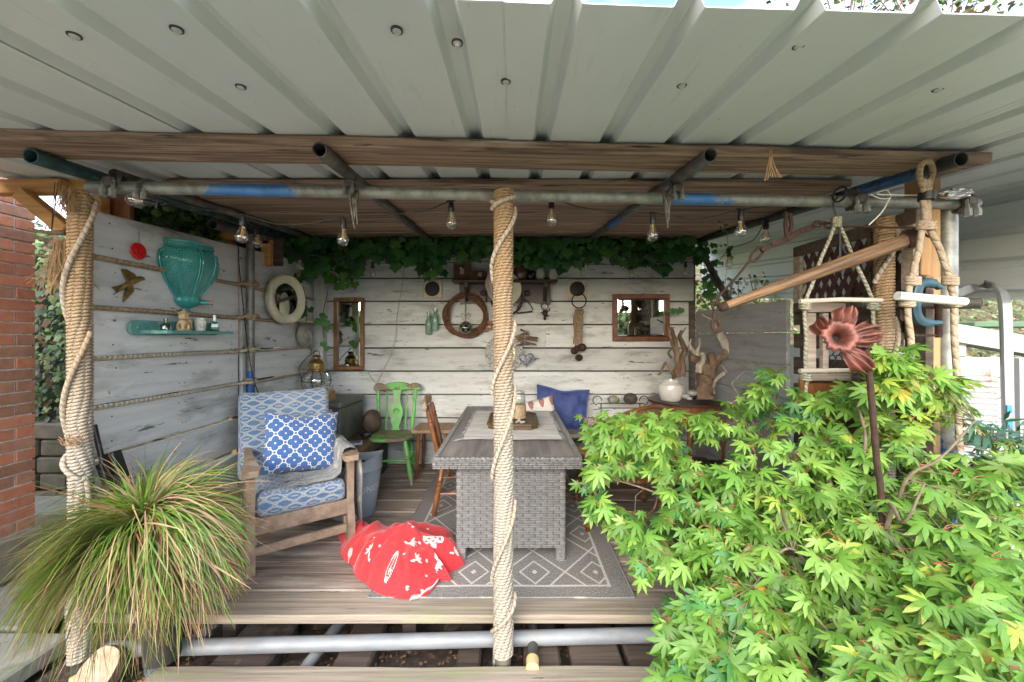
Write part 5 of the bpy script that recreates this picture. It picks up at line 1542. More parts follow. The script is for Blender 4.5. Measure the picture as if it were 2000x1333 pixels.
# ================================================================ WINDSOR KITCHEN CHAIRS
def windsor(name, lab, loc, rot, wm, topm, seatm, s=1.0, splat=True, group=None):
    """faces local -y; origin on the floor below the seat centre"""
    t = thing(name, lab, 'chair', loc, rot, group)
    SH = .42*s
    def tp(p0, p1, r=.017): return [(0,r*.7),(.08,r*.9),(.2,r*1.15),(.3,r*.95),(.34,r*1.3),(.37,r*.8),(.41,r*1.35),(.45,r*.85),(.49,r*1.3),(.53,r*1.0),(.7,r*1.25),(.85,r*1.0),(1,r*.75)]
    feet = [(-.20,-.19),(.20,-.19),(-.18,.20),(.18,.20)]
    for (x, y) in feet:
        b = B(); b.turned((x*.75*s, y*.75*s, SH-.01), (x*1.12*s, y*1.12*s, 0), tp(0,0,.019*s), 12); part('leg', b, wm, t)
    for sx in (-1, 1):
        b = B(); b.turned((sx*.19*s, -.175*s, .17*s), (sx*.175*s, .19*s, .17*s), [(0,.008),(.3,.012),(.5,.018),(.7,.012),(1,.008)], 8); part('stretcher', b, wm, t)
    b = B(); b.turned((-.18*s, 0, .17*s), (.18*s, 0, .17*s), [(0,.008),(.3,.012),(.5,.018),(.7,.012),(1,.008)], 8); part('stretcher', b, wm, t)
    b = B(); pts = []
    for i in range(40):
        a = 2*PI*i/40; cx, cy = math.cos(a), math.sin(a)
        rx = .215*s*(abs(cx)**.72)*math.copysign(1, cx); ry = .205*s*(abs(cy)**.72)*math.copysign(1, cy)
        pts.append((rx*(1-.10*(ry > 0)), ry))
    prof = [(.93,-.022),(1,-.012),(1,.004),(.96,.012),(.8,.010),(.5,.002),(.2,-.002),(.001,-.001)]
    for k, z in prof: b.v += [(x*k, y*k, SH+z*s) for x, y in pts]
    for i in range(len(prof)-1):
        for j in range(40): b.face((i*40+j, i*40+(j+1)%40, (i+1)*40+(j+1)%40, (i+1)*40+j))
    b.face(tuple(range(39,-1,-1))); part('seat', b, seatm, t)
    top = .86*s; lean = .095*s
    for sx in (-1, 1):
        b = B(); b.turned((sx*.165*s,.175*s,SH), (sx*.195*s,.175*s+lean,top-.03*s), [(0,.012),(.1,.017),(.22,.021),(.3,.018),(.5,.020),(.68,.016),(.72,.021),(.75,.015),(.79,.021),(.83,.015),(.87,.02),(1,.013)], 12); part('stile', b, wm, t)
        b = B(); b.turned((sx*.095*s,.185*s,SH), (sx*.105*s,.185*s+lean,top-.03*s), [(0,.007),(.25,.011),(.4,.008),(.5,.013),(.6,.008),(.8,.011),(1,.007)], 8); part('spindle', b, wm, t)
    # crest rail: three soft lobes, bent back at the middle
    b = B(); nx = 40
    def crest(i):
        u = i/nx*2-1; x = u*.245*s
        lob = (.046+.020*math.cos(u/.5*PI/2)) if abs(u) < .5 else (.036+.018*math.sin((abs(u)-.5)/.5*PI))
        if abs(u) > .9: lob *= math.sqrt(max(.06, 1-((abs(u)-.9)/.1)**2))
        lo = -.026-.006*math.cos(u*PI*2)
        if abs(u) > .9: lo *= math.sqrt(max(.06, 1-((abs(u)-.9)/.1)**2))
        return x, .19*s+lean+.018*(1-u*u), lo*s, lob*s
    for i in range(nx+1):
        x, y, lo, hi = crest(i)
        for (dy, z) in ((-.013,lo+.008),(-.013,hi-.01),(-.005,hi),(.005,hi),(.013,hi-.01),(.013,lo+.008),(0,lo)):
            b.v.append((x, y+dy, top-.01*s+z))
    for i in range(nx):
        for j in range(7): b.face((i*7+j, (i+1)*7+j, (i+1)*7+(j+1)%7, i*7+(j+1)%7)[::-1])
    b.face(tuple(range(7))); b.face(tuple(nx*7+j for j in range(6,-1,-1))); part('crest_rail', b, topm, t)
    if splat:
        sil = [(0,.040),(.06,.042),(.12,.030),(.18,.045),(.3,.055),(.42,.068),(.55,.062),(.68,.038),(.78,.030),(.9,.036),(1,.045)]
        b = B(); L = top-.03*s-SH; pts = []
        y0 = .186*s
        P = lambda x, f, dy: V((x*s, y0+lean*f+dy, SH+L*f))
        for sgn, seq in ((-1, sil), (1, sil[::-1])):
            for f, w in seq: pts.append(P(sgn*w, f, -.007))
        b.poly(pts, (0,.014,0)); sp = part('splat', b, wm, t)
        b = B(); c = P(0, .47, -.010)
        for rr in (.034, .024): b.tube([c+V((rr*math.cos(a),0,rr*math.sin(a))) for a in [2*PI*i/24 for i in range(24)]], .0035, 6, closed=True)
        three = [(-.010,.012),(-.004,.017),(.006,.014),(.006,.004),(-.001,.0),(.008,-.004),(.008,-.013),(-.001,-.017),(-.010,-.012)]
        b.tube(bez([c+V((x,-.003,z)) for x, z in three],4), .003, 6); part('carved_roundel', b, wm, sp)
    return t
windsor('kitchen_chair', 'green painted kitchen chair with chipped paint and a carved splat by the back wall', (-1.20, 3.93, 0), .10, W_GREEN, W_GREENTOP, W_GREENTOP)
windsor('kitchen_chair', 'brown turned-leg kitchen chair pushed under the left side of the table', (-.42, 3.30, 0), PI/2+.12, W_BROWN, W_WORNTOP, W_BROWN, 1.0, True)
# small wooden stool beyond
t = thing('wooden_stool', 'low wooden side table with a worn top between the green and brown chairs', 'side table', (-.82,4.08,0))
b = B(); b.bbox((-.80,4.07,.462),(.40,.36,.035),.008); part('top', b, W_WORNTOP, t)
for sx in (-1,1):
    for sy in (-1,1): b = B(); b.turned((-.80+sx*.14,4.07+sy*.12,.445),(-.80+sx*.16,4.07+sy*.14,0),[(0,.016),(.5,.02),(1,.013)],10); part('leg', b, W_BROWN, t)
b = B(); b.rbox((-.60,4.02,.34),(.10,.12,.30),.03,5,fn=lump(9)); single('blue_bag', b, flat('bright_blue_cloth',(.05,.16,.5),.8), 'small bright blue cloth bag behind the brown chair', 'bag', autos=0)

# ================================================================ RATTAN TABLE
TX0, TX1, TY0, TY1, TZ = -.488, .418, 2.40, 4.18, .663
t = thing('rattan_table', 'rectangular grey synthetic rattan dining table with a plank-pattern top', 'table', (-.035,3.3,0))
b = B(); b.box(((TX0+TX1)/2, (TY0+TY1)/2, TZ-.010), (TX1-TX0-.07, TY1-TY0-.07, .016)); part('table_top', b, W_TABLE, t, False)
RT = mk('grey_rattan_strip', (.235,.225,.22), (.15,.145,.14), (30,30,30), .5, bump=.4, bd=.001, var=.04, c3=(.32,.31,.3), t3=(.58,.7), sc3=(60,60,60))
RTD = mk('dark_rattan_stake', (.13,.12,.115), (.08,.075,.07), 30., .5, bump=.2)
def weave(b, o, ax, L, Hh, nrm, pl=.075, ph=.0215, flip=0):
    """woven face: o corner, ax unit along, z up"""
    o = V(o); ax = V(ax); nrm = V(nrm); up = V((0,0,1))
    rows = int(round(Hh/ph)); ph = Hh/rows; cols = int(round(L/pl)); pl_ = L/cols
    for r in range(rows):
        z0, z1 = r*ph+ph*.06, (r+1)*ph-ph*.06
        off = .5 if (r+flip) % 2 else 0
        for c in range(-1, cols+1):
            x0 = (c+off+.04)*pl_; x1 = (c+off+.96)*pl_
            x0, x1 = max(0, x0), min(L, x1)
            if x1-x0 < .006: continue
            vs = []
            jx = R.uniform(-.001,.001)
            for f, h in ((0,-.002),(.14,.0045),(.86,.0045),(1,-.002)):
                x = x0+(x1-x0)*f+jx
                zm = (z0+z1)/2; g_ = ph*.05
                for z, k in ((z0,0),((z0+zm-g_)/2,1),(zm-g_,0),(zm+g_,0),((z1+zm+g_)/2,1),(z1,0)):
                    vs.append(o+ax*x+up*z+nrm*(h*(.35+.65*k)-(.0012 if k == 0 else -.0012)))
            fs = [(i*6+j, (i+1)*6+j, (i+1)*6+j+1, i*6+j+1) for i in range(3) for j in (0,1,3,4)]
            b.add(vs, fs)
def weave_panel(name, o, ax, L, Hh, nrm, parent, **k):
    b = B(); weave(b, o, ax, L, Hh, nrm, **k)
    me_ax = V(ax); 
    ob = part(name, b, RT, parent, autos=60)
    return ob
BX0, BX1, BY0, BY1, BZ0, BZ1 = -.354, .322, 2.47, 4.08, .085, .60
b = B(); b.box(((BX0+BX1)/2,(BY0+BY1)/2,(BZ0+BZ1)/2),(BX1-BX0-.006,BY1-BY0-.006,BZ1-BZ0-.006)); part('base_core', b, RTD, t, False)
weave_panel('base_panel', (BX0,BY0,BZ0), (1,0,0), BX1-BX0, BZ1-BZ0, (0,-1,0), t)
weave_panel('base_panel', (BX0,BY1,BZ0), (0,-1,0), BY1-BY0, BZ1-BZ0, (-1,0,0), t)
weave_panel('base_panel', (BX1,BY0,BZ0), (0,1,0), BY1-BY0, BZ1-BZ0, (1,0,0), t)
for x in (BX0+.028, BX1-.028):
    for y in (BY0+.03, BY1-.03):
        b = B(); b.box((x,y,.045),(.05,.05,.09)); 
        b.cur = 0; weave(b,(x-.026,y-.026,0),(1,0,0),.052,.09,(0,-1,0),pl=.05); weave(b,(x-.026,y+.026,0),(0,-1,0),.052,.09,(-1,0,0),pl=.05); weave(b,(x+.026,y-.026,0),(0,1,0),.052,.09,(1,0,0),pl=.05)
        part('leg', b, RT, t)
b = B(); b.box(((TX0+TX1)/2,(TY0+TY1)/2,TZ-.034),(TX1-TX0-.012,TY1-TY0-.012,.055)); part('apron_core', b, RTD, t, False)
weave_panel('apron', (TX0,TY0,TZ-.066), (1,0,0), TX1-TX0, .066, (0,-1,0), t, pl=.05, ph=.022)
weave_panel('apron', (TX0,TY1,TZ-.066), (0,-1,0), TY1-TY0, .066, (-1,0,0), t, pl=.05, ph=.022)
weave_panel('apron', (TX1,TY0,TZ-.066), (0,1,0), TY1-TY0, .066, (1,0,0), t, pl=.05, ph=.022)
b = B()       # braided lip round the top
for (p0, p1) in (((TX0+.016,TY0+.016),(TX1-.016,TY0+.016)),((TX0+.016,TY1-.016),(TX1-.016,TY1-.016)),((TX0+.016,TY0+.016),(TX0+.016,TY1-.016)),((TX1-.016,TY0+.016),(TX1-.016,TY1-.016))):
    L = math.dist(p0, p1); n = int(L/.03); d = V((p1[0]-p0[0], p1[1]-p0[1], 0)).normalized()
    for k in range(n):
        c = V((p0[0],p0[1],TZ-.002))+d*(k+.5)*(L/n)
        q = d.to_track_quat('X','Z').to_matrix() @ RZ(.0)
        b.bbox(c, (L/n*.93, .034, .012+.003*(k % 2)), .004, q)
part('braided_lip', b, RT, t)
# runner
m, tt, p = newmat('rag_runner'); N.T = tt
tcn = tt.nodes.new('ShaderNodeTexCoord'); sx = tt.nodes.new('ShaderNodeSeparateXYZ'); tt.links.new(tcn.outputs['Object'], sx.inputs[0])
nn = noise_(tt, vecs(tt,'Object',(2.,85.,1.),False), 1, 3, .7)
nn2 = noise_(tt, vecs(tt,'Object',(3.,60.,5.),False), 1, 3, .7)
col = mixc(tt, ramp(tt, nn, .48, .62), (.80,.78,.74), (.42,.38,.38)); col = mixc(tt, ramp(tt, nn2, .60, .68), col, (.42,.23,.22))
tt.links.new(col, p.inputs['Base Color']); p.inputs['Roughness'].default_value = .95
bumpn(tt, p, sn(N(sx.outputs[1])*420)*N(nn), .8, .004)
t = thing('table_runner', 'striped off-white rag runner laid across the rattan table', 'table runner', (-.02,3.3,TZ))
b = B(); b.grid(20, 60, lambda a, c: V((-.36+.70*a+.008*mnoise.noise(V((c*9,a,0))), 2.80+1.08*c+.012*mnoise.noise(V((a*3,1,c))), TZ+.010+.002*mnoise.noise(V((a*9,c*12,4)))))); part('cloth', b, m, t, autos=0)
b = B()
for k in range(60):
    y = 2.81+1.06*k/60
    for (x, s) in ((-.36,-1),(.34,1)):
        if R.random() < .75: b.tube([(x,y,TZ+.010),(x+s*R.uniform(.015,.035),y+R.uniform(-.01,.01),TZ+.008)],[.003,.0015],4)
for k in range(12): b.tube([(-.36,2.80,TZ+.01),(-.36-R.uniform(.02,.07),2.80-R.uniform(-.02,.04),TZ+.008)],[.003,.002],4)
part('fringe', b, THROW, t, kind='stuff')
# tray, jar, bowl, wood piece
t = thing('wooden_tray', 'dark carved wooden tray in the middle of the runner', 'tray', (-.02,3.35,TZ+.01))
b = B(); pts = []
w2, h2 = .195, .255; cxx, cyy = -.005, 3.33
for (x,y) in ((-w2+.05,-h2),(w2-.05,-h2),(w2-.03,-h2+.03),(w2,-h2+.05),(w2,h2-.05),(w2-.03,h2-.03),(w2-.05,h2),(-w2+.05,h2),(-w2+.03,h2-.03),(-w2,h2-.05),(-w2,-h2+.05),(-w2+.03,-h2+.03)): pts.append(V((cxx+x,cyy+y,TZ+.014)))
b.poly(pts, (0,0,.03)); part('tray_base', b, W_TRAY, t)
b = B(); b.tube([p+V((0,0,.034)) for p in pts], .011, 8, closed=True); part('carved_rim', b, W_TRAY, t)
c = V((.045,3.36,TZ+.044))
t = thing('storage_jar', 'clip-top glass jar with a wicker sleeve on the tray', 'jar', c)
b = B(); b.lathe([(.0001,0),(.05,0),(.054,.01),(.054,.17),(.050,.19),(.044,.20),(.044,.215)], 28, c); part('glass_body', b, GLASS, t, autos=0)
b = B(); b.lathe([(.056,.005),(.057,.115),(.053,.118)], 40, c, fn=lambda r,z,a: r+.0015*math.sin(a*20)); 
for k in range(8): b.tube([c+V((.058*math.cos(a),.058*math.sin(a),.012+k*.014+.003*math.sin(a*14+k*PI))) for a in [2*PI*i/56 for i in range(56)]], .0045, 4, closed=True)
part('wicker_sleeve', b, mk('pale_wicker',(.45,.34,.2),(.3,.2,.11),40.,.7,bump=.4), t)
b = B(); b.lathe([(.047,.215),(.05,.218),(.05,.228),(.04,.236),(.0001,.24)], 28, c); lid_ = part('lid', b, GLASS, t, autos=0)
b = B(); b.tube([c+V((.049*math.cos(a),.049*math.sin(a),.205)) for a in [2*PI*i/24 for i in range(24)]], .002, 5, closed=True); b.tube(bez([c+V((.049,0,.205)),c+V((.07,0,.2)),c+V((.066,0,.175)),c+V((.05,0,.19))],4), .002, 5); part('wire_clip', b, SILVER, lid_)
c = V((-.125,3.36,TZ+.044)); b = B(); b.lathe([(.0001,.004),(.025,.003),(.04,.02),(.048,.035),(.044,.035),(.03,.012),(.0001,.01)], 24, c, fn=lambda r,z,a: r*(1+.05*math.sin(8*a)))
single('green_dish', b, mk('mottled_green_glaze',(.1,.3,.12),(.3,.4,.25),25.,.3,c3=(.3,.05,.04),t3=(.6,.65)), 'small mottled green dish on the tray behind the post', 'dish')
b = B(); b.ball((-.105,3.18,TZ+.062), .02, 10, (1.4,1,.7)); single('red_trinket', b, RED_E, 'little red trinket on the tray left of the post', 'trinket')
b = B(); b.tube(bez([(.02,3.13,TZ+.055),(.045,3.15,TZ+.075),(.06,3.13,TZ+.06),(.09,3.14,TZ+.065)],5),[.010]*15+[.004],6); b.tube([(.045,3.15,TZ+.07),(.05,3.17,TZ+.10)],.006,6); single('knobbly_root', b, W_DRIFT, 'small pale knobbly root on the tray right of the post', 'ornament')

# ================================================================ RUG
m, tt, p = newmat('grey_geometric_rug'); N.T = tt
u, v = uvxy(tt)
cw, ch = .36, .46
def dia(ox, oy): return ab(fr(u/cw+ox)-.5)+ab(fr(v/ch+oy)-.5)
a = dia(0,0); b_ = dia(.5,.5)
lines = mxx(lt(ab(a-.5), .022), mxx(lt(ab(a-.24), .02), lt(ab(b_-.24), .02)*0.0+lt(a, .05)))
x = ab(u-.71); y = v
inner = lt(x, .60)*gt(v, .10)
brd = mxx(lt(ab(x-.60), .008)*gt(v,.09), lt(ab(v-.10), .008)*lt(x,.608))
msk = mxx(lines*inner, brd)
tex = sn(u*800+v*260)*sn(v*620)
nn = noise_(tt, vecs(tt,'Object',(210.,90.,90.),False), 1, 3)
dk = mixc(tt, ramp(tt, nn, .4, .6), (.15,.14,.13), (.34,.31,.29)); wh = mixc(tt, ramp(tt, nn, .35, .6), (.42,.39,.36), (.68,.65,.6))
tt.links.new(mixc(tt, msk, dk, wh), p.inputs['Base Color']); p.inputs['Roughness'].default_value = .95
bumpn(tt, p, N(nn), 1, .003)
b = B(); W_, L_ = 1.42, 2.0
b.grid(30, 40, lambda a_, c_: V((-.775+W_*a_+.004*mnoise.noise(V((c_*4,0,1))), 2.123+.004*mnoise.noise(V((a_*5,3,1)))+L_*c_, .007+.003*mnoise.noise(V((a_*6,c_*8,0))))), lambda a_, c_: (a_*W_, c_*L_))
t = thing('patterned_rug', 'grey flat-woven rug with a white diamond pattern under the table', 'rug', (-.06,3.1,0))
part('woven_field', b, m, t, autos=0)
b = B(); b.tube([(-.775+W_*i/40, 2.121+.004*mnoise.noise(V((i/8,3,1))), .008) for i in range(41)], .0045, 6); b.tube([(-.777,2.123+i*.1,.008) for i in range(21)], .004, 6); b.tube([(.647,2.123+i*.1,.008) for i in range(21)], .004, 6); part('bound_edge', b, THROW, t)

# ================================================================ RED BLANKET (a crumpled heap on the floor)
out = [G(657,1035,.05),G(668,1058,.02),G(690,1105,.01),G(715,1140,.01),G(745,1162,.01),G(800,1171,.01),G(832,1165,.01),G(858,1135,.01),G(872,1118,.02),G(885,1130,.02),G(908,1100,.02),G(895,1060,.06),G(888,1020,.12),G(868,1000,.17),G(830,992,.19),G(790,990,.20),G(750,998,.18),G(705,1010,.12),G(672,1015,.08)]
out = [V((p.x,p.y,0)) for p in out]
bcx = V((-.72,2.5,0))
pol = sorted([(math.atan2((p-bcx).y,(p-bcx).x), (p-bcx).length) for p in out])
def brad(a):
    n = len(pol)
    for i in range(n):
        a0, r0 = pol[i]; a1, r1 = pol[(i+1)%n]
        if i == n-1: a1 += 2*PI
        aa = a if a >= pol[0][0] else a+2*PI
        if a0 <= aa <= a1:
            f = (aa-a0)/(a1-a0+1e-9); return r0+(r1-r0)*f
    return pol[0][1]
def bh(x, y, rn):
    dome = max(0, 1-rn**2.6)
    w1 = mnoise.noise(V((x*3.2+y*1.2, y*2.2-x, 1.3)))
    fold = 1-math.sqrt(mnoise.noise(V((x*3.2+w1*1.2, y*2.9, 5.1)))**2+.012)*2.2
    fold2 = 1-math.sqrt(mnoise.noise(V((x*10+3, y*8+w1*3, 2.1)))**2+.02)*2.0
    ridge = math.exp(-((y-2.42-.22*(x+.7)+.08*w1)/.055)**2)*.055*max(0,1-rn**3)
    e = max(0, 1-rn**7)
    f3 = mnoise.noise(V((x*2.1, y*2.1, 9.7)))
    hh = e*(.075+.060*(1-rn**2)+.060*fold+.055*f3)+.016*e*fold2+ridge*.8
    return max(.008, hh)
def seg(px, py, ax, ay, bx, by):
    vx, vy = bx-ax, by-ay; f = max(0, min(1, ((px-ax)*vx+(py-ay)*vy)/(vx*vx+vy*vy+1e-12)))
    return math.hypot(px-ax-vx*f, py-ay-vy*f)
def print_mask(x, y):
    """white motifs printed on the blanket: star, toadstools, leaf, mistletoe, dots and a scrap of lettering"""
    # five-point star
    def loc(cx, cy, s, rot): 
        dx, dy = x-cx, y-cy; c_, s_ = math.cos(rot), math.sin(rot); return (dx*c_+dy*s_)/s, (-dx*s_+dy*c_)/s
    u, v = loc(-.70,2.62,.052,.2); r = math.hypot(u,v)
    if r < 1:
        a = math.atan2(v,u); k = abs(((a/(2*PI/4))%1)-.5)*2
        if r < .28+.72*k**3: return 1
    for (cx,cy,s,rt) in ((-.49,2.42,.050,.5),(-.38,2.60,.05,-.6)):      # toadstool caps with spots
        u, v = loc(cx,cy,s,rt)
        if u*u+v*v*1.3 < 1 and v > -.55:
            for q in range(7):
                if math.hypot(u-.62*math.cos(q*.95+.3), v-.5*math.sin(q*.95+.3)) < .13: return 0
            if math.hypot(u,v) < .13: return 0
            return 1
        if abs(u) < .25 and -1.1 < v < -.5: return 1
    u, v = loc(-.68,2.21,.072,1.35)                                     # leaf outline
    e = u*u*.9+v*v*11
    if .62 < e < 1 or (abs(v) < .035 and abs(u) < .9): return 1
    for (cx,cy,s,rt) in ((-.82,2.46,.045,.4),(-.85,2.33,.04,2.0),(-.60,2.34,.045,.2),(-.54,2.24,.04,1.0),(-.42,2.30,.045,-.4),(-.35,2.42,.04,1.2)):          # sprigs
        u, v = loc(cx,cy,s,rt)
        for q in (-.9,-.3,.35,1.0,2.6):
            uu = u*math.cos(q)+v*math.sin(q); vv = -u*math.sin(q)+v*math.cos(q)
            if 0 < uu < 1 and abs(vv) < .16*math.sin(PI*uu): return 1
    for (cx,cy) in ((-1.02,2.47),(-.95,2.38)):                          # round berry on a stalk
        if math.hypot(x-cx,y-cy) < .022 or seg(x,y,cx,cy,cx-.06,cy-.07) < .003: return 1
    for (ax,ay,bx,by) in ((-.58,2.505,-.575,2.54),(-.575,2.54,-.55,2.54),(-.55,2.54,-.552,2.505),(-.535,2.51,-.53,2.545),(-.51,2.51,-.505,2.55),(-.505,2.55,-.48,2.545),(-.50,2.53,-.482,2.525),(-.46,2.52,-.455,2.57),(-.475,2.545,-.44,2.55),(-.72,2.77,-.69,2.72),(-.70,2.60,-.68,2.66),(-.68,2.66,-.71,2.68)):
        if seg(x,y,ax,ay,bx,by) < .003: return 1
    i, j = math.floor(x/.083), math.floor(y/.083)
    rr = random.Random(i*131+j*7919)
    if rr.random() < .42:
        cx, cy = (i+.2+.6*rr.random())*.083, (j+.2+.6*rr.random())*.083
        if math.hypot(x-cx, (y-cy)) < .0065+.004*rr.random(): return 1
    return 0
m, tt, p = newmat('red_fleece_print'); N.T = tt
at = tt.nodes.new('ShaderNodeAttribute'); at.attribute_name = 'print'
nn = noise_(tt, vecs(tt,'Object',(90.,90.,90.)), 1, 4)
rd = mixc(tt, ramp(tt, nn, .3, .7), (.66,.035,.04), (.52,.022,.03)); wt_ = mixc(tt, ramp(tt, nn, .3, .7), (.72,.62,.58), (.6,.48,.46))
N.T = tt
tt.links.new(mixc(tt, gt(N(at.outputs['Fac'])+(N(nn)-.5)*.5, .5), rd, wt_), p.inputs['Base Color'])
p.inputs['Roughness'].default_value = 1; p.inputs['Sheen Weight'].default_value = .5; p.inputs['Sheen Tint'].default_value = (1,.5,.5,1)
bumpn(tt, p, N(nn), .8, .004)
nr, na = 130, 380; b = B(); pr_ = []; arc = [0.0]*380; prev = [None]*380
for i in range(nr+1):
    rn = i/nr
    for j in range(na):
        a = -PI+2*PI*j/na; r0 = brad(a)*rn
        x, y = bcx.x+r0*math.cos(a), bcx.y+r0*math.sin(a)
        z = bh(x, y, rn) if i < nr else .012; b.v.append((x, y, z)); q = V((x, y, z))
        if prev[j] is not None: arc[j] += (q-prev[j]).length
        prev[j] = q; pr_.append(print_mask(bcx.x+arc[j]*.9*math.cos(a), bcx.y+arc[j]*.9*math.sin(a)))
o0 = len(b.v)
for j in range(na):
    x, y, z = b.v[(nr)*na+j]; d = V((bcx.x-x, bcx.y-y, 0)).normalized()*.012
    b.v.append((x+d.x, y+d.y, .012)); pr_.append(0)
for i in range(nr+1):
    for j in range(na):
        k = (j+1)%na; b.face((i*na+j, (i+1)*na+j, (i+1)*na+k, i*na+k))
rb = single('red_blanket', b, m, 'crumpled red fleece blanket with white festive prints, heaped on the floor by the table', 'blanket', autos=0)
att = rb.data.attributes.new('print', 'FLOAT', 'POINT'); att.data.foreach_set('value', [float(q) for q in pr_])
b = B(); b.grid(16, 8, lambda a_, c_: G(800+55*a_, 1172-35*a_**1.5-10*math.sin(a_*9)*0, .012+.02*math.sin(PI*c_))+V((0,.05*c_-.012,.004*math.sin(a_*14)))); single('white_lining', b, PAPER, 'white lining showing at the front right hem of the red blanket', 'cloth', autos=0)

# ================================================================ SEATING ON THE RIGHT
t = thing('wall_bench', 'plain grey bench along the back wall behind the cushions', 'bench', (.95,4.07,0))
b = B(); b.bbox((.85,4.06,.43),(1.5,.42,.035),.005); part('seat', b, W_GREYW, t)
for x in (.16,1.54): b = B(); b.bbox((x,4.06,.205),(.05,.38,.41),.005); part('leg', b, W_GREYW, t)
pillow('velvet_cushion', .56, .44, .15, VELV, Matrix.Translation((.50,4.12,.655)) @ Matrix.Rotation(.10,4,'Y') @ Matrix.Rotation(-.22,4,'X'), 'dark blue velvet cushion leaning on the back wall', dent=.12, seed=8)
pillow('printed_cushion', .40, .34, .13, LEAFP, Matrix.Translation((.235,3.98,.60)) @ Matrix.Rotation(-.22,4,'Y') @ Matrix.Rotation(-.3,4,'X'), 'white cushion with dark red leaf print in front of the velvet one', seed=12)
# cane tub chair
RAT = mk('varnished_rattan', (.22,.085,.03), (.1,.035,.014), (14,14,14), .3, bump=.2, c3=(.4,.24,.1), t3=(.6,.68), var=.06)
m, tt, p = newmat('woven_cane'); N.T = tt
u, v = uvxy(tt)
hh = ab(sn((u+v)*230))*ab(sn((u-v)*230))
tt.links.new(mixc(tt, hh, (.06,.035,.02), (.42,.27,.13)), p.inputs['Base Color']); p.inputs['Roughness'].default_value = .5; bumpn(tt, p, hh, 1, .004)
CANE = m
cc = V((.80,3.12,0))
t = thing('cane_chair', 'round-backed cane tub chair right of the table, half behind the maple leaves', 'chair', cc)
def rim(a, k=1.0): # a from 0..PI around the back; opens towards -x (table)
    return V((cc.x+(.04+.335*math.cos(a))*k, cc.y+.335*math.sin(a)*k, 0))
A0, A1 = -1.95, 1.95
def zt(a): return .60+.24*math.cos(a*.62)**2
b = B(); b.tube([rim(A0+(A1-A0)*i/30)+V((0,0,zt(A0+(A1-A0)*i/30))) for i in range(31)], .018, 10)
b.tube([rim(A0+(A1-A0)*i/30)*1+V((0,0,.38)) for i in range(31)], .014, 8); part('rim', b, RAT, t)
b = B(); b.grid(60, 14, lambda a_, c_: rim(A0+(A1-A0)*a_, 1)+V((0,0,.39+(zt(A0+(A1-A0)*a_)-.40)*c_)), lambda a_, c_: (a_*1.3, c_*.45)); part('cane_back', b, CANE, t, autos=0)
b = B(); b.lathe([(.0001,0),(.30,0),(.325,-.012),(.325,-.03),(.0001,-.032)], 36, cc+V((.03,0,.40))); part('seat', b, CANE, t)
b = B(); b.tube([cc+V((.03+.33*math.cos(a),.33*math.sin(a),.385)) for a in [2*PI*i/36 for i in range(36)]], .017, 8, closed=True); part('seat_frame', b, RAT, t)
BIND = mk('cane_binding', (.32,.17,.07), (.16,.07,.03), (5,5,60), .45, bump=.6)
for (x, y) in ((-.24,-.24),(-.24,.24),(.27,-.22),(.27,.22)):
    b = B(); b.turned(cc+V((x*.95,y*.95,.385)), cc+V((x*1.12,y*1.12,0)), [(0,.017),(.45,.017),(.46,.022),(.95,.022),(1,.016)], 12); lg_ = part('leg', b, RAT, t)
    b = B(); p0 = cc+V((x*.95,y*.95,.385)); p1 = cc+V((x*1.12,y*1.12,0))
    for k in range(12):
        q = p0+(p1-p0)*(.5+.035*k); b.tube([q+V((.0225*math.cos(a),.0225*math.sin(a),0)) for a in [2*PI*i/10 for i in range(10)]], .006, 5, closed=True)
    part('leg_binding', b, BIND, lg_)
b = B(); b.tube(bez([cc+V((-.24,-.24,.36)),cc+V((-.25,-.25,.12)),cc+V((-.05,-.30,.10)),cc+V((.2,-.25,.14)),cc+V((.26,-.22,.36))],6),.009,7); part('brace', b, RAT, t)
# front stub of a second cane arm near the table
b = B()
for k in range(16):
    a = k/15*1.5
    b.tube([V((.46+.10*math.sin(a), 2.95-.04*k/15, .56+.07*math.cos(a)-.07))+V((.02*math.cos(q),.02*math.sin(q)*.4,.02*math.sin(q))) for q in [2*PI*i/8 for i in range(8)]], .0055, 5, closed=True)
part('wrapped_arm_end', b, BIND, t)
b = B(); b.rbox((.79,3.10,.43),(.46,.46,.07),.03,8,fn=lump(4)); single('grey_seat_pad', b, mk('grey_check_cloth',(.32,.34,.36),(.22,.24,.26),60.,.9,bump=.5), 'thin grey seat pad on the cane chair', 'cushion', autos=0)
# dark low stool / crates behind the leaves
t = thing('grey_planter_chair', 'dark slatted garden chair mostly hidden behind the maple', 'chair', (1.45,2.9,0))
for k in range(6): b = B(); b.bbox((1.30+k*.065,2.9,.42),(.055,.46,.02),.003); part('slat', b, IRON, t)
for (x,y) in ((1.28,2.7),(1.64,2.7),(1.28,3.1),(1.64,3.1)): b = B(); b.bbox((x,y,.205),(.03,.03,.41),.003); part('leg', b, IRON, t)
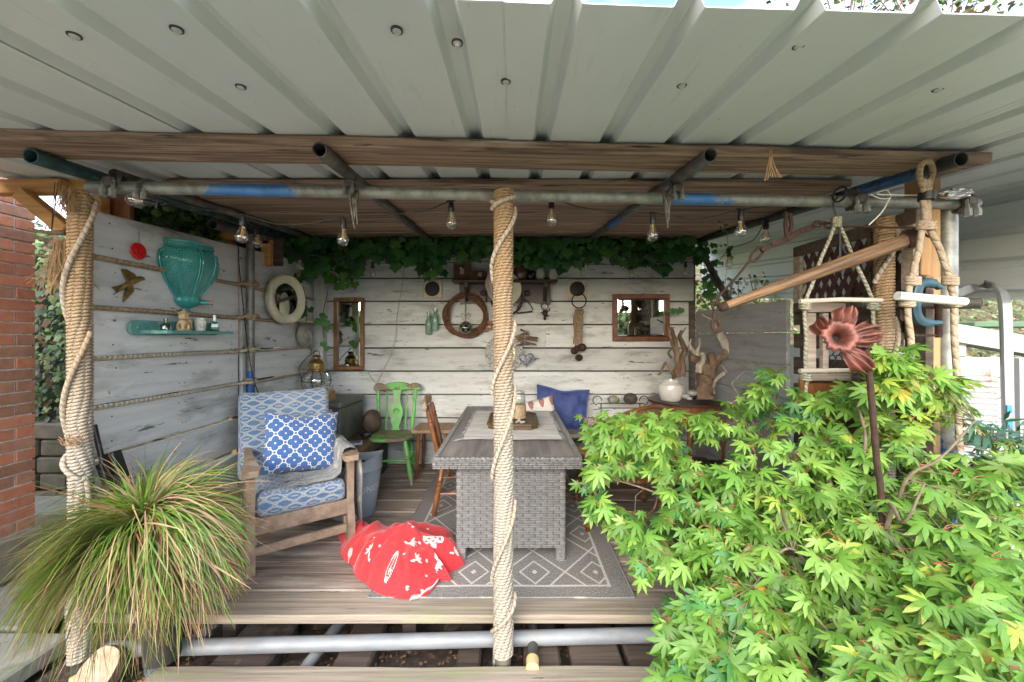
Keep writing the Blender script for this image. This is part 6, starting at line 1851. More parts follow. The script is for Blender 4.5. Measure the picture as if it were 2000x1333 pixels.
# wire rack with shells against the wall
c = Q(1212,792,4.1)
t = thing('wire_shelf', 'thin black wire rack with scrolled ends against the back wall', 'rack', c)
b = B(); b.tube([c+V((-.24,0,.02)),c+V((.24,0,.02))],.005,6); b.tube([c+V((-.24,-.05,-.02)),c+V((.24,-.05,-.02))],.005,6)
for s_ in (-1,1): b.tube([c+V((s_*(.24+.045*math.sin(a)),0,.05-.045*math.cos(a)-.0)) for a in [i/14*4.8 for i in range(15)]],.005,6)
for x in (-.2,.2): b.tube([c+V((x,0,.02)),c+V((x,0,-.36))],.006,6)
part('wire_frame', b, IRON, t)
b = B(); b.ball(c+V((-.075,-.01,.06)),.055,14,(1,.8,.8),fn=bmp(7)); single('shell', b, mk('mossy_shell',(.3,.3,.22),(.18,.19,.12),20.,.7,bump=.5), 'pale greenish shell on the wire rack, left of two', 'shell', autos=0)
b = B(); b.ball(c+V((.10,-.01,.07)),.072,16,(1,.8,.8)); single('dark_ball', b, mk('dark_woven_ball',(.09,.075,.06),(.04,.035,.03),40.,.8,bump=.8), 'dark brown ball on the wire rack, right of two', 'ball')
# half-moon console
c = V((1.60,3.92,0)); 
t = thing('console_table', 'dark half-round console table in the back right corner', 'table', c)
hm = []
for i in range(25): a = PI+.25+(PI*1.0)*i/24; hm.append((.34*math.cos(a), .40*math.sin(a)))
hm = [(.34*math.cos(PI/2+PI*1.35*i/30), .42*math.sin(PI/2+PI*1.35*i/30)) for i in range(31)]+[(.36,-.1),(.36,.3)]
c = V((1.66,3.86,0))
b = B(); b.poly([V((c.x+x, c.y+y*.8, .765)) for x, y in hm], (0,0,.022)); part('top', b, W_DARK, t)
b = B(); b.poly([V((c.x+x*.9, c.y+y*.72, .64)) for x, y in hm], (0,0,.122)); part('apron', b, W_BROWN, t)
for (x, y) in ((-.27,-.1),(-.05,-.27),(.29,-.2),(-.05,.28)):
    b = B(); b.turned(c+V((x,y*.8,.64)), c+V((x,y*.8,0)), [(0,.022),(.3,.018),(.35,.026),(.4,.016),(.8,.014),(.95,.022),(1,.014)], 12); part('leg', b, W_BROWN, t)
b = B(); b.poly([V((c.x+x*.8, c.y+y*.62, .15)) for x, y in hm], (0,0,.018)); part('lower_shelf', b, W_DARK, t)
ZC = .788
c1 = V((1.50,3.80,ZC))
bottle('stone_crock', c1, [(.0001,0),(.085,0),(.095,.008),(.112,.06),(.118,.11),(.108,.15),(.078,.170),(.070,.178),(.078,.186),(.078,.194),(.062,.194),(.058,.16)], CERAM_W, 'squat cream glazed crock holding driftwood on the console', 'crock', n=36)
def knot(r, s): 
    return None
def branch(b, pts, r0, r1, n=12, seed=0, k=10):
    P = bez(pts, k); m_ = len(P)
    P = [p+V((mnoise.noise(p*14+V((seed,0,0))),mnoise.noise(p*14+V((0,seed,0))),mnoise.noise(p*14+V((0,0,seed)))))*min(r0,.02)*.8 for p in P]
    b.tube(P, [r0+(r1-r0)*i/(m_-1) for i in range(m_)], n, prof=lambda L, a: 1+.13*math.sin(a*3+L*12+seed)+.30*mnoise.noise(V((math.cos(a)*1.5, math.sin(a)*1.5, L*16+seed)))+.12*mnoise.noise(V((math.cos(a)*4, math.sin(a)*4, L*50))))
# driftwood in the crock
t = thing('driftwood_bunch', 'upright twisted brown driftwood standing in the cream crock', 'driftwood', c1)
for (pts, r0, r1) in (([(1322,735),(1322,700),(1318,668),(1314,650),(1310,640)],.030,.014),([(1330,735),(1333,705),(1336,680),(1328,660),(1332,645)],.034,.014),([(1316,740),(1306,715),(1298,712),(1290,728),(1284,732)],.016,.007),([(1320,690),(1312,668),(1308,648),(1308,638)],.016,.006),([(1326,662),(1332,650),(1340,640)],.010,.004),([(1312,700),(1306,690),(1312,680)],.012,.008)):
    b = B(); branch(b, [Q(x, y, 3.80) for x, y in pts], r0, r1, seed=r0*100); part('stick', b, W_DRIFTB, t, autos=60)
c2 = V((1.80,3.68,ZC))
t = thing('driftwood_stump', 'thick reddish brown driftwood stump with forked stubs on the console', 'driftwood', c2)
D = 3.68
for (pts, r0, r1, mm) in (([(1378,780),(1377,755),(1378,735),(1372,715)],.072,.060,W_DRIFTB),([(1374,722),(1362,705),(1352,700),(1345,700)],.045,.034,W_DRIFTB),([(1382,735),(1390,715),(1394,702),(1390,690)],.050,.030,W_DRIFTB),([(1392,712),(1408,700),(1424,690),(1434,684),(1447,676)],.034,.018,W_DRIFTB),([(1425,690),(1436,688),(1450,688)],.012,.006,W_DRIFTB),([(1412,698),(1416,685),(1414,678)],.016,.010,W_DRIFTB)):
    b = B(); branch(b, [Q(x, y, D) for x, y in pts], r0, r1, 12, seed=r1*300); part('stub', b, mm, t, autos=60)
for nm, lab, sets in (('pale_antler_wood','pale forked driftwood branch rising behind the stump', (([(1372,722),(1362,700),(1350,680),(1342,676)],.03,.012),([(1360,700),(1364,685),(1366,672),(1367,660)],.022,.008),([(1350,684),(1348,672),(1350,662)],.012,.005),([(1366,728),(1372,700),(1368,690)],.03,.014))),
   ('tall_pale_driftwood','tall curved pale driftwood sweeping up from the console to a pointed tip', (([(1394,770),(1390,755),(1400,740),(1418,728),(1430,712),(1426,690),(1415,660),(1400,640),(1384,625),(1370,612)],.020,.006),([(1424,690),(1428,670),(1430,650)],.024,.010),([(1405,648),(1412,665),(1424,688)],.036,.032),([(1430,715),(1440,722),(1448,722)],.014,.006),([(1420,728),(1412,718),(1404,716)],.010,.005)))):
    t = thing(nm, lab, 'driftwood', Q(sets[0][0][0][0], sets[0][0][0][1], 3.72))
    for i, (pts, r0, r1) in enumerate(sets):
        b = B(); branch(b, [Q(x, y, 3.72-.03*i) for x, y in pts], r0, r1, 9, seed=i+3); part('branch', b, W_DRIFT, t, autos=60)
STN = [mk('grey_pebble',(.3,.29,.27),(.16,.155,.15),20.,.6,bump=.6), mk('pale_pebble',(.5,.48,.44),(.35,.33,.3),20.,.6,bump=.6), flat('black_pebble',(.02,.02,.022),.25)]
for i, (px, py, r, k, lab) in enumerate(((1338,774,.032,1,'pale knobbly stone at the foot of the cream crock'),(1352,768,.04,0,'grey jagged stone between the crock and the stump'),(1347,778,.026,1,'small pale stone at the front edge of the console'),(1348,779,.0,2,''),(1352,776,.03,2,'shiny black stone in front of the driftwood stump'),(1364,770,.022,0,'small grey stone beside the driftwood stump'))):
    if r == 0: continue
    b = B(); b.ball(Q(px,py,3.70)+V((0,0,.0)), r, 12, (1.3,1,.75), fn=bmp(i*3+1)); single('stone', b, STN[k], lab, 'stone', 'stones on the console', autos=0)
b = B(); b.bbox((1.96,3.62,.797),(.09,.06,.014),.002); single('white_box', b, PAPER, 'small white folded card at the right of the console', 'card')
# ================================================================ RIGHT-HAND POSTS AND HANGING THINGS
b = B(); b.bbox((2.185,2.13,1.0),(.10,.10,2.5),.005); single('pine_post', b, W_PINEZ, 'square yellow pine post behind the blue clamp', 'post')
b = B(); b.bbox((2.115,2.06,1.86),(.05,.05,.30),.004,RY(.05)); b.bbox((2.20,2.07,1.69),(.16,.05,.035),.003,RY(-.1)); single('pine_offcut', b, W_PINEZ, 'stepped pine offcut screwed to the side of the yellow post', 'block')
for k in range(7):
    b = B(); b.bbox((2.06,2.20,1.92-k*.24),(.20,.022,.12+.02*(k%2)),.004,RY(R.uniform(-.03,.03))); single('pallet_end_board', b, W_PALLET, ['topmost','second','third','fourth','fifth','sixth','lowest'][k]+' of the short dark boards between the right rope post and the pine post', 'board', 'short dark boards beside the pine post')
# rope ladders
def ladder(apex, d, rungs, halfw, low, lab, m, r=.0095, rr=.012, ropes=None, ym=0):
    t = thing('rope_ladder', lab, 'rope ladder', Q(apex[0], apex[1], d))
    A = Q(apex[0], apex[1], d)
    for k, sx in enumerate((-1, 1)):
        pts = [A+V((sx*.008,0,0))]
        for i, (y, xl, xr) in enumerate(rungs):
            pts.append(Q((xl if sx < 0 else xr), y, d))
        pts.append(Q(low[k][0], low[k][1], d))
        P = []
        for i in range(len(pts)-1):
            for q in range(10): P.append(pts[i]+(pts[i+1]-pts[i])*(q/10)+V((.003*math.sin(i*9+q),0,0)))
        P.append(pts[-1])
        b = B(); b.tube(P, r, 8)
        for p in pts[1:-1]:
            for q in (-1,0,1): b.tube([p+V((.021*math.cos(a),.021*math.sin(a),.012*q-.02+.004*math.sin(a))) for a in [2*PI*i/12 for i in range(12)]], r*.8, 6, closed=True)
        part('side_rope', b, m, t, autos=80)
    return t
lt_ = ladder((1634,437), 1.98, [(590,1572,1706),(728,1574,1708)], .2, ((1576,790),(1708,790)), 'small rope ladder with two pale rungs hanging in front of the scrollwork frame', ROPE_G, .0085)
RW = mk('weathered_rung', (.50,.45,.37), (.36,.31,.25), (4,30,30), .8, bump=.5, bd=.002)
for (y, tl) in ((588,.006),(724,0)):
    b = B(); a, c = Q(1562,y+1,1.975), Q(1722,y-1,1.975); b.tube([a, (a+c)/2+V((0,0,tl)), c], .0115, 12); part('rung', b, RW, lt_)
b = B(); A = Q(1634,437,1.98)
for q in range(5): b.tube([A+V((.016*math.cos(a),.016*math.sin(a),.0+.010*q-.015)) for a in [2*PI*i/12 for i in range(12)]], .0075, 6, closed=True)
part('lashing', b, ROPE_G, lt_)
lt2 = ladder((1806,352), 1.80, [(432,1806,1812),(540,1783,1856),(582,1772,1862)], .2, ((1782,712),(1876,880)), 'thick rope ladder with one white rung hanging from the right roof pipe', rope_mat('thick_tan_rope', (.52,.42,.31), (.42,.32,.22), .05), .0125)
b = B(); a, c = Q(1753,578,1.775), Q(1884,590,1.775); b.tube([a, c], .0195, 16); part('rung', b, mk('white_painted_rung',(.62,.62,.6),(.5,.5,.47),(4,20,20),.6,bump=.3), lt2)
b = B(); P = [Q(1808,400,1.80), Q(1804,370,1.79), Q(1796,345,1.76), Q(1800,322,1.70), Q(1815,316,1.74), Q(1822,335,1.80), Q(1815,360,1.80), Q(1812,400,1.80)]
b.tube(bez(P,8), .012, 8); part('hanging_loop', b, ROPE_B, lt2, autos=80)
b = B()
for q in range(5): b.tube([Q(1810,378+3*q,1.80)+V((.026*math.cos(a),.026*math.sin(a),0)) for a in [2*PI*i/12 for i in range(12)]], .006, 6, closed=True)
single('black_tape', b, BLACK, 'band of black tape round the top of the thick rope ladder', 'tape')
b = B(); b.tube(bez([Q(1636,385,1.98),Q(1628,400,1.97),Q(1634,425,1.97),Q(1640,445,1.97),Q(1641,500,1.96),Q(1646,545,1.97)],8), .0045, 6); b.tube([Q(1640,380+3*math.sin(a),1.985)+V((0,.042*math.cos(a),.042*math.sin(a))) for a in [2*PI*i/20 for i in range(20)]], .005, 6, closed=True)
b.tube(bez([Q(1641,470,1.97),Q(1655,500,1.96),Q(1680,515,1.96)],6), .004, 6); single('bungee_cord', b, CABLE, 'black cord tied round the front pipe above the small rope ladder', 'cord')
b = B(); b.tube(bez([Q(1700,380,1.9),Q(1720,388,1.9),Q(1740,386,1.9),Q(1732,372,1.9),Q(1715,380,1.9),Q(1800,382,1.85)],6),.003,5); b.tube(bez([Q(1738,388,1.9),Q(1722,415,1.9),Q(1697,440,1.9)],6),.003,5); single('white_string', b, mk('white_string',(.7,.68,.6),(.6,.58,.5),30.), 'white string knotted at the top of the right rope post', 'string')
# foil
b = B(); b.ball(Q(1868,378,2.0), .055, 16, (1.4,.7,.55), fn=lambda r,z,a: r*(1+.3*mnoise.noise(V((math.cos(a)*5,math.sin(a)*5,z*60))))); m_, t_n, p_ = newmat('crumpled_foil'); p_.inputs['Metallic'].default_value = 1; p_.inputs['Roughness'].default_value = .2; p_.inputs['Base Color'].default_value = (.7,.7,.7,1)
single('foil_bundle', b, m_, 'crumpled silver foil bundle on the end of the front pipe', 'foil', smooth=False)
# swingle bar with chain
d1 = 2.02
t = thing('wooden_swing_bar', 'thick grained oak bar with iron caps hung slanting across the right side', 'swingle bar', Q(1600,520,d1))
P0, P1 = Q(1408,601,2.05), Q(1775,468,1.9)
b = B(); Pm = [P0+(P1-P0)*i/20 for i in range(21)]
b.tube(Pm, [.019+.014*math.sin(min(1,i/16)*PI/2)-.0*(i>16) for i in range(21)], 12, prof=lambda L,a: 1+.05*math.sin(a*2)+.03*mnoise.noise(V((L*3,a,0)))); part('oak_bar', b, W_SWING, t)
b = B(); b.tube([P1+(P1-P0).normalized()*q for q in (-.02,.0,.035,.05)], [.036,.042,.042,.025], 16); part('iron_cap', b, RUST, t)
b = B(); b.tube([P0-(P1-P0).normalized()*q for q in (-.03,.0,.01)], [.024,.026,.018], 12); part('iron_cap', b, RUST, t)
b = B(); c = Q(1398,598,2.05)
b.tube([c+V((.018*math.cos(a),0,.022*math.sin(a)+.0)) for a in [2*PI*i/14 for i in range(14)]], .006, 6, closed=True)
b.tube(bez([Q(1397,606,2.05),Q(1393,618,2.05),Q(1398,628,2.05)],4),.008,6)
b.tube(bez([Q(1396,622,2.04),Q(1390,635,2.04),Q(1398,648,2.04),Q(1406,640,2.04),Q(1403,625,2.04)],5),.009,7); part('end_hook', b, RUST, t)
t = thing('rusty_chain', 'rusted iron chain and perforated strap hanging from the front pipe down to the swing bar', 'chain', Q(1530,470,d1))
b = B(); b.tube(bez([Q(1398,596,2.05),Q(1408,575,2.05),Q(1440,540,2.05),Q(1468,505,2.05)],6), .006, 7); part('rod', b, RUST, t)
b = B(); c = Q(1478,497,2.05); dd = (Q(1490,485,2.05)-Q(1468,508,2.05)).normalized(); nn_ = V((dd.z,0,-dd.x))
b.tube([c+dd*.045*math.cos(a)+nn_*.02*math.sin(a) for a in [2*PI*i/18 for i in range(18)]], .007, 6, closed=True); part('link', b, RUST, t)
b = B(); pts = [Q(1490,488,2.03),Q(1510,478,2.03),Q(1540,466,2.03),Q(1565,452,2.03),Q(1590,442,2.03)]
for i in range(len(pts)-1):
    a_, c_ = pts[i], pts[i+1]; dv = c_-a_; b.bbox((a_+c_)/2, (dv.length+.012,.012,.028), .003, RY(-math.atan2(dv.z, dv.x)))
for i, p in enumerate(pts): b.tube([p+V((0,.008,0)),p-V((0,.010,0))],.011,10)
part('strap', b, RUST, t)
b = B(); b.tube([Q(1537,468,2.03)+V((0,0,0)), Q(1534,440,2.03), Q(1536,415,2.03), Q(1543,418,2.03), Q(1546,440,2.03), Q(1540,466,2.03)], .010, 8); part('shackle', b, RUST, t)
b = B()
for i,(x,y) in enumerate(((1597,438),(1608,436),(1619,441))):
    c = Q(x,y,2.02); b.tube([c+V((.022*math.cos(a),.008*math.sin(a)*(1 if i%2 else 0),.013*math.sin(a)*(0 if i%2 else 1))) for a in [2*PI*j/14 for j in range(14)]], .006, 6, closed=True)
part('chain_link', b, RUST, t)
b = B(); b.tube(bez([Q(1624,444,2.02),Q(1680,443,2.0),Q(1740,445,1.98),Q(1790,446,1.97),Q(1812,462,1.9),Q(1822,460,1.9),Q(1824,446,1.92),Q(1812,444,1.94)],6), .0055, 7); part('hooked_rod', b, RUST, t)
b = B(); b.tube([Q(1776,468,1.9)+V((.045*math.cos(a),.0,.045*math.sin(a))) for a in [2*PI*i/20 for i in range(20)]], .006, 6, closed=True); part('ring', b, RUST, t)
# C clamp
CL = mk('worn_blue_cast_iron', (.045,.11,.14), (.03,.075,.095), (14,14,14), .45, .2, bump=.5, bd=.002, c3=(.3,.32,.32), t3=(.62,.68), c4_=(.1,.05,.03), t4=(.64,.7), sc4=(20,20,20))
d = 1.93
t = thing('c_clamp', 'large blue G-clamp fixed round the pine post', 'clamp', Q(1810,590,d))
path = [(1836,562),(1822,554),(1805,553),(1793,562),(1789,585),(1789,610),(1797,626),(1815,631),(1836,630)]
P = bez([Q(x,y,d) for x, y in path], 6)
b = B(); n = len(P)
for i, p in enumerate(P):
    tt_ = (P[min(n-1,i+1)]-P[max(0,i-1)]).normalized(); nrm = V((tt_.z,0,-tt_.x)); w = .020 if 4 < i < n-5 else .013
    for (u, v) in ((-w,-.010),(-w*.5,-.016),(w*.5,-.016),(w,-.010),(w,.010),(w*.5,.016),(-w*.5,.016),(-w,.010)): b.v.append(tuple(p+nrm*u+V((0,v,0))))
for i in range(n-1):
    for j in range(8): b.face((i*8+j,i*8+(j+1)%8,(i+1)*8+(j+1)%8,(i+1)*8+j)[::-1])
b.face(tuple(range(8))); b.face(tuple((n-1)*8+j for j in range(7,-1,-1))); part('clamp_frame', b, CL, t)
b = B(); b.tube([Q(1833,592,d), Q(1833,660,d)], .013, 12, prof=lambda L,a: 1)
for k in range(26): b.tube([Q(1833,594+k*2.5,d)+V((.014*math.cos(a),.014*math.sin(a),0)) for a in [2*PI*i/10 for i in range(10)]], .0022, 4, closed=True)
part('screw', b, RUST, t)
b = B(); b.tube([Q(1788,656,d),Q(1836,655,d)], .006, 8); b.ball(Q(1788,656,d),.010,8); b.ball(Q(1836,655,d),.010,8); part('tommy_bar', b, RUST, t)
# rusty flower
FD = 1.55
t = thing('rusty_metal_flower', 'coppery rusted metal flower with ruffled petals on a tall iron stem', 'garden ornament', Q(1710,900,FD))
c = Q(1625,662,FD)
def petal(b, c, ang, L, w, lift, fwd):
    ax = V((math.cos(ang), 0, math.sin(ang))); sd_ = V((-math.sin(ang), 0, math.cos(ang)))
    def fn(a, s):
        u = a; v = s*2-1
        ww = w*(math.sin(min(1,u*1.02)*PI*.62+.1))**.8*(1-.25*max(0,u-.85)/.15)
        rip = .015*math.cos(v*PI*3.5)*u*min(1, u*2)
        edge = 1-.10*v*v*u+.05*math.cos(v*PI*3.5)*u
        return c+ax*(u*L*edge)+sd_*(v*ww)+V((0,-fwd*math.sin(u*PI*.8)-rip-(.02*u*u)*(1-v*v)+lift*v*v*.5, 0))
    b.grid(16, 26, fn)
for i, (px, py, a, L, w, f) in enumerate(((1636,655,1.42,.125,.060,.03),(1650,662,.22,.135,.060,.025),(1646,680,-.85,.13,.055,.03),(1620,655,2.4,.10,.045,.01))):
    b = B(); petal(b, Q(px,py,FD-.01*i), a, L*.86, w*.86, .02, f); part('petal', b, RUSTRED, t, autos=0)
b = B(); tc_ = Q(1628,663,FD-.02); axr = Matrix.Rotation(-.30,3,'Z') @ RX(-.2) @ RX(PI/2)
b.lathe([(.012,-.0),(.014,.02),(.020,.042),(.032,.060),(.047,.067),(.057,.064),(.061,.056)], 96, tc_, rot=axr, fn=lambda r,z,a: r*(1+(.07*math.cos(16*a)+.08*math.cos(6*a+1))*min(1,r/.06))); part('trumpet', b, RUSTRED, t, autos=0)
b = B(); b.lathe([(.0001,.012),(.013,.012),(.018,.03)], 16, tc_, rot=axr); part('dark_throat', b, flat('black_throat',(.01,.008,.007),.9), t)
b = B(); b.tube(bez([Q(1690,672,FD),Q(1697,720,FD),Q(1704,800,FD),Q(1713,905,FD),Q(1722,1000,FD),V((1.44,FD,-.1))],6), [.011]*31, 10); b.tube(bez([Q(1650,668,FD+.01),Q(1670,668,FD+.01),Q(1690,676,FD)],5),.008,8); part('stem', b, RUST, t)
# wooden frame with iron scrolls
t = thing('scrollwork_frame', 'old wooden window frame with iron scrollwork, standing behind the small rope ladder', 'frame', Q(1640,740,2.42))
D = 2.42
def bar(x0,y0,x1,y1,w,m,nm='frame_rail',dy=0,tk=.035):
    a_, c_ = Q(x0,y0,D), Q(x1,y1,D); dv = c_-a_
    b = B(); b.bbox((a_+c_)/2+V((0,dy,0)), (dv.length, tk, w), .004, RY(-math.atan2(dv.z,dv.x))); return part(nm, b, m, t)
bar(1575,602,1712,600,.055,W_GREYW); bar(1575,737,1712,737,.045,W_GREYW,dy=.002); bar(1583,612,1583,728,.055,W_GREYW,dy=.004); bar(1706,612,1706,728,.045,W_GREYW,dy=.004)
bar(1611,612,1611,730,.035,W_GREYW,dy=.006); bar(1682,612,1682,730,.05,W_GREYW,dy=.006)
b = B()
for j in range(5):
    for k in range(5):
        x = 1619+k*13; y = 622+j*24
        b.tube(bez([Q(x,y+12,D),Q(x+2,y+2,D),Q(x+6.5,y,D),Q(x+11,y+2,D),Q(x+13,y+12,D),Q(x+9,y+20,D),Q(x+6.5,y+24,D)],4), .0035, 5)
part('iron_scrollwork', b, IRON, t)
b = B(); b.bbox(Q(1640,760,D+.04), (.5,.025,.12), .004, RY(.03)); b.bbox(Q(1650,812,D+.04), (.5,.025,.12), .004, RY(-.02)); single('loose_boards', b, W_BROWN, 'reddish brown boards below the scrollwork frame', 'board')
# terracotta thing behind
b = B(); b.tube(bez([Q(1630,598,2.9),Q(1670,585,2.9),Q(1720,598,2.9)],8),.05,10); single('stone_arch_piece', b, mk('brown_stone',(.35,.25,.18),(.22,.15,.1),14.,.8,bump=.6), 'curved brown stone resting behind the scrollwork frame', 'stone')

# ================================================================ BEHIND, RIGHT
# aluminium frame
t = thing('aluminium_frame', 'bent aluminium flat-bar frame, like the handle of a ladder, at the far right', 'ladder', Q(1965,860,2.45))
P = bez([Q(1868,574,2.7),Q(1900,562,2.65),Q(1935,556,2.55),Q(1953,566,2.48),Q(1962,590,2.45),Q(1965,640,2.45),Q(1967,740,2.45),Q(1970,860,2.45),Q(1970,930,2.45)], 7)
b = B(); n = len(P)
for i, p in enumerate(P):
    tt_ = (P[min(n-1,i+1)]-P[max(0,i-1)]).normalized(); nrm = tt_.cross(V((.55,.83,0))).normalized(); bn = V((.83,-.55,0))
    sdv = tt_.cross(V((0,1,0))).normalized()
    for (u, v) in ((-.028,-.012),(.028,-.012),(.032,0),(.028,.012),(-.028,.012),(-.032,0)): b.v.append(tuple(p+sdv*u+V((0,v,0))))
for i in range(n-1):
    for j in range(6): b.face((i*6+j,i*6+(j+1)%6,(i+1)*6+(j+1)%6,(i+1)*6+j))
part('bent_bar', b, ALU, t)
b = B(); b.tube([Q(1990,700,2.8),Q(1992,920,2.8)], .03, 8); part('rear_bar', b, ALU, t)
for (px,py) in ((1972,800),(1973,830)):
    b = B(); p = Q(px,py,2.43); b.bbox(p, (.03,.003,.05), .001); part('blue_sticker', b, flat('blue_sticker',(.05,.3,.6),.5), t)
# rusty washboard sheet
RS = mk('rusting_white_sheet', (.58,.57,.54), (.48,.47,.44), (5,5,5), .5, .2, bump=.2, c3=(.3,.11,.04), t3=(.56,.66), sc3=(7.,7.,3.))
def wsh(a, s):
    p = Q(1830+118*a, 712+145*s+6*a, 2.75); k = 1 if .12 < s < .95 and .12 < a < .95 else 0
    return p+V((0,-.010*k*math.sin(s*PI*26),0))
b = B(); b.grid(16, 130, wsh); o = single('rusty_ribbed_sheet', b, RS, 'white ribbed metal sheet with rust streaks behind the outer pipe', 'metal sheet', autos=0)
sol = o.modifiers.new('solid', 'SOLIDIFY'); sol.thickness = .004
# white shed
t = thing('white_shed', 'white board shed with a pale sloping cap at the far right', 'shed', (4.5,3.8,0))
def capz(x): return 1.52-.17*(x-4.2)
for k in range(7):
    zb = 1.30-k*.20
    xm = min(6.9, 4.2+(1.52-.10-(zb+.09))/.17)
    b = B(); b.bbox(((3.3+xm)/2,3.86-.004*k,zb),(xm-3.3,.03,.192),.006,RY(.0)); part('board', b, WSHED, t)
b = B(); b.poly([V((3.28,3.78,capz(3.28))),V((6.9,3.78,capz(6.9))),V((6.9,3.78,capz(6.9)-.17)),V((3.28,3.78,capz(3.28)-.17))], (0,.20,0)); part('cap', b, WSHED, t, False)
b = B(); b.box((3.33,4.6,.6),(.03,1.5,1.4)); part('side', b, WSHED, t, False)
# green lid beyond
b = B(); b.bbox((5.4,4.3,1.52),(1.4,.5,.06),.01); single('green_box', b, flat('dull_green_lid',(.09,.16,.08),.5), 'dull green lid showing above the cap of the white shed', 'lid')
# bark trough
t = thing('bark_trough', 'white-edged trough filled with brown bark chips behind the maple', 'planter', (2.95,2.6,.5))
b = B(); b.bbox((2.86,2.36,.70),(1.0,.03,.10),.004); b.bbox((2.86,3.0,.70),(1.0,.03,.10),.004); b.bbox((2.38,2.68,.70),(.03,.62,.10),.004); b.bbox((2.86,2.68,.35),(.98,.6,.62),.01); part('trough_sides', b, WSHED, t)
b = B(); 
for k in range(2600):
    c = V((R.uniform(2.42,3.34), R.uniform(2.4,2.98), .70+R.uniform(0,.03))); L = R.uniform(.012,.035)
    a_ = R.uniform(0,PI); ax = V((math.cos(a_),math.sin(a_),R.uniform(-.4,.4)))*L; w = V((-math.sin(a_),math.cos(a_),R.uniform(-.5,.5)))*L*.4
    b.cur = k % 3; b.add([c-ax-w,c+ax-w,c+ax+w,c-ax+w],[(0,1,2,3)])
BK = [mk('dark_bark',(.08,.045,.03),(.05,.03,.02),20.),mk('red_bark',(.2,.085,.05),(.13,.05,.03),20.),mk('pale_bark',(.4,.3,.22),(.28,.2,.15),20.)]
o = part('bark_chips', b, BK, t, False, kind='stuff')

# ================================================================ LEFT: HOUSE, BRACKETS, HEDGE
t = thing('brick_house', 'corner of a red brick house at the left edge', 'house', (-3.2,2.654,0))
b = B(); b.box((-4.2,1.35,1.2),(2.014,2.58,2.5)); part('mortar_core', b, MORTAR, t, False)
brm = []
for mm in BRICKM:
    for L in (.215,.1025):
        for q in range(2):
            b = B(); b.bbox((0,0,0),(.03,L,.065),.0035); brm.append(b.mesh('brick', mm))
for k in range(30):
    z = .175+k*.075
    warm = 0 if (k % 9) not in (4,5,7) and z > .2 else (1 if R.random() < .8 else 0)
    if .9 < z < 1.35: warm = 1 if R.random() < .75 else 0
    off = (0 if k % 2 else 1); y = 2.654
    while y > 1.9:
        L = .1025 if off else .215; off = 0
        if k % 2 and y == 2.654: L = .215
        idx = (1 if R.random() < (.85 if warm else .12) else 0)*4+(2 if L < .2 else 0)+R.randint(0,1)
        inst('brick', brm[idx], t, V((-3.2+.0+R.uniform(-.0015,.0015), y-L/2-.0, z))-V((-3.2,2.654,0)))
        y -= L+.010
b = B(); b.bbox((-3.24,2.28,2.46),(.14,1.0,.06),.01); part('eaves_strip', b, W_DARK, t)
# mossy stone footing and low stone wall behind
t = thing('stone_plinth', 'mossy stone step below the brick house corner', 'step', (-3.3,2.3,0))
b = B(); b.bbox((-3.42,2.25,-.01),(.5,.9,.28),.02); part('stone', b, STONEW, t)
b = B(); b.bbox((-3.28,2.86,-.06),(.3,.32,.2),.02); part('stone', b, STONEW, t)
t = thing('garden_wall', 'low mossy dry-stone wall under the ivy on the left', 'wall', (-3.9,3.75,0))
for j in range(5):
    x = -5.0+R.uniform(0,.2)
    while x < -3.0:
        L = R.uniform(.2,.42); b = B(); b.bbox((x+L/2,3.78+R.uniform(-.02,.02),-.1+j*.155),(L-.015,.25,.145),.015,RY(R.uniform(-.02,.02))); part('stone', b, STONEW, t); x += L
b = B(); b.bbox((-3.9,3.55,-.14),(2.4,.5,.14),.01); single('stone_kerb', b, SLAB, 'long mossy kerb stone at the foot of the ivy wall', 'kerb')
# orange timber brackets
t = thing('timber_bracket', 'orange pine post and brace under the roof beside the brick house', 'bracket', (-2.6,2.2,1.9))
D = 2.2
def tim(p0, p1, w, dpt, parent, nm, m=W_PINE):
    p0, p1 = V(p0), V(p1); dv = p1-p0; q = dv.to_track_quat('X','Z').to_matrix(); b = B(); b.bbox((p0+p1)/2, (dv.length,dpt,w), .004, q); return part(nm, b, m, parent)
tim(Q(-10,368,2.25), Q(128,366,2.25), .075, .07, t, 'beam'); tim(Q(42,378,2.2), Q(132,452,2.2), .07, .06, t, 'brace'); tim(Q(108,362,2.3), Q(290,362,2.34), .07, .06, t, 'beam')
tim(Q(197,385,2.30)+V((0,0,0)), Q(197,440,2.30), .05, .06, t, 'post'); tim(Q(232,380,2.36), Q(232,450,2.36), .16, .03, t, 'post', W_BROWN)
t = thing('timber_bracket', 'orange pine bracket above the left wall beside the wall pipe', 'bracket', (-2.4,3.3,1.9))
D = 3.45
tim(Q(395,453,D), Q(530,470,D), .085, .07, t, 'beam'); tim(Q(432,466,D), Q(470,494,D), .07, .05, t, 'brace'); tim(Q(523,462,D), Q(523,520,D), .075, .07, t, 'post'); tim(Q(541,465,D+.03), Q(541,520,D+.03), .10, .03, t, 'post', W_PALLET)
# driftwood mobile by the left post
t = thing('driftwood_mobile', 'hanging driftwood mobile on thin black strings left of the left post', 'mobile', Q(95,450,1.95))
for (x0,y0,x1,y1,r) in ((58,448,128,455,.014),(66,462,126,472,.012),(84,478,128,486,.010),(72,500,118,492,.008)):
    b = B(); branch(b, [Q(x0,y0,1.95), Q((x0+x1)/2,(y0+y1)/2+3,1.94), Q(x1,y1,1.95)], r*.6, r, 8, seed=x0); part('stick', b, W_DRIFTB, t, autos=60)
for (xa, xb) in ((107,100),(113,101)):
    b = B(); b.tube([Q(xa,356,1.95),Q(xb,450,1.95)],.0018,5); part('string', b, CABLE, t)
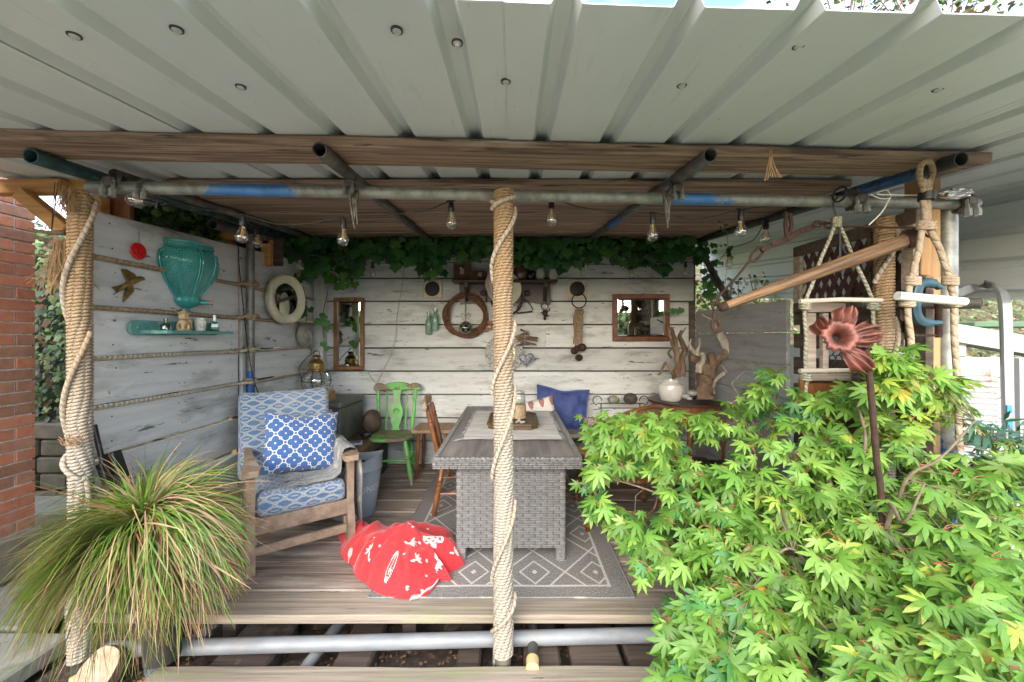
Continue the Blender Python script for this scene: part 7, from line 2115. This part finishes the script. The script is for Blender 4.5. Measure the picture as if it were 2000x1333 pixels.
# black box-shaped tool leaning by the post
t = thing('black_tool', 'black folded metal tool with a handle leaning beside the left post', 'tool', Q(215,960,1.98))
tim(Q(183,830,1.95), Q(210,945,1.95), .02, .02, t, 'handle', BLACK); tim(Q(214,885,1.98), Q(240,960,1.98), .075, .05, t, 'box_section', BLACK); tim(Q(198,905,1.93), Q(214,950,1.93), .03, .04, t, 'hinge', IRON)
# log slice
c = G(192,1308,-.12)
t = thing('log_slice', 'cut log slice with cracked end grain at the bottom left corner', 'log', c)
b = B(); b.lathe([(.0001,-.03),(.085,-.03),(.09,.0),(.085,.035)], 28, c+V((0,.02,-.02)), rot=RX(.9) @ RZ(.4), fn=lambda r,z,a: r*(1+.06*math.sin(2*a)+.03*math.sin(5*a))); part('bark_side', b, W_DRIFTB, t)
b = B(); b.lathe([(.086,.034),(.05,.037),(.0001,.037)], 28, c+V((0,.02,-.02)), rot=RX(.9) @ RZ(.4), fn=lambda r,z,a: r*(1+.06*math.sin(2*a)+.03*math.sin(5*a))); part('cut_face', b, ENDGRAIN, t)

# ================================================================ BEHIND THE CAMERA (seen in the mirrors, bounces light)
t = thing('rear_fence', 'pale board fence at the far side of the patio, seen only in the mirrors', 'fence', (4,-8.6,0))
for k in range(18):
    b = B(); b.bbox((-1.4+k*.6,-8.6,.45),(.58,.03,1.4),.006); part('board', b, W_GREYZ, t)
# ================================================================ PLANTS
def leaf_from(bm, M4, verts, faces):
    o = len(bm.v)
    for p in verts: bm.v.append(tuple(M4 @ p))
    for f in faces: bm.face([o+k for k in f])
def frame(c, tip, nrm, s, roll=0):
    """4x4 placing a leaf: local y -> tip, local z -> nrm"""
    y = V(tip).normalized(); z = V(nrm); z = (z-y*z.dot(y)).normalized(); x = y.cross(z)
    m = Matrix(((x.x,y.x,z.x,c[0]),(x.y,y.y,z.y,c[1]),(x.z,y.z,z.z,c[2]),(0,0,0,1)))
    return m @ Matrix.Diagonal((s,s,s,1))
def emit(things, parent, name, variants, mats, stuffname, limit=300, score=None, autos=0):
    """things: (matrix, variant, mat index). the biggest `limit` become parts, the rest one stuff part"""
    order = sorted(things, key=lambda q: -q[3])
    mesh = {}
    base = Matrix.Translation(-WPOS[parent.name])
    for (M4, vi, mi, sc_) in order[:limit]:
        k = (vi, mi)
        if k not in mesh:
            b = B(); b.v = [tuple(p) for p in variants[vi][0]]
            for f in variants[vi][1]: b.face(f)
            mesh[k] = b.mesh(name, mats[mi], True, autos=0)
        o = bpy.data.objects.new(name, mesh[k]); COL.objects.link(o); o.parent = parent; o.matrix_basis = base @ M4
    if order[limit:]:
        b = B()
        for (M4, vi, mi, sc_) in order[limit:]:
            b.cur = mi; leaf_from(b, M4, *variants[vi])
        part(stuffname, b, mats, parent, True, kind='stuff', autos=0)
# ---- leaf shapes
def maple_leaf(seed):
    rr = random.Random(seed)
    angs = [-118,-76,-38,0,38,76,118]; lens = [.40,.74,.93,1.0,.93,.74,.40]
    vs = [V((0,0,0))]; fs = []
    def P(a, r, lift=0): 
        x, y = r*math.sin(math.radians(a)), r*math.cos(math.radians(a))
        return V((x, y, lift-.22*r*r-.04*abs(x)))
    sin_ = [P(-140,.10)]+[P((angs[i]+angs[i+1])/2, .25, -.01) for i in range(6)]+[P(140,.10)]
    si = []
    for p in sin_: si.append(len(vs)); vs.append(p)
    for i, (a, L) in enumerate(zip(angs, lens)):
        a += rr.uniform(-4,4); L *= rr.uniform(.92,1.05)*1.0
        w = 14.5 if 0 < i < 6 else 16
        l1 = len(vs); vs.append(P(a-w, L*.55, -.035)); m1 = len(vs); vs.append(P(a, L*.55, .01)); r1 = len(vs); vs.append(P(a+w, L*.55, -.035))
        l2 = len(vs); vs.append(P(a-w*.42, L*.80, -.035)); r2 = len(vs); vs.append(P(a+w*.42, L*.80, -.035))
        tp = len(vs); vs.append(P(a, L*1.02, -.05-.05*rr.random()))
        fs += [(0,si[i],l1,m1), (0,m1,r1,si[i+1]), (m1,l1,l2,tp), (m1,tp,r2,r1)]
    return vs, [f[::-1] for f in fs]
def ivy_leaf(seed, grape=False):
    rr = random.Random(seed)
    pts = [(0,0),(.28,-.10),(.52,.08),(.46,.26),(.58,.52),(.30,.58),(.0,1.0)] if not grape else [(0,0),(.30,-.14),(.50,.02),(.56,.24),(.66,.50),(.40,.62),(.0,1.0)]
    R_ = [(x*rr.uniform(.9,1.1), y) for x, y in pts]
    vs = [V((0,.0,0)), V((0,.35,.03)), V((0,1.0,-.12))]
    fs = []
    for sg in (1, -1):
        idx = []
        for x, y in R_[1:-1]:
            idx.append(len(vs)); vs.append(V((sg*x, y, -.10*x-.10*y*y+rr.uniform(-.03,.03))))
        ch = [0]+idx+[2]
        for a, b_ in zip(ch, ch[1:]):
            f = (1, a, b_); fs.append(f if sg > 0 else f[::-1])
    return vs, fs
MV = [maple_leaf(s) for s in range(4)]
IV = [ivy_leaf(s, s % 2) for s in range(4)]
SV = [([V((0,0,0)),V((.35,.4,-.05)),V((0,1,-.1)),V((-.35,.4,-.05)),V((0,.45,.05))], [(0,1,4),(1,2,4),(2,3,4),(3,0,4)])]

# ---- the Japanese maple, right foreground
mp_ = thing('japanese_maple', 'large bright green Japanese maple filling the right foreground', 'maple tree', (1.35,1.45,-.2))
top = [(1118,860),(1150,800),(1190,785),(1240,800),(1290,810),(1330,790),(1365,800),(1400,790),(1430,740),(1475,708),(1520,712),(1560,745),(1600,728),(1660,735),(1700,742),(1728,745),(1745,695),(1775,705),(1815,722),(1850,760),(1900,790),(1950,850),(2000,840),(2060,800)]
left = [(690,1140),(780,1150),(860,1120),(930,1128),(1000,1135),(1060,1165),(1090,1200),(1100,1230),(1140,1265),(1200,1285),(1260,1275),(1333,1285),(1400,1290)]
def topy(x):
    for (a, ya), (c, yc) in zip(top, top[1:]):
        if a <= x <= c: return ya+(yc-ya)*(x-a)/(c-a)
    return 3000 if x < 1118 else 800
def leftx(y):
    for (a, xa), (c, xc) in zip(left, left[1:]):
        if a <= y <= c: return xa+(xc-xa)*(y-a)/(c-a)
    return 1140
holes = [((1235,950),(70,55)),((1195,1045),(30,28)),((1470,905),(30,16)),((1380,880),(45,22)),((1860,870),(60,40)),((1940,800),(50,60)),((1790,1300),(30,26)),((1330,1145),(40,18)),((1130,1230),(60,60)),((1440,800),(22,14))]
def in_hole(x, y):
    for (cx, cy), (rx, ry) in holes:
        if ((x-cx)/rx)**2+((y-cy)/ry)**2 < 1: return True
    return False
def mdepth(x, y):
    """crown surface distance: near at the lower right, farther towards the upper left"""
    s = max(0, min(1, (y-700)/600)); r = max(0, min(1, (x-1150)/850))
    return 2.12-.62*s-.62*r*(.35+.65*s)
RM = random.Random(11)
leaves = []; petb = B(); clusters = []
tries = 0
while len(clusters) < 900 and tries < 40000:
    tries += 1
    x = RM.uniform(1120,2080); y = RM.uniform(690,1400)
    if y < topy(x)+14 or x < leftx(y)+14 or in_hole(x, y): continue
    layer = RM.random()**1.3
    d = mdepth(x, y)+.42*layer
    clusters.append((x, y, d, layer))
for k in range(34):
    x, y = RM.choice([(1750,705),(1772,725),(1735,728),(1790,742),(1760,750),(1815,745),(1850,765),(1725,752)])
    clusters.append((x+RM.gauss(0,12), y+RM.gauss(0,10), 1.72+.1*RM.random(), .3))
for k in range(40):
    clusters.append((RM.uniform(1165,1320), RM.uniform(812,915), 2.0+.2*RM.random(), .5*RM.random()))
pass
for (x, y, d, layer) in clusters:
    c = Q(x, y, d)
    big = .062*(.85+.3*RM.random())
    n = 5 if layer < .4 else 4
    out_ = (c-V((1.35,1.7,.35))); out_.z *= .6; out_ = out_.normalized()
    yel = 0
    for k in range(n):
        a = RM.uniform(0, 2*PI)
        off = V((math.cos(a)*RM.uniform(.01,.055), math.sin(a)*RM.uniform(.0,.05), RM.uniform(-.045,.03)))
        p = c+off
        tip = (off.normalized()*.75+out_*.35+V((0,-.35,-.62))+V((RM.gauss(0,.28),RM.gauss(0,.2),RM.gauss(0,.22)))).normalized()
        nr = V((RM.gauss(0,.30), -.55+RM.gauss(0,.25), .85+RM.gauss(0,.2)))
        s = big*RM.uniform(.7,1.12)*(1.2 if layer < .35 else .95)
        px = CX+F*p.x/p.y; py = CY-F*(p.z-H)/p.y
        up_right = px > 1700 and py < 900
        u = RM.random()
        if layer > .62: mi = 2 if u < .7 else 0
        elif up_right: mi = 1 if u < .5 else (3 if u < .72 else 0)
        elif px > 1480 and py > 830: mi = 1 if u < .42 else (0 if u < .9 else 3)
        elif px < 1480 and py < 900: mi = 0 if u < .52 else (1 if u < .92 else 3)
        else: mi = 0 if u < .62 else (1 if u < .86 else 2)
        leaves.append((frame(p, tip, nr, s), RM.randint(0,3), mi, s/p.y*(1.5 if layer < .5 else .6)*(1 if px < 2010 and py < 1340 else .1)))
        if k < 4:
            q = c-out_*.02+V((0,.01,-.005)); petb.tube([q, (q+p)/2+V((0,0,.008)), p], .0010, 3, caps=False)
emit(leaves, mp_, 'leaf', MV, MAPLE, 'foliage')
part('leaf_stalks', petb, PETI, mp_, kind='stuff')
# trunk, limbs, twigs
base = V((1.35,1.62,-.28))
b = B(); fork = [V((1.36,1.62,.12)), V((1.42,1.66,.30))]
b.tube(bez([base, V((1.33,1.60,-.05)), fork[0], fork[1]],6), [.030]*6+[.026]*6+[.022]*7, 10); part('trunk', b, TWIG, mp_)
limbs = [[fork[0],V((1.05,1.60,.42)),V((.75,1.70,.62)),Q(1320,905,1.95),Q(1180,850,2.05)],[fork[1],V((1.35,1.75,.65)),Q(1560,900,1.8),Q(1480,760,2.0)],
  [fork[1],V((1.55,1.62,.62)),Q(1800,900,1.5),Q(1770,790,1.65),Q(1800,745,1.75)],[fork[0],V((1.6,1.5,.35)),Q(1900,1000,1.35),Q(1990,940,1.3),Q(2060,850,1.4)],[fork[0],V((1.1,1.45,.25)),V((.85,1.5,.2)),Q(1300,1150,1.65)],
  [fork[0],V((1.3,1.35,.25)),Q(1650,1150,1.3),Q(1560,1240,1.25)],[fork[1],Q(1700,980,1.55),Q(1640,820,1.85)],[fork[0],V((.95,1.55,.5)),Q(1330,1010,1.75),Q(1180,960,1.9)],
  [fork[1],Q(1850,1050,1.3),Q(1930,1100,1.1),Q(1990,1010,1.05)]]
LP = []
for L in limbs:
    P = bez(L, 8); P = [q+V((0,.24*min(1,i/10),0)) for i,q in enumerate(P)]; b = B(); n = len(P); b.tube(P, [.010-.007*i/(n-1) for i in range(n)], 8); part('branch', b, TWIG, mp_); LP += P
b = B()
for (x, y, d, layer) in clusters[::1]:
    c = Q(x, y, d); near = min(LP, key=lambda q: (q-c).length+(.15 if q.z > c.z+.1 else 0))
    if (near-c).length > .30 or layer > .8 or RM.random() < .6: continue
    mid = (near*.45+c*.55)+V((RM.gauss(0,.02),RM.gauss(0,.02)+.02,.03)); b.tube([near, mid, c], [.0022,.0017,.0010], 4, caps=False)
part('twigs', b, TWIG, mp_, kind='stuff')
# dark narrow-leaved plant at the right edge
bp = thing('dark_bamboo', 'dark blue-green narrow-leaved plant at the right edge behind the maple', 'shrub', (2.3,1.9,-.2))
b = B(); BAMM = leafmat('dark_bamboo_leaf', (.02,.10,.045), (.03,.14,.04), .25, .35)
for k in range(300):
    x = RM.uniform(1880,2080); y = RM.uniform(820,1010)
    c = Q(x, y, RM.uniform(1.75,2.0)); a = RM.uniform(0,2*PI)
    d_ = V((math.cos(a), -.3, math.sin(a)*.6-.25)).normalized(); L = RM.uniform(.07,.13)
    sd_ = d_.cross(V((0,-.6,.8))).normalized()*L*.09
    b.add([c, c+d_*L*.4+sd_, c+d_*L+V((0,0,-.01)), c+d_*L*.4-sd_], [(0,1,2,3)])
part('foliage', b, BAMM, bp, kind='stuff')
b = B()
for k in range(9): x = RM.uniform(1900,2060); b.tube([V((2.3+RM.uniform(-.1,.1),1.9,-.25)), Q(x, 1000, 1.92), Q(x+RM.uniform(-20,20), 830, 1.88)], [.006,.005,.002], 6)
part('stems', b, TWIG, bp)
# dark plastic pots under the maple
for (x, y, r, lab) in ((1.35,1.66,.17,'dark plastic pot holding the Japanese maple'),(1.0,2.35,.12,'small black pot hidden low behind the maple')):
    b = B(); b.lathe([(.0001,0),(r*.75,0),(r,.28),(r*1.06,.28),(r*1.06,.31),(r*.97,.31),(r*.9,.26),(.0001,.26)], 28, (x,y,-.28 if y < 2 else 0)); single('plant_pot', b, flat('dark_pot_plastic'+str(int(x*100)),(.03,.03,.032),.5), lab, 'pot')

# ---- grass clump, left foreground
gc = V((-1.64,1.76,.53))
gr = thing('grass_clump', 'big drooping clump of green and tan sedge at the left front', 'ornamental grass', (gc.x,gc.y,-.16))
RG = random.Random(5); b = B()
for k in range(4200):
    a = RG.uniform(0, 2*PI); u = RG.random()
    r0 = V((math.cos(a)*.09*u, math.sin(a)*.08*u, RG.uniform(-.03,.04)))
    el = math.radians(74-76*u**.9+RG.gauss(0,9))
    L = RG.uniform(.24,.52)*((.92 if math.cos(a) < .0 else 1.12) if math.sin(a) < -.1 else (1.05 if math.cos(a) < -.2 else 1.0))
    up_ = RG.random() < .035
    g = 3.9 if not up_ else 1.2
    d_ = V((math.cos(a)*math.cos(el), math.sin(a)*math.cos(el)*.85, math.sin(el)))
    p = gc+r0; ns = 9; w = RG.uniform(.0028,.0050); pts = []; tw = RG.uniform(-.5,.5)
    dd = d_.copy(); cl = RG.gauss(0,.06)
    for i in range(ns+1):
        pts.append(p.copy()); dd = (dd+V((cl*math.sin(a), -cl*math.cos(a), -g*L/ns*(1.5-.6*i/ns)))).normalized(); p = p+dd*L/ns
    if min(q.z for q in pts) < -.02 : pts = [q for q in pts if q.z > -.02]
    n = len(pts)
    if n < 3: continue
    v = RG.random(); mi = 0 if v < .44 else (1 if v < .62 else (2 if v < .93 else 3))
    if u > .75 and v > .35: mi = 2
    o = len(b.v)
    for i, q in enumerate(pts):
        t_ = (pts[min(n-1,i+1)]-pts[max(0,i-1)]).normalized(); s_ = t_.cross(V((math.sin(tw+a),-math.cos(tw+a),1.4))).normalized()*w*(1-.85*(i/(n-1))**2)
        b.v.append(tuple(q-s_)); b.v.append(tuple(q+s_))
    for i in range(n-1):
        b.cur = mi if not (mi in (0,1) and i > n*.72 and (k % 3 == 0)) else 3
        b.face((o+2*i, o+2*i+1, o+2*i+3, o+2*i+2))
part('blades', b, GRASSC, gr, True, kind='stuff', autos=0)
b = B(); b.lathe([(.0001,0),(.07,0),(.085,.50),(.095,.50),(.095,.54),(.08,.54),(.07,.50),(.0001,.50)], 28, (gc.x,gc.y+.10,-.10)); part('pot', b, flat('dark_clay_pot',(.03,.026,.022),.8), gr)

# ---- climbing ivy along the top of the back wall
iv = thing('climbing_vine', 'dark green climbing vine hanging along the top of the back wall', 'vine', (0,4.2,2.2))
RI = random.Random(9); L_ = []
def vine_leaf(x, y, d, s, mi, spread=1.0):
    p = Q(x, y, d); tip = V((RI.gauss(0,.35)*spread, -.25+RI.gauss(0,.15), -1)); nr = V((RI.gauss(0,.3), -1, .35+RI.gauss(0,.3)))
    L_.append((frame(p, tip, nr, s), RI.randint(0,3), mi, s/d))
def lowy(x):   # ragged lower edge of the hanging leaves
    base_ = 522+14*math.sin(x*.031)+9*math.sin(x*.083+1)+6*math.sin(x*.19)
    if x < 640: base_ += 18*(640-x)/90
    if 870 < x < 960: base_ = min(base_, 506)
    if 960 <= x < 1095: base_ = min(base_, 520)
    if x > 1180: base_ -= 4
    return base_
for k in range(900):
    x = RI.uniform(552,1378); ly = lowy(x); y = RI.uniform(462, ly-6); d = RI.uniform(3.98,4.24)
    if x < 640: d = RI.uniform(3.7,4.15)
    s = RI.uniform(.05,.105) if RI.random() < .85 else RI.uniform(.10,.14)
    if x > 1130: s *= .82
    u = RI.random(); vine_leaf(x, y, d, s, 0 if u < .62 else (1 if u < .95 else 2))
for k in range(46):      # bright sprigs at the left
    s_ = k/46; x = 520+180*s_; y = 540+14*math.sin(s_*9)+RI.uniform(-10,10); vine_leaf(x, y, 3.75+.35*s_, RI.uniform(.05,.085), 2 if RI.random() < .75 else 1)
for (xs, ys, n) in (((586,605),(585,628),7),((620,640),(610,680),9),((1372,1400),(520,600),34),((1310,1332),(596,606),5),((1392,1400),(455,520),8)):
    for k in range(n): vine_leaf(RI.uniform(*xs), RI.uniform(*ys), 4.1 if xs[0] > 700 else 3.95, RI.uniform(.045,.075), 1 if xs[0] < 700 else (2 if RI.random() < .4 else 1))
for k in range(16): vine_leaf(1418+RI.uniform(-14,14), RI.uniform(430,560), 3.3, RI.uniform(.02,.04), 2)
emit(L_, iv, 'leaf', IV, IVYM, 'foliage')
b = B()
for k in range(16):
    pts = []; x = RI.uniform(555,1250); y = RI.uniform(480,505)
    for q in range(6): pts.append(Q(x, y, 4.12)); x += RI.uniform(15,40); y += RI.uniform(-8,10)
    b.tube(bez(pts,4), .004, 5)
b.tube(bez([Q(592,560,3.9),Q(600,600,3.9),Q(596,640,3.95)],5), .004, 5); b.tube(bez([Q(640,570,4.1),Q(630,620,4.15),Q(632,660,4.2)],5), .004, 5); b.tube(bez([Q(1412,430,3.3),Q(1422,480,3.3),Q(1416,560,3.3)],6), .002, 5); b.tube(bez([Q(1370,500,4.1),Q(1385,550,4.1),Q(1395,600,4.1)],5), .004, 5)
part('stems', b, TWIG, iv)
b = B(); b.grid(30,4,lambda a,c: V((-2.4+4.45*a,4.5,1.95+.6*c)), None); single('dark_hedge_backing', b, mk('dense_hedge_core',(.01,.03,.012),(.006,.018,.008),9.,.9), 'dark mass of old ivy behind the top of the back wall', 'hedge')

# ---- ivy hedge on the left, behind the left wall
def hedge(name, lab, x0, x1, y, z0, z1, n, seed, smin, smax, mats=(0,0,1,1,1,2), amp=.15, mode='x', cat='hedge'):
    rr = random.Random(seed); t = thing(name, lab, cat, ((x0+x1)/2, y, z0) if mode == 'x' else (y, (x0+x1)/2, z0)); L = []
    for k in range(n):
        u = rr.uniform(x0,x1); z = rr.uniform(z0,z1); dd = rr.uniform(-amp,amp)+.12*mnoise.noise(V((u*2,z*2,seed)))
        if mode == 'x': p = V((u, y+dd, z)); tip = V((rr.gauss(0,.5), -.4, -.8)); nr = V((rr.gauss(0,.5), -1, .5+rr.gauss(0,.4)))
        elif mode == 'rear': p = V((u, y-dd, z)); tip = V((rr.gauss(0,.5), .4, -.8)); nr = V((rr.gauss(0,.5), 1, .5+rr.gauss(0,.4)))
        else: p = V((y+dd, u, z)); tip = V((.3, rr.gauss(0,.5), -.8)); nr = V((1, -.9+rr.gauss(0,.5), .4+rr.gauss(0,.4)))
        s = rr.uniform(smin,smax); px = CX+F*p.x/p.y if p.y > 0 else 0
        L.append((frame(p, tip, nr, s), rr.randint(0,3), rr.choice(mats), (s/p.y if 60 < px < 130 or 260 < px < 460 else 0) if p.y > 0 else 0))
    emit(L, t, 'leaf', IV, HEDGE, 'foliage', 300 if mode != 'rear' else 0)
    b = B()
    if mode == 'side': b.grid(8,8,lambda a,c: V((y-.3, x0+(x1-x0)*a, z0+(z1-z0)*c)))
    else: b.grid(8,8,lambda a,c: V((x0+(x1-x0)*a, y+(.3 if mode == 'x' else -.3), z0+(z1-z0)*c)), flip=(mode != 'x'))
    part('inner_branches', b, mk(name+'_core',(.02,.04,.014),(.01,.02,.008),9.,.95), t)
    return t
hedge('ivy_hedge', 'dense ivy hedge between the brick house and the left post', -5.2, -2.5, 3.85, .52, 2.5, 3800, 21, .035, .075)
hedge('ivy_bank', 'dark ivy showing above the sloping top of the left wall', 2.85, 4.6, -2.55, 1.7, 2.42, 2800, 22, .035, .06, (0,0,0,1), .1, 'side')
hedge('garden_hedge', 'green garden hedge beyond the patio, behind the camera, seen in the mirrors', -9, 9, -11, .2, 2.6, 2600, 23, .10, .2, (0,1,1), .3, 'rear')

# ---- hillside behind right
hb = B()
def hz(x, y): return -.3+max(0, (y-4.9))*.62+max(0, x-4)*.05+.25*mnoise.noise(V((x*.6,y*.6,2)))
hb.grid(50, 40, lambda a, c: V((-14+34*a, 4.85+13*c, hz(-14+34*a, 4.85+13*c))))
single('hillside', hb, mk('hillside_litter', (.16,.13,.075), (.07,.06,.03), 5., .95, bump=1, bd=.05, c3=(.1,.16,.04), t3=(.5,.62), sc3=6.), None, None, kind='structure')
RH = random.Random(31); hb = B()
for k in range(15000):
    if k % 5 == 0: x, y = RH.uniform(-7,3), RH.uniform(5,8)
    else: x, y = RH.uniform(2,10.5), RH.uniform(4.95,9.5)
    z = hz(x,y)+RH.uniform(.0,.16); s = RH.uniform(.04,.10)
    hb.cur = RH.choice((0,1,1,1,2,2,3)); tip = V((RH.gauss(0,1),RH.gauss(-.3,.6),RH.gauss(-.3,.4))); nr = V((RH.gauss(0,.5),-.7,1))
    leaf_from(hb, frame(V((x,y,z)), tip, nr, s), *SV[0])
HM = HEDGE+[leafmat('pale_dry_leaf', (.45,.38,.24), (.3,.25,.15), .2, .8)]
o = single('hillside_undergrowth', hb, HM, None, None, kind='stuff'); 
tagit(o, 'low leafy undergrowth and fallen leaves covering the bank behind', 'undergrowth')
# pale flowering shrub glimpsed past the right end of the back wall
t = thing('pale_shrub', 'bright yellow-green shrub glimpsed past the right end of the back wall', 'shrub', (2.35,4.9,0)); L = []
for k in range(1500):
    p = V((RH.uniform(1.9,3.4), RH.uniform(4.75,5.15), RH.uniform(.6,2.15))); L.append((frame(p, V((RH.gauss(0,1),-.3,RH.gauss(-.2,.6))), V((RH.gauss(0,.5),-1,.6)), RH.uniform(.03,.07)), 0, RH.choice((0,1,2)), 0))
emit(L, t, 'leaf', SV, [leafmat('yellow_green_shrub_leaf',(.38,.42,.1),(.25,.33,.07),.4),leafmat('pale_blossom',(.6,.55,.45),(.5,.42,.32),.4),leafmat('dark_shrub_leaf',(.12,.2,.05),(.08,.14,.03),.4)], 'foliage', 0)  # three leaf tones, picked at random per leaf
b = B(); 
for k in range(14): x = RH.uniform(2,3.3); b.tube([V((x,4.95,-.1)),V((x+RH.uniform(-.1,.1),4.95,1.0)),V((x+RH.uniform(-.3,.3),4.9,2.1))],[.012,.009,.004],5)
part('stems', b, TWIG, t)
# trees standing over the roof, only twig ends in view
def overtree(x, y, lab, seed):
    rr = random.Random(seed); t = thing('overhanging_tree', lab, 'tree', (x,y,0)); L = []
    b = B(); b.tube([V((x,y,-.3)),V((x+.1,y,3)),V((x,y-.2,4.8))],[.12,.09,.05],8); part('trunk', b, TWIG, t); b = B()
    for k in range(26):
        z = rr.uniform(3.6,7.5); a = rr.uniform(0,2*PI); e = V((x+math.cos(a)*rr.uniform(.6,1.6), y+math.sin(a)*rr.uniform(.6,1.6), z+rr.uniform(.2,.9)))
        s0 = V((x,y,min(4.7,z-.5))); P = bez([s0,(s0+e)/2+V((0,0,.15)),e],5); b.tube(P,[.011-.0009*i for i in range(len(P))],5)
        for q in range(60):
            p = P[rr.randint(3,len(P)-1)]+V((rr.gauss(0,.22),rr.gauss(0,.22),rr.gauss(0,.15))); L.append((frame(p, V((rr.gauss(0,1),rr.gauss(0,1),rr.gauss(-.3,.5))), V((rr.gauss(0,.5),rr.gauss(0,.5),1)), rr.uniform(.05,.1)), 0, rr.choice((0,1,2)), 0))
    part('branches', b, TWIG, t); emit(L, t, 'leaf', SV, HEDGE, 'foliage', 0)
overtree(4.1,4.9,'tree whose twig ends show over the right of the roof edge',1)
overtree(5.6,5.2,'second tree behind, nearer the top right corner',2)
# fallen leaves under the deck edge
b = B()
for k in range(500):
    x = RH.uniform(-1.9,1.6); y = RH.uniform(1.86,2.15); leaf_from(b, frame(V((x,y,-.245+RH.uniform(0,.012))), V((RH.gauss(0,1),RH.gauss(0,1),0)), V((RH.gauss(0,.3),RH.gauss(0,.3),1)), RH.uniform(.012,.03)), *SV[0])
single('fallen_leaves', b, mk('dead_leaf',(.3,.16,.08),(.2,.12,.06),20.,.8), 'dead leaves scattered in the gap below the deck edge', 'leaves', kind='stuff')
